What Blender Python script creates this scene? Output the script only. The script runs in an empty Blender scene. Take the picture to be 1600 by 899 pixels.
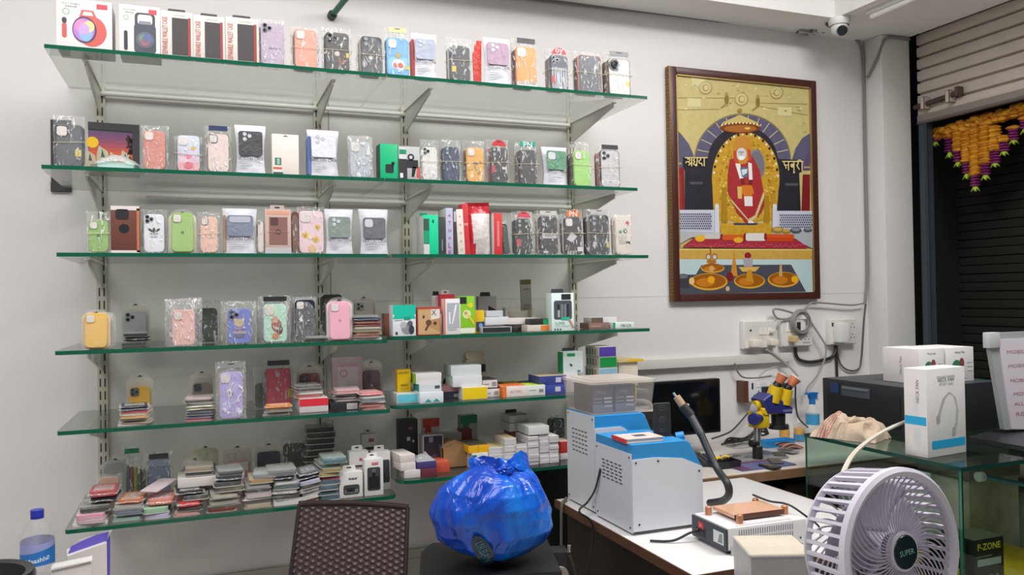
import bpy, bmesh, math, random
from mathutils import Vector, Matrix, noise
R = random.Random(7)
SC = bpy.context.scene
COL = SC.collection
PI = math.pi

# ------------------------------------------------------------------ camera
CAM = Vector((0.0, -3.2, 1.45))
F, YAW, PIT, ROL = 1252.06, .3712, .0117, -.0163
FWD = Vector((math.sin(YAW) * math.cos(PIT), math.cos(YAW) * math.cos(PIT), math.sin(PIT)))
_r = Vector((math.cos(YAW), -math.sin(YAW), 0)); _u = _r.cross(FWD)
RT = _r * math.cos(ROL) + _u * math.sin(ROL)
UP = -_r * math.sin(ROL) + _u * math.cos(ROL)
cd = bpy.data.cameras.new('camera'); co = bpy.data.objects.new('camera', cd); COL.objects.link(co)
cd.sensor_width = 36; cd.lens = F / 1600 * 36; cd.clip_start = .05; cd.clip_end = 60
co.matrix_world = Matrix(((RT.x, UP.x, -FWD.x, CAM.x), (RT.y, UP.y, -FWD.y, CAM.y), (RT.z, UP.z, -FWD.z, CAM.z), (0, 0, 0, 1)))
SC.camera = co

def ray(u, v): return RT * ((u - 800) / F) - UP * ((v - 449.5) / F) + FWD
def on_y(u, v, y):
    q = ray(u, v); return CAM + q * ((y - CAM.y) / q.y)
def on_z(u, v, z):
    q = ray(u, v); return CAM + q * ((z - CAM.z) / q.z)
def on_x(u, v, x):
    q = ray(u, v); return CAM + q * ((x - CAM.x) / q.x)
def at_d(u, v, d): return CAM + ray(u, v) * d

# ------------------------------------------------------------------ materials
def lin(h):
    h = h.lstrip('#'); c = [int(h[i:i + 2], 16) / 255 for i in (0, 2, 4)]
    return tuple(x / 12.92 if x <= .04045 else ((x + .055) / 1.055) ** 2.4 for x in c) + (1,)
MC = {}
def nodes(name):
    m = bpy.data.materials.new(name); m.use_nodes = True
    nt = m.node_tree; nt.nodes.clear()
    out = nt.nodes.new('ShaderNodeOutputMaterial')
    return m, nt, out
def M(hexc, rough=.5, metal=0, bump=0, bscale=200, var=0, vscale=8, spec=.5, emit=0):
    k = (hexc, rough, metal, bump, bscale, var, vscale, spec, emit)
    if k in MC: return MC[k]
    m, nt, out = nodes('surface_' + hexc.lstrip('#'))
    b = nt.nodes.new('ShaderNodeBsdfPrincipled'); nt.links.new(b.outputs[0], out.inputs[0])
    b.inputs['Base Color'].default_value = lin(hexc); b.inputs['Roughness'].default_value = rough
    b.inputs['Metallic'].default_value = metal; b.inputs['Specular IOR Level'].default_value = spec
    if emit:
        b.inputs['Emission Color'].default_value = lin(hexc); b.inputs['Emission Strength'].default_value = emit
    if var or bump: tc = nt.nodes.new('ShaderNodeTexCoord')
    if var:
        n = nt.nodes.new('ShaderNodeTexNoise'); n.inputs['Scale'].default_value = vscale; n.inputs['Detail'].default_value = 4
        nt.links.new(tc.outputs['Object'], n.inputs['Vector'])
        mr = nt.nodes.new('ShaderNodeMapRange'); mr.inputs['To Min'].default_value = 1 - var; mr.inputs['To Max'].default_value = 1 + var
        nt.links.new(n.outputs['Fac'], mr.inputs['Value'])
        mx = nt.nodes.new('ShaderNodeMix'); mx.data_type = 'RGBA'; mx.blend_type = 'MULTIPLY'; mx.inputs['Factor'].default_value = 1
        mx.inputs[6].default_value = lin(hexc); nt.links.new(mr.outputs[0], mx.inputs[7]); nt.links.new(mx.outputs[2], b.inputs['Base Color'])
    if bump:
        n2 = nt.nodes.new('ShaderNodeTexNoise'); n2.inputs['Scale'].default_value = bscale; n2.inputs['Detail'].default_value = 3
        nt.links.new(tc.outputs['Object'], n2.inputs['Vector'])
        bp = nt.nodes.new('ShaderNodeBump'); bp.inputs['Strength'].default_value = bump; bp.inputs['Distance'].default_value = .01
        nt.links.new(n2.outputs['Fac'], bp.inputs['Height']); nt.links.new(bp.outputs[0], b.inputs['Normal'])
    MC[k] = m; return m
def schlick(nt, nrm=None, f0=.04):
    lw = nt.nodes.new('ShaderNodeLayerWeight'); lw.inputs['Blend'].default_value = .5
    if nrm is not None: nt.links.new(nrm, lw.inputs['Normal'])
    p = nt.nodes.new('ShaderNodeMath'); p.operation = 'POWER'; p.inputs[1].default_value = 5; nt.links.new(lw.outputs['Facing'], p.inputs[0])
    q = nt.nodes.new('ShaderNodeMath'); q.operation = 'MULTIPLY_ADD'; q.inputs[1].default_value = 1 - f0; q.inputs[2].default_value = f0; nt.links.new(p.outputs[0], q.inputs[0])
    return q.outputs[0]
def film(hexc='#f4f4f2', body=.05, rough=.10, crinkle=.7, bscale=55, crease_glint=.5, tint=None):
    """thin clear plastic: mostly see-through, glossy, crinkled"""
    k = ('film', hexc, body, rough, crinkle, bscale, crease_glint, tint)
    if k in MC: return MC[k]
    m, nt, out = nodes('clear_film')
    tr = nt.nodes.new('ShaderNodeBsdfTransparent'); tr.inputs[0].default_value = lin(tint or '#ffffff')
    b = nt.nodes.new('ShaderNodeBsdfPrincipled'); b.inputs['Base Color'].default_value = lin(hexc); b.inputs['Roughness'].default_value = rough
    mix = nt.nodes.new('ShaderNodeMixShader'); nt.links.new(tr.outputs[0], mix.inputs[1]); nt.links.new(b.outputs[0], mix.inputs[2]); nt.links.new(mix.outputs[0], out.inputs[0])
    tc = nt.nodes.new('ShaderNodeTexCoord'); n = nt.nodes.new('ShaderNodeTexNoise'); n.inputs['Scale'].default_value = bscale; n.inputs['Detail'].default_value = 2; n.inputs['Distortion'].default_value = 1.2
    mpn = nt.nodes.new('ShaderNodeMapping'); mpn.inputs['Scale'].default_value = (1.5, 1, .55); oi = nt.nodes.new('ShaderNodeObjectInfo'); va = nt.nodes.new('ShaderNodeVectorMath'); va.operation = 'ADD'; nt.links.new(tc.outputs['Object'], va.inputs[0]); nt.links.new(oi.outputs['Random'], va.inputs[1]); nt.links.new(va.outputs[0], mpn.inputs[0]); nt.links.new(mpn.outputs[0], n.inputs['Vector'])
    bp = nt.nodes.new('ShaderNodeBump'); bp.inputs['Strength'].default_value = crinkle; bp.inputs['Distance'].default_value = .015
    nt.links.new(n.outputs['Fac'], bp.inputs['Height']); nt.links.new(bp.outputs[0], b.inputs['Normal'])
    mr = nt.nodes.new('ShaderNodeMapRange'); mr.inputs['From Min'].default_value = .575; mr.inputs['From Max'].default_value = .66
    mr.inputs['To Min'].default_value = body; mr.inputs['To Max'].default_value = body + crease_glint; nt.links.new(n.outputs['Fac'], mr.inputs['Value'])  # crease scatter plus white glints painted in as opacity noise
    lw = schlick(nt, bp.outputs[0])
    ad = nt.nodes.new('ShaderNodeMath'); ad.use_clamp = True; nt.links.new(mr.outputs[0], ad.inputs[0]); nt.links.new(lw, ad.inputs[1]); nt.links.new(ad.outputs[0], mix.inputs[0])
    MC[k] = m; return m
def sheet_glass(tint='#eff2ef', ior=1.5):
    k = ('glass', tint, ior)
    if k in MC: return MC[k]
    m, nt, out = nodes('sheet_glass')
    tr = nt.nodes.new('ShaderNodeBsdfTransparent'); tr.inputs[0].default_value = lin(tint)
    g = nt.nodes.new('ShaderNodeBsdfGlossy'); g.inputs['Roughness'].default_value = .02
    mix = nt.nodes.new('ShaderNodeMixShader'); nt.links.new(schlick(nt), mix.inputs[0]); nt.links.new(tr.outputs[0], mix.inputs[1]); nt.links.new(g.outputs[0], mix.inputs[2])
    nt.links.new(mix.outputs[0], out.inputs[0]); MC[k] = m; return m
BAG = film()
BAGW = film(body=.12, crease_glint=.6, crinkle=.8)
SHELL = film(hexc='#e9e9e4', body=.05, rough=.06, crinkle=.12, bscale=20, crease_glint=.12)
FROST = film(hexc='#eef0f4', body=.80, rough=.35, crinkle=.25, bscale=40, crease_glint=.15)
TUBF = film(hexc='#cfc6bd', body=.16, rough=.25, crinkle=.1, bscale=15, crease_glint=.03)
GLASS = sheet_glass()
GLASS_C = sheet_glass('#eaf3ee')
EDGE = M('#0d5a43', .12)

# ------------------------------------------------------------------ mesh builder
def circ(cx, cz, rx, rz=None, n=20, a0=0, a1=2 * PI):
    rz = rx if rz is None else rz
    full = abs(a1 - a0 - 2 * PI) < 1e-6
    return [(cx + rx * math.cos(a0 + (a1 - a0) * i / (n if full else n - 1)), cz + rz * math.sin(a0 + (a1 - a0) * i / (n if full else n - 1))) for i in range(n)]
def rpts(cx, cz, w, h, r, n=4):
    r = min(r, w / 2 * .999, h / 2 * .999); p = []
    for sx, sz, a in ((1, 1, 0), (-1, 1, PI / 2), (-1, -1, PI), (1, -1, 1.5 * PI)):
        for i in range(n + 1):
            t = a + PI / 2 * i / n
            p.append((cx + sx * (w / 2 - r) + r * math.cos(t), cz + sz * (h / 2 - r) + r * math.sin(t)))
    return p
def smooth_path(pts, k=6):
    P = [Vector(p) for p in pts]
    if len(P) < 3: return P
    out = []
    for i in range(len(P) - 1):
        a = P[i - 1] if i else P[0]; b = P[i]; c = P[i + 1]; d = P[i + 2] if i + 2 < len(P) else P[-1]
        for j in range(k):
            t = j / k
            out.append(.5 * ((2 * b) + (c - a) * t + (2 * a - 5 * b + 4 * c - d) * t * t + (3 * b - a - 3 * c + d) * t ** 3))
    out.append(P[-1]); return out
TXT = {}
class MB:
    def __init__(s): s.bm = bmesh.new(); s.mats = []
    def mi(s, m):
        if isinstance(m, str): m = M(m)
        if m not in s.mats: s.mats.append(m)
        return s.mats.index(m)
    def P(s, a, b, y, ax):
        return (a, y, b) if ax == 'y' else ((a, b, y) if ax == 'z' else (y, a, b))
    def prism(s, pts, y0, y1, mat, ax='y', ch=0, edge=None):
        mi = s.mi(mat); me = mi if edge is None else s.mi(edge); n = len(pts)
        cx = sum(p[0] for p in pts) / n; cz = sum(p[1] for p in pts) / n
        def ring(y, inset):
            out = []
            for (a, b) in pts:
                if inset:
                    d = math.hypot(a - cx, b - cz) or 1
                    a -= (a - cx) / d * inset; b -= (b - cz) / d * inset
                out.append(s.bm.verts.new(s.P(a, b, y, ax)))
            return out
        rings = [ring(y0, ch)] + ([ring(y0 + (ch if y1 > y0 else -ch), 0)] if ch else []) + [ring(y1, 0)]
        for f in (rings[0], rings[-1]):
            try: s.bm.faces.new(f).material_index = mi
            except ValueError: pass
        for a, b in zip(rings, rings[1:]):
            for i in range(n):
                s.bm.faces.new((a[i], a[(i + 1) % n], b[(i + 1) % n], b[i])).material_index = me
        return s
    def rr(s, cx, cz, w, h, r, y0, y1, mat, ch=0, ax='y', n=4, edge=None):
        return s.prism(rpts(cx, cz, w, h, r, n), y0, y1, mat, ax, ch, edge)
    def rect(s, x0, x1, z0, z1, y, mat, t=.0006):
        return s.prism([(x0, z0), (x1, z0), (x1, z1), (x0, z1)], y - t, y, mat)
    def box(s, x0, x1, y0, y1, z0, z1, mat, bev=0, front=None, side=None, top=None):
        mi = s.mi(mat); v = [s.bm.verts.new((x, y, z)) for x in (x0, x1) for y in (y0, y1) for z in (z0, z1)]
        fs = {'l': (0, 1, 3, 2), 'r': (4, 6, 7, 5), 'f': (0, 4, 5, 1), 'b': (2, 3, 7, 6), 'd': (0, 2, 6, 4), 'u': (1, 5, 7, 3)}
        new = []
        for k, q in fs.items():
            f = s.bm.faces.new([v[i] for i in q]); f.material_index = mi; new.append(f)
            if k == 'f' and front is not None: f.material_index = s.mi(front)
            if k in 'lr' and side is not None: f.material_index = s.mi(side)
            if k == 'u' and top is not None: f.material_index = s.mi(top)
        if bev:
            es = {e for f in new for e in f.edges}
            bmesh.ops.bevel(s.bm, geom=list(es), offset=bev, segments=2, affect='EDGES', profile=.6)
        return s
    def cyl(s, p0, p1, r0, mat, r1=None, n=16, cap=True):
        r1 = r0 if r1 is None else r1; p0 = Vector(p0); p1 = Vector(p1); d = (p1 - p0).normalized()
        a = d.orthogonal().normalized(); b = d.cross(a); mi = s.mi(mat)
        ra = [s.bm.verts.new(p0 + (a * math.cos(2 * PI * i / n) + b * math.sin(2 * PI * i / n)) * r0) for i in range(n)]
        rb = [s.bm.verts.new(p1 + (a * math.cos(2 * PI * i / n) + b * math.sin(2 * PI * i / n)) * r1) for i in range(n)]
        for i in range(n): s.bm.faces.new((ra[i], ra[(i + 1) % n], rb[(i + 1) % n], rb[i])).material_index = mi
        if cap:
            s.bm.faces.new(ra[::-1]).material_index = mi; s.bm.faces.new(rb).material_index = mi
        return s
    def tube(s, pts, r, mat, n=7, k=6, closed=False):
        P = smooth_path(pts, k) if k else [Vector(p) for p in pts]; mi = s.mi(mat); rings = []; up = None
        for i, p in enumerate(P):
            d = (P[min(i + 1, len(P) - 1)] - P[max(i - 1, 0)])
            if d.length < 1e-9: d = Vector((0, 0, 1))
            d.normalize()
            a = d.orthogonal().normalized() if up is None else (up - d * up.dot(d)).normalized()
            up = a; b = d.cross(a); rad = r[min(int(i / max(1, len(P) - 1) * len(r)), len(r) - 1)] if isinstance(r, (list, tuple)) else r
            rings.append([s.bm.verts.new(p + (a * math.cos(2 * PI * j / n) + b * math.sin(2 * PI * j / n)) * rad) for j in range(n)])
        for a, b in zip(rings, rings[1:]):
            for j in range(n): s.bm.faces.new((a[j], a[(j + 1) % n], b[(j + 1) % n], b[j])).material_index = mi
        s.bm.faces.new(rings[0][::-1]).material_index = mi; s.bm.faces.new(rings[-1]).material_index = mi
        return s
    def lathe(s, prof, mat, c=(0, 0, 0), n=28, ax='z'):
        mi = s.mi(mat); rings = []
        for r, z in prof:
            ring = []
            for i in range(n):
                t = 2 * PI * i / n; x, y = max(r, 1e-5) * math.cos(t), max(r, 1e-5) * math.sin(t)
                p = (x, y, z) if ax == 'z' else (x, z, y)
                ring.append(s.bm.verts.new((p[0] + c[0], p[1] + c[1], p[2] + c[2])))
            rings.append(ring)
        for a, b in zip(rings, rings[1:]):
            for i in range(n): s.bm.faces.new((a[i], a[(i + 1) % n], b[(i + 1) % n], b[i])).material_index = mi
        return s
    def ball(s, c, r, mat, sub=2, sc=(1, 1, 1), rough=0, f=3):
        mi = s.mi(mat); g = bmesh.ops.create_icosphere(s.bm, subdivisions=sub, radius=1)
        for v in g['verts']:
            k = 1 + (rough * noise.noise(v.co * f + Vector(c) * 7) if rough else 0)
            v.co = Vector((v.co.x * r * sc[0] * k + c[0], v.co.y * r * sc[1] * k + c[1], v.co.z * r * sc[2] * k + c[2]))
        for v in g['verts']:
            for q in v.link_faces: q.material_index = mi
        return s
    def grid(s, fn, nu, nv, mat, closed=False):
        mi = s.mi(mat); g = [[s.bm.verts.new(fn(i / nu, j / nv)) for j in range(nv + 1)] for i in range(nu + 1)]
        for i in range(nu):
            for j in range(nv): s.bm.faces.new((g[i][j], g[i + 1][j], g[i + 1][j + 1], g[i][j + 1])).material_index = mi
        return s
    def text(s, t, cx, cz, y, mat, w=None, h=None, rot=0, ext=.0003, bold=0):
        """lettering standing in the xz plane, read from -y"""
        k = (t, bold)
        if k not in TXT:
            c = bpy.data.curves.new('lettering', 'FONT'); c.body = t; c.align_x = 'CENTER'; c.align_y = 'CENTER'; c.resolution_u = 2; c.offset = bold
            o = bpy.data.objects.new('lettering', c); me = bpy.data.meshes.new_from_object(o)
            vs = [tuple(v.co) for v in me.vertices]; ps = [tuple(p.vertices) for p in me.polygons]
            bpy.data.objects.remove(o); bpy.data.curves.remove(c); bpy.data.meshes.remove(me); TXT[k] = (vs, ps)
        vs, ps = TXT[k]
        if not vs: return s
        x0 = min(v[0] for v in vs); x1 = max(v[0] for v in vs); z0 = min(v[1] for v in vs); z1 = max(v[1] for v in vs)
        kx = (w / (x1 - x0)) if w else None; kz = (h / (z1 - z0)) if h else None
        kx = kx or kz; kz = kz or kx; mx, mz = (x0 + x1) / 2, (z0 + z1) / 2; ca, sa = math.cos(rot), math.sin(rot); mi = s.mi(mat)
        nv = []
        for v in vs:
            a, b = (v[0] - mx) * kx, (v[1] - mz) * kz
            nv.append(s.bm.verts.new((cx + a * ca - b * sa, y - ext, cz + a * sa + b * ca)))
        for p in ps:
            try: s.bm.faces.new([nv[i] for i in p]).material_index = mi
            except ValueError: pass
        return s
    def build(s, name, parent=None, loc=None, rot=None, norm=True, ang=40, flat=False):
        bm = s.bm
        if norm: bmesh.ops.recalc_face_normals(bm, faces=bm.faces)
        if not flat:
            for f in bm.faces: f.smooth = True
            for e in bm.edges:
                if len(e.link_faces) == 2 and e.calc_face_angle(0) > math.radians(ang): e.smooth = False
        me = bpy.data.meshes.new(name); bm.to_mesh(me); bm.free()
        for m in s.mats: me.materials.append(m)
        o = bpy.data.objects.new(name, me); COL.objects.link(o)
        if parent is not None: o.parent = parent
        if loc is not None: o.location = loc
        if rot is not None: o.rotation_euler = rot
        return o

# ------------------------------------------------------------------ things
def tag(o, label, cat, group=None, kind=None):
    if label: o['label'] = label
    if cat: o['category'] = cat
    if group: o['group'] = group
    if kind: o['kind'] = kind
    return o
def thing(name, label, cat, loc=(0, 0, 0), rz=0, group=None, rx=0):
    o = bpy.data.objects.new(name, None); COL.objects.link(o); o.empty_display_size = .02
    o.location = loc; o.rotation_euler = (rx, 0, rz); return tag(o, label, cat, group)
def structure(name, mb, label=None, **k):
    o = mb.build(name, **k); o['kind'] = 'structure'
    if label: o['label'] = label
    return o
ORD = ['lowest', 'second', 'third', 'fourth', 'fifth', 'sixth', 'seventh', 'eighth', 'ninth', 'tenth', 'eleventh', 'twelfth', 'thirteenth', 'fourteenth']
# ================================================================== the setting
WALL = M('#e5e2e1', .75, bump=.06, bscale=90, var=.03, vscale=1.3)
PAN = M('#d6d3cc', .6, bump=.05, bscale=60, var=.03, vscale=3)
CEIL = M('#efedeb', .8, bump=.05, bscale=60, var=.02)
m = MB(); m.box(-2.2, 3.9, 0, .12, 0, 3.3, WALL); structure('wall_back', m, 'white painted wall behind the glass shelves')
m = MB(); m.box(-2.2, 3.9, -4.6, .12, -.08, 0, M('#cdc9c2', .35, var=.05, vscale=3)); structure('floor', m, 'pale floor of the shop')
m = MB(); m.box(-2.2, 3.6, -4.6, .12, 3.3, 3.4, CEIL); structure('ceiling', m, 'white ceiling slab')
# dropped soffit, L-shaped, along the back wall and the shutter side
zs = 2.748
m = MB(); m.prism([(-2.2, 0), (-2.2, -.235), (2.82, -.235), (2.93, -4.6), (3.46, -4.6), (3.40, 0)], zs, 3.3, CEIL, ax='z'); structure('ceiling_soffit', m, 'dropped white soffit along the back wall and the shutter')
m = MB(); m.box(3.222, 3.41, -.125, 0, 0, zs, M('#dedbd9', .75, bump=.12, bscale=40, var=.04, vscale=5), bev=.008); structure('pillar_corner', m, 'white plastered corner pillar beside the shutter')
m = MB()
m.box(-2.2, 3.22, -.009, 0, 0, .432, M('#b5b1a9', .4, var=.05, vscale=4))
m.box(-2.2, 3.22, -.0095, 0, .395, .398, M('#7f7b74'))
structure('baseboard_back', m, 'grey tiled skirting at the foot of the back wall')
# panel seams of the board behind the shelves
m = MB()
m.box(.478, .481, -.0012, 0, .45, 2.3, M('#8e8b84'))
m.box(.478, 3.2, -.001, 0, 1.440, 1.443, M('#d3d0cd'))
structure('trim_1', m, 'thin seam in the wall board behind the shelves')
# ------------------------------------------------ outside: unlit night street, its darkness put into near-black colours
m = MB(); m.box(3.9, 3.96, -4.6, .4, 0, 3.3, M('#0d0f10', .7)); structure('wall_outside', m, 'dark street beyond the shutter opening')
# roller shutter, half lowered, in the side opening
sh = thing('roller_shutter', 'cream corrugated roller shutter rolled halfway down over the side opening', 'shutter', (3.46, 0, 0))
SLAT = M('#cdc4b9', .55, bump=.1, bscale=30, var=.14, vscale=7)
m = MB(); pts = []; zz = 2.335; mi = m.mi(SLAT)
prof = []
while zz < 2.86:
    for dx, dz in ((.0, 0), (-.012, .003), (-.015, .026), (-.013, .050), (0, .054), (.010, .056), (.010, .060)): prof.append((dx, zz + dz))
    zz += .062
ra = [m.bm.verts.new((p[0], -.135, p[1])) for p in prof]; rb = [m.bm.verts.new((p[0], -4.4, p[1])) for p in prof]
for i in range(len(prof) - 1): m.bm.faces.new((ra[i], rb[i], rb[i + 1], ra[i + 1])).material_index = mi
m.build('curtain', sh)
m = MB(); m.box(-.020, .012, -4.4, -.135, 2.312, 2.345, M('#8d857c', .5, var=.1)); m.box(-.024, .006, -4.4, -.135, 2.300, 2.313, M('#6d6a68', .4, metal=.4)); m.build('bottom_bar', sh)
m = MB()
for y0, y1 in ((-.40, -.14),):
    m.tube([(-.04, -.14, 2.385), (-.04, -.395, 2.400)], .013, M('#5c4a44', .5, metal=.5, var=.2, vscale=40), k=0, n=10)
for y in (-.20, -.345): m.box(-.058, -.012, y - .012, y + .012, 2.362, 2.425, M('#cbbfb3', .5), bev=.003)
m.box(-.058, -.02, -.405, -.385, 2.385, 2.43, M('#6a564e', .5, metal=.4), bev=.004)
tag(m.build('sliding_bolt', sh), 'rusty sliding bolt', None)
gch = thing('shutter_guide', 'grey steel guide channel of the shutter beside the corner pillar', 'channel', (3.462, -.13, 0))
m = MB(); m.box(-.02, .03, -.05, -.01, 0, 2.30, M('#4c5560', .45, metal=.3, var=.1)); m.box(-.024, -.018, -.062, -.045, 0, 2.30, M('#39414a', .4, metal=.3)); m.build('channel', gch)
m = MB(); m.box(3.412, 3.9, -.02, -.001, 0, 3.3, M('#1b1d1e', .7)); structure('wall_night_cover', m, 'dark cover added over the wall end beyond the corner pillar')  # added near-black cover, unlit night painted over the pale wall end
# shutter box at top, shade of the gap put into its dark colour
m = MB(); m.box(3.58, 3.88, -4.5, 0, 2.6, 3.2, M('#1c222b', .7)); structure('beam_shutter', m, 'dark shutter housing above the opening')
# closed shutter across the lane, night darkness put into its colour
ds = thing('far_shutter', 'dark closed slatted shutter across the lane outside', 'shutter', (3.86, 0, 0))
m = MB()
for i in range(46): m.box(-.012 if i % 2 else -.004, .02, -4.4, .3, .2 + i * .046, .2 + i * .046 + .043, M('#2b2823', .6, var=.1), bev=.004)
m.build('curtain', ds)

# ------------------------------------------------ lights and world
w = bpy.data.worlds.new('world'); SC.world = w; w.use_nodes = True
w.node_tree.nodes['Background'].inputs[0].default_value = (1, .985, .975, 1); w.node_tree.nodes['Background'].inputs[1].default_value = .24
def area(name, loc, size, e, rot=(0, 0, 0), col=(1, .985, .975)):
    l = bpy.data.lights.new(name, 'AREA'); l.shape = 'RECTANGLE'; l.size, l.size_y = size; l.energy = e; l.color = col
    o = bpy.data.objects.new(name, l); COL.objects.link(o); o.location = loc; o.rotation_euler = rot; return o
area('unseen_ceiling_lamp', (.5, -1.45, 3.27), (2.4, .8), 40)
area('unseen_ceiling_lamp', (2.6, -2.0, 3.27), (1.6, .6), 82)  # unseen, added to lift the right wall and soffit
area('unseen_ceiling_lamp', (-1.1, -2.2, 3.27), (1.6, .6), 46)  # unseen, added to brighten the left wall
SC.view_settings.view_transform = 'Standard'; SC.view_settings.look = 'None'; SC.view_settings.gamma = 1; SC.view_settings.exposure = 0
SC.view_settings.use_curve_mapping = False
SC.cycles.max_bounces = 8; SC.cycles.transparent_max_bounces = 24; SC.cycles.diffuse_bounces = 4; SC.cycles.glossy_bounces = 4
SC.cycles.caustics_reflective = False; SC.cycles.caustics_refractive = False

# ------------------------------------------------ fluorescent fitting, dome camera, cables along the ceiling
tl = thing('tube_light', 'slim white tube light under the soffit near the dome camera', 'light', (2.90, -.36, zs))
m = MB(); m.box(-.018, .018, -.72, 0, -.022, 0, '#dcdcda', bev=.003); m.build('housing', tl)
m = MB(); m.cyl((0, -.70, -.032), (0, -.02, -.032), .013, M('#eeeeec', .4), n=14); tag(m.build('diffuser', tl), 'white tube diffuser', None)
cc = thing('dome_camera', 'white dome security camera hanging under the soffit corner', 'camera', (2.845, -.235, zs))
m = MB(); m.lathe([(0, 0), (.048, 0), (.05, -.012), (.046, -.030), (.044, -.034)], '#e9e9e7'); m.build('base', cc)
m = MB(); m.ball((0, 0, -.045), .040, M('#e4e4e2', .3), sub=3, sc=(1, 1, .95)); m.build('dome', cc)
m = MB(); d = Vector((-.28, -.75, -.55)).normalized(); c0 = Vector((0, 0, -.045)); m.cyl(c0 + d * .030, c0 + d * .044, .024, M('#1e232b', .1), n=18); m.build('lens', cc)
def cable(name, label, pts, r, col, cat='cable', k=5, parent=None):
    m = MB(); m.tube(pts, r, M(col, .45), k=k, n=6); o = m.build(name, parent); 
    return tag(o, label, cat)
yc = -.012
cable('ceiling_cable', 'grey cable running along the top of the back wall under the soffit', [on_y(u, v, yc) for u, v in ((560, -35), (870, 2), (1000, 17), (1120, 32), (1200, 40), (1245, 46), (1272, 52))], .008, '#7d7a78')
cable('camera_cable', 'dark cable from the dome camera along the soffit edge', [on_y(u, v, -.05) for u, v in ((1285, 50), (1292, 49), (1300, 46))] + [Vector((2.83, -.17, zs - .008)), Vector((2.845, -.18, zs - .008))], .006, '#55524f')
pil = [on_y(1272, 52, yc), on_y(1310, 54, yc), on_y(1336, 60, yc), on_y(1347, 75, yc)] + [on_y(u, v, yc) for u, v in ((1350, 110), (1351, 180), (1353, 300), (1355, 420), (1352, 474))]
cable('wall_cable', 'grey cable running down the wall beside the corner pillar', pil, .0075, '#8b8683')
cable('pillar_cable', 'grey cable bending from the soffit down the pillar corner', [Vector((3.40, -.135, zs - .012)), Vector((3.30, -.135, zs - .012)), Vector((3.235, -.135, zs - .03)), Vector((3.212, -.10, zs - .12)), Vector((3.208, -.04, zs - .20))], .007, '#8b8683')
cl = thing('cable_bundle', 'tangle of grey and white cable ends tied up below the soffit', 'cable', on_y(1262, 50, -.02))
m = MB()
for i in range(5):
    m.tube([(R.uniform(-.09, .05), -.012 * i, R.uniform(-.02, .02)) for _ in range(5)], .005, M(['#a9a6a3', '#6b6866', '#d8d6d3'][i % 3], .5), k=5, n=6)
m.build('loops', cl)
gp = thing('curtain_rod', 'green pipe end jutting from the wall above the shelves', 'pipe', (0, 0, 0))
m = MB(); m.cyl(on_y(519, 24, -.004), on_y(545, -8, -.16), .012, M('#1f6b55', .3), n=12); m.build('pipe', gp)
m = MB(); m.cyl(on_y(518, 26, 0), on_y(520, 22, -.02), .018, M('#2a2f2e', .4), n=12); m.build('flange', gp)

# ------------------------------------------------ glass shelves on slotted uprights
SZ = [.7665, .4085, .148, -.1445, -.384, -.678]
SH = {}
SH = {'1': 2.2185, '2': 1.8585, '3': 1.598, '4': 1.3045, '4r': 1.3135, '5': 1.066, '5r': 1.0755, '6': .772, '6r': .8165}
TH = .012
def top(k): return SH[k] + TH / 2
UPX = [-.326, .437, .785, 1.533]
ups = []
for i, x in enumerate(UPX):
    t = thing('shelf_upright', ['cream slotted shelf upright at the left end of the shelves', 'cream slotted shelf upright behind the middle of the left panes', 'cream slotted shelf upright just right of the pane joint', 'cream slotted shelf upright at the right end nearest the picture'][i], 'upright', (x, 0, 0), group='slotted uprights of the wall shelves')
    m = MB(); m.box(-.017, .017, -.016, 0, .70, 2.235, M('#cfcabc', .45), bev=.002)
    DK = M('#35332f', .6)
    z = .74
    while z < 2.2:
        for sx in (-.0075, .0075): m.box(sx - .0022, sx + .0022, -.0165, -.0155, z, z + .030, DK)
        z += .046
    m.build('channel', t)
RM = M('#e3e0d8', .4)
def pane(key, x0, x1, y0=-.49, rl=0, rr_=0, label=''):
    pts = []
    def corner(cx, cy, r, a):
        if r == 0: pts.append((cx, cy)); return
    zc = SH[key]
    if rl: pts += [(x0 + rl - rl * math.cos(t), y0 + rl - rl * math.sin(t)) for t in [PI / 2 * i / 6 for i in range(7)]]
    else: pts.append((x0, y0))
    if rr_: pts += [(x1 - rr_ + rr_ * math.sin(t), y0 + rr_ - rr_ * math.cos(t)) for t in [PI / 2 * i / 6 for i in range(7)]]
    else: pts.append((x1, y0))
    pts += [(x1, -.004), (x0, -.004)]
    m = MB(); m.prism(pts, zc - TH / 2, zc + TH / 2, GLASS, ax='z', edge=EDGE); gi = m.mi(GLASS)
    for f in m.bm.faces:
        c = f.calc_center_median()
        if c.y > y0 + .055: f.material_index = gi
    return tag(m.build('glass_shelf'), label, 'shelf', 'glass shelves on the back wall')
names = {'1': 'top', '2': 'second', '3': 'third', '4': 'fourth', '5': 'fifth', '6': 'lowest'}
XL = {'1': (-.424, .6035), '2': (-.434, .591), '3': (-.397, .600), '4': (-.405, .601), '5': (-.401, .606), '6': (-.383, .622)}
XR = {'1': (.6075, 1.634), '2': (.595, 1.583), '3': (.614, 1.626), '4r': (.605, 1.626), '5r': (.612, 1.62), '6r': (.627, 1.50)}
for k, (a, b) in XL.items(): pane(k, a, b, rl=0 if k in '123' else .012, rr_=.03 if k in '456' else 0, label=f'{names[k]} glass shelf from the top, left pane')
for k, (a, b) in XR.items(): pane(k, a, b, rl=.05 if 'r' in k else 0, label=f'{names[k[0]]} glass shelf from the top, right pane')
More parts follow.
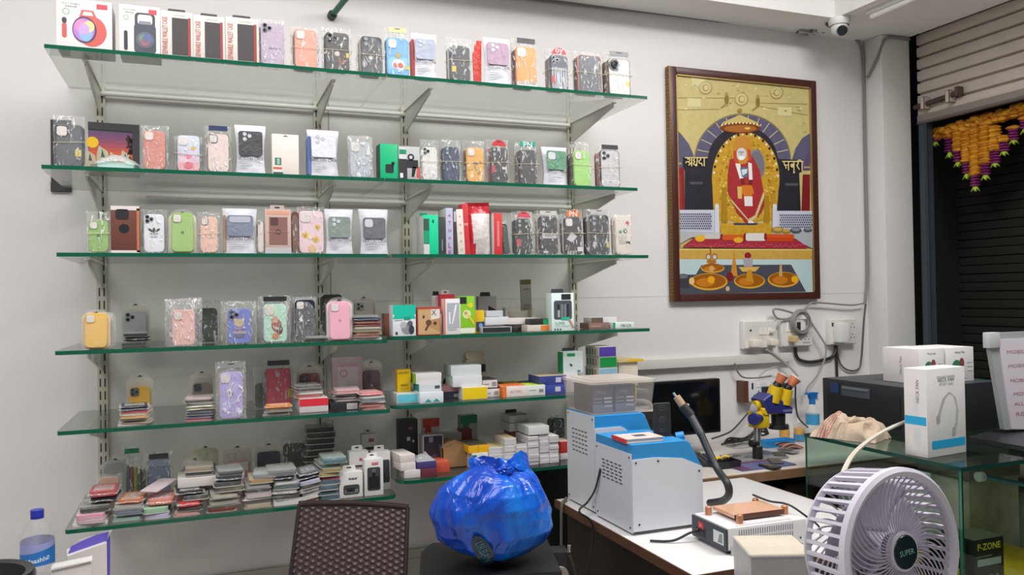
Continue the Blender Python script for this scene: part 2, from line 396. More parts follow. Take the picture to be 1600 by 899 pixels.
for s in '123456':
    for i, x in enumerate(UPX):
        if s == '6' and i == 3: continue
        k = s if (i < 2 or s in '123') else s + 'r'
        zt = SH[k] - TH / 2 - .001
        t = thing('shelf_bracket', f'cream bracket under the {names[s]} glass shelf on the ' + ['end', 'second', 'third', 'fourth'][i] + ' upright from the left', 'bracket', (x, 0, zt), group='shelf brackets')
        m = MB(); m.prism([(-.017, 0), (-.40, 0), (-.40, -.018), (-.36, -.024), (-.017, -.088)], -.0028, .0028, RM, ax='x'); m.build('arm', t)
        m = MB(); m.box(-.008, .008, -.41, -.017, -.0035, 0, RM); m.build('flange', t)
for k, x0, x1, nm in (('1', -.33, 1.52, 'top'), ('2', -.18, 1.52, 'second')):
    m = MB(); m.cyl((x0, -.024, SH[k] - .020), (x1, -.024, SH[k] - .020), .0085, M('#eeece6', .3), n=12)  # pale rod added to draw the light reflected along the glass's back edge
    tag(m.build('reflection_rod'), f'cream round rod along the wall under the {nm} glass shelf', 'rod')
# ================================================================== framed shrine picture
fr = thing('framed_picture', 'large framed picture of a golden shrine with a robed seated statue', 'picture', (2.4575, -.001, 1.415))
YP = -.022
def C3(x, y): return 1040 + x / 4.73, 110 + y / 4.73
def C4(x, y): return 1040 + x / 4.608, 280 + y / 4.608
O = Vector((2.4575, -.001, 1.415))
def loc(p, y=YP):
    q = on_y(p[0], p[1], y); return (q.x - O.x, q.z - O.z)
x0, z0 = loc((1047, 471), 0); x1, z1 = loc((1268, 127), 0); x0 = -.426; x1 = .428; z0 = .0; z1 = 1.092
FW = M('#4a2620', .35, var=.15, vscale=30); GOLDF = M('#8a6a35', .35, metal=.6, var=.4, vscale=120)
for k, (a, b, c, d) in enumerate(((x0, x0 + .036, z0, z1), (x1 - .036, x1, z0, z1), (x0 + .036, x1 - .036, z0, z0 + .036), (x0 + .036, x1 - .036, z1 - .036, z1))):
    m = MB(); m.box(a, b, -.032, 0, c, d, FW, bev=.006)
    if k == 0:
        m.box(a - .004, a + .002, -.030, 0, c, d, GOLDF)
        for i in range(70):
            z = c + .008 + i * (d - c - .016) / 70; m.box(a - .0065, a + .001, -.028, -.004, z, z + .008, GOLDF, bev=.002)
    m.build('frame_rail', fr)
m = MB()
for a, b, c, d in ((x0 + .034, x0 + .041, z0 + .034, z1 - .034), (x1 - .041, x1 - .034, z0 + .034, z1 - .034), (x0 + .034, x1 - .034, z0 + .034, z0 + .041), (x0 + .034, x1 - .034, z1 - .041, z1 - .034)):
    m.box(a, b, -.030, -.020, c, d, M('#b39a63', .35, metal=.5))
tag(m.build('inner_slip', fr), 'thin gilt inner slip', None)
px0, px1, pz0, pz1 = x0 + .034, x1 - .034, z0 + .034, z1 - .034
m = MB(); m.box(px0, px1, -.021, -.004, pz0, pz1, M('#c9bb7d', .3, bump=.12, bscale=55, var=.16, vscale=30)); m.build('picture_print', fr)
LY = [0]
def clampx(p): return (min(max(p[0], px0), px1), min(max(p[1], pz0), pz1))
def pp(m, pts, col, f=C3, raw=False):
    LY[0] += 1
    y = YP - .000014 * LY[0]
    q = [clampx(loc(f(*p), -.022)) for p in pts]
    m.prism(q, y, y + .00001, col if not isinstance(col, str) else M(col, .35))
def ell(cx, cy, rx, ry, n=24, a0=0, a1=2 * PI): return circ(cx, cy, rx, ry, n, a0, a1)
stone = M('#5d5a75', .35, var=.2, vscale=25); dark = M('#2b2a33', .35, var=.25, vscale=20); gold = M('#c89a2e', .35, bump=.15, bscale=70, var=.3, vscale=45)
m = MB()
# carved relief courses and medallions on the gold wall
for a, b, c, d in ((60, 200, 560, 203), (60, 290, 400, 285), (700, 240, 1050, 247), (690, 262, 1050, 330)):
    pp(m, [(a, b), (c, d), (c, d + 5), (a, b + 5)], '#9a8d57')
for a, b in ((160, 205), (830, 272), (190, 50)): pp(m, [(a, b), (a + 100, b + 3), (a + 100, b + 66), (a, b + 63)], '#d9ce98')
for a, b in ((295, 130), (820, 165), (560, 215)):
    pp(m, ell(a, b, 50, 50), '#a3935a'); pp(m, ell(a - 2, b - 3, 43, 43), '#cdbf85'); pp(m, ell(a, b, 24, 26), '#a3935a'); pp(m, ell(a + 3, b - 2, 17, 19), '#d3c68e')
for a, b in ((450, 215), (680, 235)):
    pp(m, ell(a, b, 16, 42), '#8b7638'); pp(m, [(a - 45, b + 60), (a - 10, b + 30), (a + 5, b + 40), (a - 40, b + 70)], '#9b8748'); pp(m, ell(a, b - 40, 13, 13), '#a9924b')
for i in range(46):
    a, b = R.uniform(70, 1040), R.uniform(60, 560)
    if 200 < a < 930 and b > 300: continue
    pp(m, ell(a, b, R.uniform(6, 16), R.uniform(3, 8), 8), R.choice(['#b0a262', '#ddd3a4', '#a99a5a']))
# side arches
pp(m, [(55, 430), (120, 480), (170, 545), (205, 625), (205, 720), (55, 720)], stone)
pp(m, [(55, 560), (85, 600), (105, 680), (105, 720), (55, 720)], '#6d5a7c')
pp(m, [(1065, 465), (1010, 500), (960, 575), (935, 650), (935, 740), (1065, 740)], stone)
pp(m, [(1065, 600), (1040, 630), (1025, 700), (1025, 740), (1065, 740)], '#5d4a70')
# main arch: stone ring, cream joints, dark niche
outer = ell(568, 665, 358, 347, 30, PI, 2 * PI); inner = ell(570, 665, 258, 250, 30, 0, PI)
pp(m, outer, '#8b7b52'); pp(m, ell(568, 668, 350, 340, 30, PI, 2 * PI), stone)
for i in range(1, 13):
    t = PI * i / 13; c, s = math.cos(t), -math.sin(t)
    a, b = (568 + 346 * c, 668 + 336 * s), (570 + 258 * c, 665 + 250 * s); n = (-s * 3, c * 3)
    pp(m, [(a[0] - n[0], a[1] - n[1]), (a[0] + n[0], a[1] + n[1]), (b[0] + n[0], b[1] + n[1]), (b[0] - n[0], b[1] - n[1])], '#cdbf8d')
for a in (ell(568, 665, 258, 250, 30, PI, 2 * PI),): pp(m, a + [(310, 665), (310, 1110), (828, 1110), (828, 665)][::-1][2:] if False else a, dark)
m.build('picture_print', fr)
m = MB()
pp(m, [(310, 640), (830, 640), (830, 1110), (310, 1110)], dark)
pp(m, [(125, 640), (310, 640), (310, 1110), (140, 1110), (140, 740), (125, 715)], dark)
pp(m, [(828, 655), (1010, 665), (1012, 740), (985, 760), (1000, 1110), (828, 1110)], dark)
for a, b in ((175, 825), (880, 835)): pp(m, [(a, b), (a + 100, b), (a + 95, b + 18), (a + 5, b + 18)], '#55535f')
pp(m, [(60, 720), (135, 720), (140, 1105), (60, 1105)], '#8b2226'); pp(m, [(68, 770), (115, 770), (118, 1090), (68, 1090)], '#a5302f')
pp(m, [(1012, 770), (1065, 770), (1065, 1110), (1000, 1110)], '#7d2026'); pp(m, [(60, 683), (115, 683), (115, 695), (60, 695)], '#c0ab6c'); pp(m, [(1020, 712), (1065, 712), (1065, 722), (1020, 722)], '#c0ab6c')
# throne
pp(m, ell(590, 800, 250, 340, 40), gold); pp(m, [(340, 780), (840, 780), (815, 1110), (355, 1110)], gold)
for i in range(46):
    t = PI * (1.02 + .96 * i / 45); a, b = 590 + 236 * math.cos(t), 800 + 330 * math.sin(t)
    if i % 2: pp(m, ell(a, b, 9, 11, 8), '#e6ddbd' if i % 4 == 1 else '#15130f')
for i in range(120):
    t = R.uniform(0, 2 * PI); k = R.uniform(.62, .95); a, b = 590 + 240 * k * math.cos(t), 820 + 320 * k * math.sin(t)
    pp(m, ell(a, b, R.uniform(5, 13), R.uniform(5, 13), 8), R.choice(['#dcb44a', '#9a7018', '#e9c96a', '#b5841f']))
pp(m, ell(660, 705, 70, 120), '#8d8a93'); pp(m, ell(665, 705, 60, 108), '#77737e')
# canopy
pp(m, ell(548, 425, 152, 42), '#7c3a1c'); pp(m, ell(548, 432, 120, 26), '#a8672c'); pp(m, ell(600, 430, 22, 9, 10), '#e6b850'); pp(m, [(398, 420), (420, 385), (500, 350), (545, 330), (600, 352), (675, 388), (700, 420), (640, 398), (548, 390), (450, 398)], '#cdb871')
for i in range(24): pp(m, ell(400 + i * 13, 405 - 14 * math.sin(PI * i / 23), 5, 7, 6), '#efe3b0' if i % 2 else '#6d4a16')
pp(m, ell(545, 298, 18, 14), '#a9822e')
# figure
pp(m, [(470, 660), (540, 640), (640, 640), (690, 740), (720, 899), (745, 950), (700, 1060), (600, 1140), (520, 1050), (455, 900), (455, 780)], M('#a62f33', .4, var=.25, vscale=60))
pp(m, [(500, 560), (530, 500), (580, 480), (620, 510), (635, 570), (620, 640), (590, 690), (540, 700), (500, 660)], '#c98a35')
pp(m, ell(556, 620, 38, 46), '#d3d3d6'); pp(m, ell(554, 606, 26, 8, 12), '#a7a3a6'); pp(m, ell(556, 648, 22, 16, 12), '#efefef'); pp(m, [(545, 612), (567, 612), (562, 634), (550, 634)], '#b9b5b8')
pp(m, [(498, 600), (520, 590), (522, 650), (545, 690), (530, 720), (500, 670)], '#c84a2c'); pp(m, [(600, 580), (622, 590), (630, 665), (608, 675)], '#c84a2c')
pp(m, [(510, 690), (545, 690), (570, 800), (545, 810)], '#eceae6'); pp(m, [(605, 680), (632, 690), (638, 810), (612, 812)], '#eceae6'); pp(m, [(545, 720), (605, 720), (600, 790), (560, 790)], '#4d7794'); pp(m, [(555, 735), (600, 730), (595, 760), (565, 780)], '#dfe3e6')
pp(m, [(545, 800), (572, 800), (585, 850), (560, 860)], '#7d2425'); pp(m, [(610, 810), (640, 810), (632, 860), (606, 850)], '#7d2425')
pp(m, [(560, 850), (630, 850), (650, 905), (600, 960), (560, 910)], '#d2782a'); pp(m, [(525, 860), (560, 860), (560, 950), (530, 950)], '#d9b766')
m.build('picture_print', fr)
m = MB()
def g4(pts, col): pp(m, pts, col, C4)
g4([(455, 130), (590, 290), (640, 260), (700, 90), (710, 120), (650, 280), (600, 315), (470, 165)], '#cfc08a'); g4([(560, 125), (620, 125), (622, 195), (565, 195)], '#e6e4df'); g4([(590, 300), (620, 300), (640, 325), (590, 325)], '#e3dfd6')
g4([(400, 60), (435, 60), (440, 310), (400, 320)], '#a9801f'); g4([(705, 120), (740, 120), (745, 340), (705, 340)], '#a9801f'); g4([(755, 100), (785, 100), (790, 200), (755, 200)], '#b98d2b')
g4([(440, 160), (700, 160), (700, 310), (440, 310)], '#b07f1c') if False else None
g4([(395, 318), (745, 318), (770, 400), (390, 405)], gold); g4([(480, 318), (665, 318), (650, 332), (490, 332)], '#3a3f5c')
for a, b, c in ((70, 378, 222), (768, 1050, 230)):
    g4([(a, c), (b, c), (b, 395), (a, 395)], '#c9ccd9')
    g4([(a + 10 if a < 100 else a + 44, c + 22), (b - 46 if a < 100 else b, c + 22), (b - 46 if a < 100 else b, 372 if a < 100 else 352), (a + 10 if a < 100 else a + 44, 372 if a < 100 else 352)], '#b9bccb')
    xx = a + 18 if a < 100 else a + 52
    while xx < (b - 50 if a < 100 else b - 4):
        for r in range(7 if a < 100 else 6):
            g4(ell(xx + (7 if r % 2 else 0), c + 32 + r * 17, 5.2, 6.5, 6), '#31324a')
        xx += 15
for a in (362, 778): g4(ell(a, 196, 15, 18, 12), '#d9dce6'); g4([(a - 15, 205), (a + 15, 205), (a + 17, 390), (a - 17, 390)], '#d0d3df')
g4([(70, 372), (400, 390), (400, 440), (180, 420), (70, 470)], '#b4b9b9'); g4([(745, 395), (1050, 360), (1050, 500), (920, 440)], '#aab2b4')
for a, b, r in ((800, 370, 46), (860, 378, 36), (930, 372, 42), (1015, 368, 32)): g4(ell(a, b, r, r * .55), '#9a7a3a' if a < 900 else '#4f5460'); g4(ell(a, b - 8, r * .7, r * .28), '#c9a653' if a < 900 else '#8b909b')
g4([(110, 490), (215, 412), (920, 425), (1020, 492), (1000, 503)], M('#a3273a', .5, var=.35, vscale=90)); 
for i in range(60): g4(ell(150 + i * 14.5, 478 + R.uniform(-10, 12), 4, 4, 5), '#d97a86')
for a, b, c, d, col in ((270, 385, 395, 432, '#c9c5c0'), (385, 405, 395, 436, '#7c2521'), (400, 555, 402, 440, '#cf5a22'), (553, 575, 392, 446, '#7a2320'), (568, 712, 390, 446, '#d9d7d2'), (700, 722, 390, 440, '#8a2a20'), (718, 918, 398, 424, '#d4521f'), (718, 918, 424, 450, '#c5461c')):
    g4(rpts((a + b) / 2, (c + d) / 2, b - a, d - c, 14), col)
g4(ell(240, 428, 36, 24), '#e2ae2b'); g4(ell(515, 440, 34, 20), '#e2ae2b')
g4([(75, 503), (1045, 505), (1045, 580), (75, 578)], M('#c7a04a', .4, var=.2, vscale=30)); g4([(75, 503), (1045, 505), (1045, 515), (75, 512)], '#e0c477')
g4([(75, 578), (1045, 580), (1050, 820), (75, 828)], '#b9cfd2')
g4([(250, 620), (895, 617), (1002, 812), (85, 830), (75, 690), (210, 688)], M('#4b4d58', .35, var=.15, vscale=20))
for a, b, rx, ry in ((330, 642, 85, 34), (305, 740, 133, 62), (595, 735, 112, 54), (838, 725, 112, 56)):
    g4(ell(a, b, rx, ry), '#d7a13a'); g4(ell(a, b - 5, rx * .92, ry * .85), '#9a5a12'); g4(ell(a - rx * .2, b + 4, rx * .5, ry * .5), '#c57a1e')
g4(ell(320, 725, 26, 26), '#e6a81c'); g4(ell(918, 722, 22, 24), '#e6b01c'); g4(ell(180, 735, 20, 26), '#e5c078')
g4([(310, 470), (318, 470), (322, 610), (308, 610)], '#8d6a24')
for a, b in ((300, 560), (345, 560)): g4(ell(a, b, 22, 26), '#b3722a'); g4(ell(a, b + 2, 12, 15), '#b9cfd2')
g4(ell(322, 596, 36, 14), '#b06c24'); g4([(480, 520), (486, 520), (510, 700), (460, 700)], '#c98a34'); g4([(515, 635), (668, 632), (640, 665), (545, 668)], '#d7b25c'); g4([(578, 655), (610, 655), (622, 735), (570, 738)], '#c98f2c'); g4(ell(583, 552, 24, 24), '#8f1d2a'); g4(ell(585, 600, 30, 26), '#c9c5ce')
g4([(548, 570), (620, 570), (615, 632), (555, 632)], '#a7a0ab'); g4([(814, 612), (826, 612), (832, 700), (806, 700)], '#c7a868'); g4(ell(322, 645, 18, 22), '#cfa06b'); g4(ell(455, 705, 24, 34), '#7c1f24'); g4(ell(438, 790, 14, 18), '#d5b08a')
g4(ell(118, 705, 44, 22), '#24252c'); g4([(75, 705), (162, 705), (158, 785), (80, 785)], '#3c3d46'); g4(ell(118, 702, 36, 15), '#6d6f78')
m.build('picture_print', fr)
# raised golden lettering on the two pillar capitals
m = MB()
def strokes(segs, f=C3, wd=8, col='#e2cf8c'):
    for a in segs:
        for p, q in zip(a, a[1:]):
            d = math.hypot(q[0] - p[0], q[1] - p[1]) or 1; nx, ny = -(q[1] - p[1]) / d * wd / 2, (q[0] - p[0]) / d * wd / 2
            pp(m, [(p[0] + nx, p[1] + ny), (q[0] + nx, q[1] + ny), (q[0] - nx, q[1] - ny), (p[0] - nx, p[1] - ny)], col, f)
strokes([[(132, 648), (302, 648)],
         [(150, 660), (165, 655), (172, 668), (160, 680), (146, 676), (140, 690)], [(184, 648), (184, 712)], [(184, 682), (160, 706)], [(160, 680), (172, 692)],
         [(206, 655), (196, 668), (208, 678), (196, 690), (206, 704), (222, 694), (226, 648)], [(212, 712), (226, 700)],
         [(250, 648), (250, 664), (236, 672), (240, 690), (258, 690), (262, 710)],
         [(276, 648), (276, 712)]])
strokes([[(850, 676), (1008, 676)],
         [(866, 676), (866, 696), (878, 706), (880, 730)], [(866, 706), (896, 702)], [(898, 676), (898, 742)],
         [(938, 676), (938, 742)], [(938, 700), (922, 694), (914, 708), (926, 720), (938, 710)], [(918, 716), (936, 698)], [(934, 744), (944, 756), (932, 762)],
         [(962, 676), (972, 692), (958, 704), (978, 736)], [(998, 680), (998, 745)], [(998, 680), (984, 664), (966, 670)]])
tag(m.build('lettering', fr), 'raised golden lettering', None)
# ================================================================== shelf goods: builders
YF = -.462
WHITE = '#eceae8'
def place(k, u0, u1, vt, vb=None, y=None):
    """front-face rectangle on shelf k: pixel span u0..u1, top vt; base on the glass"""
    zt = top(k) + .0006; um = (u0 + u1) / 2
    if y is None: y = YF if vb is None else min(max(on_z(um, vb, zt).y, -.475), -.06)
    a = on_y(u0, vt + 35, y); b = on_y(u1, vt + 35, y); t = on_y(um, vt, y)
    return (a.x + b.x) / 2, y, zt, b.x - a.x, t.z - zt
LENS = M('#20242a', .08); LENSR = M('#8f9398', .25, metal=.7); RUB = M('#d8c9a6', .5)
def camera_plate(par, style, w, h, y, col, x0=None):
    """lens island in the upper left of a case; y is the case's front"""
    m = MB(); s = w * .42; cx = -w / 2 + s * .62; cz = h - s * .66
    C = M(col, .25) if isinstance(col, str) else col
    if style == 'sq':
        m.rr(cx, cz, s, s * 1.05, s * .25, y - .0028, y, C, ch=.001)
        for a, b in ((-.22, .24), (-.22, -.24), (.22, 0)):
            m.cyl((cx + a * s, y - .0028, cz + b * s), (cx + a * s, y - .0052, cz + b * s), s * .19, LENSR, n=14); m.cyl((cx + a * s, y - .0053, cz + b * s), (cx + a * s, y - .0056, cz + b * s), s * .14, LENS, n=14)
    elif style == 'hole':
        m.rr(cx, cz, s, s * 1.05, s * .28, y - .0022, y, C, ch=.0008); m.rr(cx, cz, s * .84, s * .88, s * .22, y - .0024, y - .0023, M('#d9d3cf', .5))
    elif style == 'dual':
        for b in (.30, -.28):
            m.cyl((cx - s * .08, y, cz + b * s), (cx - s * .08, y - .003, cz + b * s), s * .27, LENSR, n=16); m.cyl((cx - s * .08, y - .0031, cz + b * s), (cx - s * .08, y - .0036, cz + b * s), s * .2, M('#9aa3a8', .1), n=16)
        m.cyl((cx + s * .36, y, cz + s * .32), (cx + s * .36, y - .002, cz + s * .32), s * .1, LENS, n=10)
    elif style == 'tri':
        for a, b in ((-.2, .28), (-.2, -.26), (.28, 0)):
            m.cyl((cx + a * s, y, cz + b * s), (cx + a * s, y - .003, cz + b * s), s * .24, LENSR, n=14); m.cyl((cx + a * s, y - .0031, cz + b * s), (cx + a * s, y - .0036, cz + b * s), s * .17, LENS, n=14)
    elif style == 'wide':
        m.rr(0, h - w * .23, w * .86, w * .32, w * .08, y - .0025, y, C, ch=.001)
    elif style == 'round':
        m.cyl((cx, y, cz), (cx, y - .003, cz), s * .62, C, n=22); m.cyl((cx, y - .0031, cz), (cx, y - .0036, cz), s * .45, LENS, n=20)
    return m.build('camera_plate', par)
def slab(par, name, w, h, t, y, col, x=0, z=0, r=.012, rim=None, rz=0, rough=.4):
    m = MB(); C = col if not isinstance(col, str) else M(col, rough)
    m.rr(x, z + h / 2, w, h, r, y, y + t, C, ch=.0015)
    if rim: m.rr(x, z + h / 2, w * 1.03, h * 1.015, r * 1.05, y + .001, y + t, rim if not isinstance(rim, str) else M(rim, .3))
    return m.build(name, par)
def bag(par, w, h, d, y0, film_=BAG, hw=1.0, seed=0, top_w=1.0, seal=True):
    """crinkled clear pouch around a case: front skin, back skin and crimped top"""
    m = MB(); n1, n2 = 8, 14
    def skin(side):
        def f(a, b):
            x = (a - .5) * w; z = b * h
            pin = math.sin(PI * min(max(a, .0), 1)) ** .5 * (1 if b < .72 else max(0, (1 - b) / .28)) ** .6 if 0 < a < 1 else 0
            wob = noise.noise(Vector((x * 60 + seed, z * 60, side * 3))) * .0022 * (0 if a in (0, 1) else 1)
            xx = x * (1 + (top_w - 1) * max(0, b - .6) / .4) + noise.noise(Vector((seed, z * 30, 5))) * .003
            y = (y0 - .0025 + wob) if side == 0 else (y0 + d + .002 + wob)
            mid = y0 + d / 2
            return (xx, mid + (y - mid) * (.12 + .88 * min(1, pin * 1.5)), z + (.004 * noise.noise(Vector((x * 40, seed, 2))) if b == 1 else 0))
        return f
    m.grid(skin(0), n1, n2, film_); m.grid(skin(1), n1, n2, film_)
    return m.build('bag', par, norm=False)
def band(par, w, z, y0, d, col=None, tilt=0):
    m = MB(); a = w / 2 + .0008
    P = [(-a, y0 - .0012, z - tilt), (a, y0 - .0012, z + tilt), (a, y0 + d + .001, z), (-a, y0 + d + .001, z), (-a, y0 - .0012, z - tilt)]
    m.tube(P, .0008, col or RUB, k=0, n=5); return m.build('rubber_band', par)
def apple(m, x, z, s, y, col):
    p = [(0, .55), (.22, .68), (.52, .6), (.66, .38), (.5, .12), (.56, -.18), (.78, -.32), (.55, -.78), (.28, -.92), (0, -.82), (-.28, -.92), (-.6, -.72), (-.8, -.25), (-.72, .3), (-.45, .62), (-.2, .66)]
    m.prism([(x + a * s, z + b * s) for a, b in p], y - .0005, y, col); m.prism([(x + s * a, z + s * b) for a, b in ((.02, .72), (.3, .95), (.34, 1.2), (.06, 1.0))], y - .0005, y, col)
def header(par, w, h, z, y, col, txt=None, arch=False, tcol='#f2f2f2'):
    m = MB()
    if arch: pts = [(-w / 2, z), (w / 2, z)] + circ(0, z, w / 2, h, 12, 0, PI)
    else: pts = [(-w / 2, z), (w / 2, z), (w / 2, z + h), (-w / 2, z + h)]
    m.prism(pts, y - .001, y + .001, M(col, .45)); m.rr(0, z + h * .72, w * .3, h * .16, h * .07, y - .0013, y - .0011, '#3a3a3c')
    if txt: m.text(txt, 0, z + h * .35, y - .0012, tcol, w=w * .55)
    return m.build('header_card', par)
def nm(base): return base

def bagged(k, u0, u1, vt, label, col, vb=None, y=None, n=2, cam='hole', camc='#3a3d42', ch=.80, cw=.78, hd=None, rim=None, logo=None, rb=True, rest=None, film_=BAG, deco=None, rz=0, lean=-.04, dep=None, group='bagged phone cases standing on the shelves', name='bagged_phone_case'):
    x, y, z, w, h = place(k, u0, u1, vt, vb, y); n0 = n
    t = thing(name, label, 'phone case', (x, y, z), rz, group, rx=lean)
    cwid, chei = w * cw, h * ch; th = .0105; C = col if not isinstance(col, str) else M(col, .38)
    f = MB(); f.rr(0, .003 + chei / 2, cwid, chei, .013, 0, th, C, ch=.0018)
    if rim: f.rr(0, .003 + chei / 2, cwid * 1.05, chei * 1.02, .014, .0012, th, M(rim, .3))
    fo = f.build('case', t)
    if cam: camera_plate(fo, cam, cwid, chei + .003, 0, camc)
    rest = rest or ['#2e3036', '#8a3a3c', '#c9c4bd', '#3d4657', '#b9a58f', '#24262b']
    for i in range(1, n):
        rc = rest[(i - 1 + len(label)) % len(rest)] if rest else col
        b = MB(); b.rr(R.uniform(-.004, .003), .003 + chei / 2, cwid, chei * R.uniform(.95, 1.0), .013, i * .0135, i * .0135 + th, M(rc, .4), ch=.0015); b.build('case', t)
    D = n * .0135
    if logo or deco:
        p = MB()
        if logo: apple(p, 0, chei * .55, cwid * .1, -.0001, M(logo, .4))
        if deco: deco(p, cwid, chei, 0)
        p.build('print', t)
    bag(t, w, h, D, -.001, film_, seed=len(label) * 3.7 + u0)
    if hd:
        c_, tx, ar = (hd + (None, False))[:3] if isinstance(hd, tuple) else (hd, None, False)
        header(t, w * (.62 if ar else .7), h * (.14 if ar else .10), h * (.84 if ar else .88), -.002, c_, tx, ar)
    if rb: band(t, w * .96, h * .47, -.003, D + .002, tilt=R.uniform(-.003, .003))
    return t
def pouch(k, u0, u1, vt, label, col, vb=None, y=None, txt='SILICON CASE', n=1, cam='hole', win=(.42, .9), rz=0, group='white frosted case pouches', side=None, lean=-.05):
    x, y, z, w, h = place(k, u0, u1, vt, vb, y)
    t = thing('case_pouch', label, 'phone case', (x, y, z), rz, group, rx=lean)
    m = MB(); d = .016 * n + .008
    def skin(s):
        def f(a, b):
            xx = (a - .5) * w * (1 - .10 * math.sin(PI * min(b / .8, 1)) + .0) * (1 if b < .8 else 1 + .05 * (b - .8) / .2); zz = b * h
            pin = (math.sin(PI * a) ** .5 if 0 < a < 1 else 0) * (1 if b < .8 else (1 - b) / .2 * .9 + .1)
            yy = d / 2 + (d / 2) * (pin * .9 + .1) * (-1 if s == 0 else 1) + noise.noise(Vector((xx * 45, zz * 45, u0))) * .0025
            return (xx, yy, zz)
        return f
    m.grid(skin(0), 10, 16, M('#d2d2da', .35, bump=.2, bscale=60)); m.grid(skin(1), 10, 16, M('#d2d2da', .35)); m.build('pouch', t, norm=False)
    cw = w * .80; c0, c1 = h * win[0], h * win[1]
    c = MB(); c.rr(0, (c0 + c1) / 2, cw, c1 - c0, .009, -.0042, -.0022, M(col, .42, bump=.5, bscale=45), ch=.0008); co_ = c.build('case_window', t)
    if cam: 
        e = MB(); s = cw * .36; cx, cz = -cw / 2 + s * .72, c1 - s * .7
        if cam == 'hole': e.rr(cx, cz, s, s, s * .3, -.0052, -.0042, M('#c9cbd0', .3), ch=.0005)
        elif cam == 'wide': e.rr(0, c1 - cw * .17, cw * .8, cw * .24, cw * .07, -.0052, -.0042, M('#b5b9c4', .3), ch=.0005)
        else:
            for a, b in ((0, .3), (0, -.3), (.55, .1)): e.cyl((cx + a * s, -.0042, cz + b * s), (cx + a * s, -.0055, cz + b * s), s * .24, M('#c5c8cf', .25), n=12)
        e.build('camera_plate', co_)
    p = MB(); p.text(txt, 0, h * (win[0] - .06), -.0045, '#55575f', w=w * .84, bold=.01)
    for i in range(3): p.rect(-w * .36, w * (-.36 + R.uniform(.25, .6)), h * (.24 - i * .05), h * (.245 - i * .05) + .0006, -.0042, '#9a9ca6')
    p.build('lettering', t)
    l = MB(); l.box(-w * .5, w * .5, d / 2 - .0025, d / 2 + .0025, h * .93, h * .935, M('#d6d7dc', .3)); l.rr(0, h * .965, w * .18, h * .018, .002, d / 2 - .003, d / 2 + .003, '#9b9ca3'); l.build('zip_strip', t)
    if side:
        s2 = MB(); s2.rr(-w * .46, h * .45, .010, h * .8, .004, d * .2, d * 1.5, M(side, .4)); s2.build('case', t)
    return t
def blister_shell(t, w, h, d, y0=0, m_=SHELL, lip=True, hole=True):
    def outline(W, H): return [(-W / 2, 0), (W / 2, 0), (W / 2, H * .82)] + [(W * .36 * math.cos(a) if True else 0, H * .90 + H * .10 * math.sin(a)) for a in [PI * .02 + PI * .96 * i / 8 for i in range(9)]] + [(-W / 2, H * .82)]
    m = MB(); m.prism(outline(w, h), y0 - .001, y0 + .0015, m_)
    m.rr(0, h * .42, w * .86, h * .78, .014, y0 - d, y0 - .001, m_, ch=.003)
    o = m.build('blister_shell', t)
    if hole:
        e = MB(); e.prism([(-w * .10, h * .905), (w * .10, h * .905), (w * .05, h * .925), (0, h * .945), (-w * .05, h * .925)], y0 - .0016, y0 - .0011, '#33312e'); e.build('hang_hole', t)
    return o
def blister(k, u0, u1, vt, label, col, vb=None, y=None, cam='hole', camc='#4a4d52', logo=None, n=1, rest=None, rz=0, lean=-.05, tray='#ddd6ca', deco=None, frac=.74, group='clear blister packs standing on the shelves'):
    x, y, z, w, h = place(k, u0, u1, vt, vb, y)
    t = thing('blister_pack', label, 'phone case', (x, y + .012, z), rz, group, rx=lean)
    cw, chh = w * .74, h * frac
    m = MB(); m.rr(0, h * .03 + chh / 2, cw, chh, .013, -.009, -.0005, M(col, .38), ch=.0018); c = m.build('case', t)
    b = MB(); b.rr(0, h * .45, w * .93, h * .88, .016, .0018, .0026, M(tray, .45)); tag(b.build('tray', t), None, None)
    if cam:
        cp = camera_plate(c, cam, cw, chh + h * .03, -.009, camc)
    if logo or deco:
        p = MB()
        if logo: apple(p, 0, h * .03 + chh * .5, cw * .09, -.0091, M(logo, .4))
        if deco: deco(p, cw, chh + h * .03, -.009)
        p.build('print', t)
    blister_shell(t, w, h, .0125)
    for i in range(1, n):
        rc = (rest or ['#b9b3a8', '#4a5566', '#cbb3a6']); rc = rc[i % len(rc)]
        q = MB(); q.rr(.004 * i, h * .42, cw, chh, .012, .004 + i * .011, .012 + i * .011, M(rc, .4)); q.build('case', t)
        s = MB(); s.rr(.004 * i, h * .47, w * .98, h * .94, .02, .0035 + i * .011, .0045 + i * .011, SHELL); s.build('blister_shell', t)
    return t
def carton(k, u0, u1, vt, label, col, d=.06, vb=None, y=None, side=None, topc=None, rz=0, lean=0, art=None, tab=None, name='carton', cat='box', group=None, rough=.45):
    x, y, z, w, h = place(k, u0, u1, vt, vb, y)
    t = thing(name, label, cat, (x, y, z), rz, group, rx=lean)
    m = MB(); m.box(-w / 2, w / 2, 0, d, 0, h, M(col, rough), bev=.0012, side=M(side, rough) if side else None, top=M(topc, rough) if topc else None)
    m.build('box', t)
    if art:
        p = MB(); art(p, w, h, -.0003); p.build('print', t)
    if tab:
        q = MB(); q.prism([(-w * .3, h), (w * .3, h), (w * .26, h + .016), (-w * .26, h + .016)], d - .003, d - .0018, M(tab, .45)); q.rr(0, h + .008, w * .2, .005, .002, d - .0032, d - .003, '#2c2c2e'); q.build('hang_tab', t)
    return t
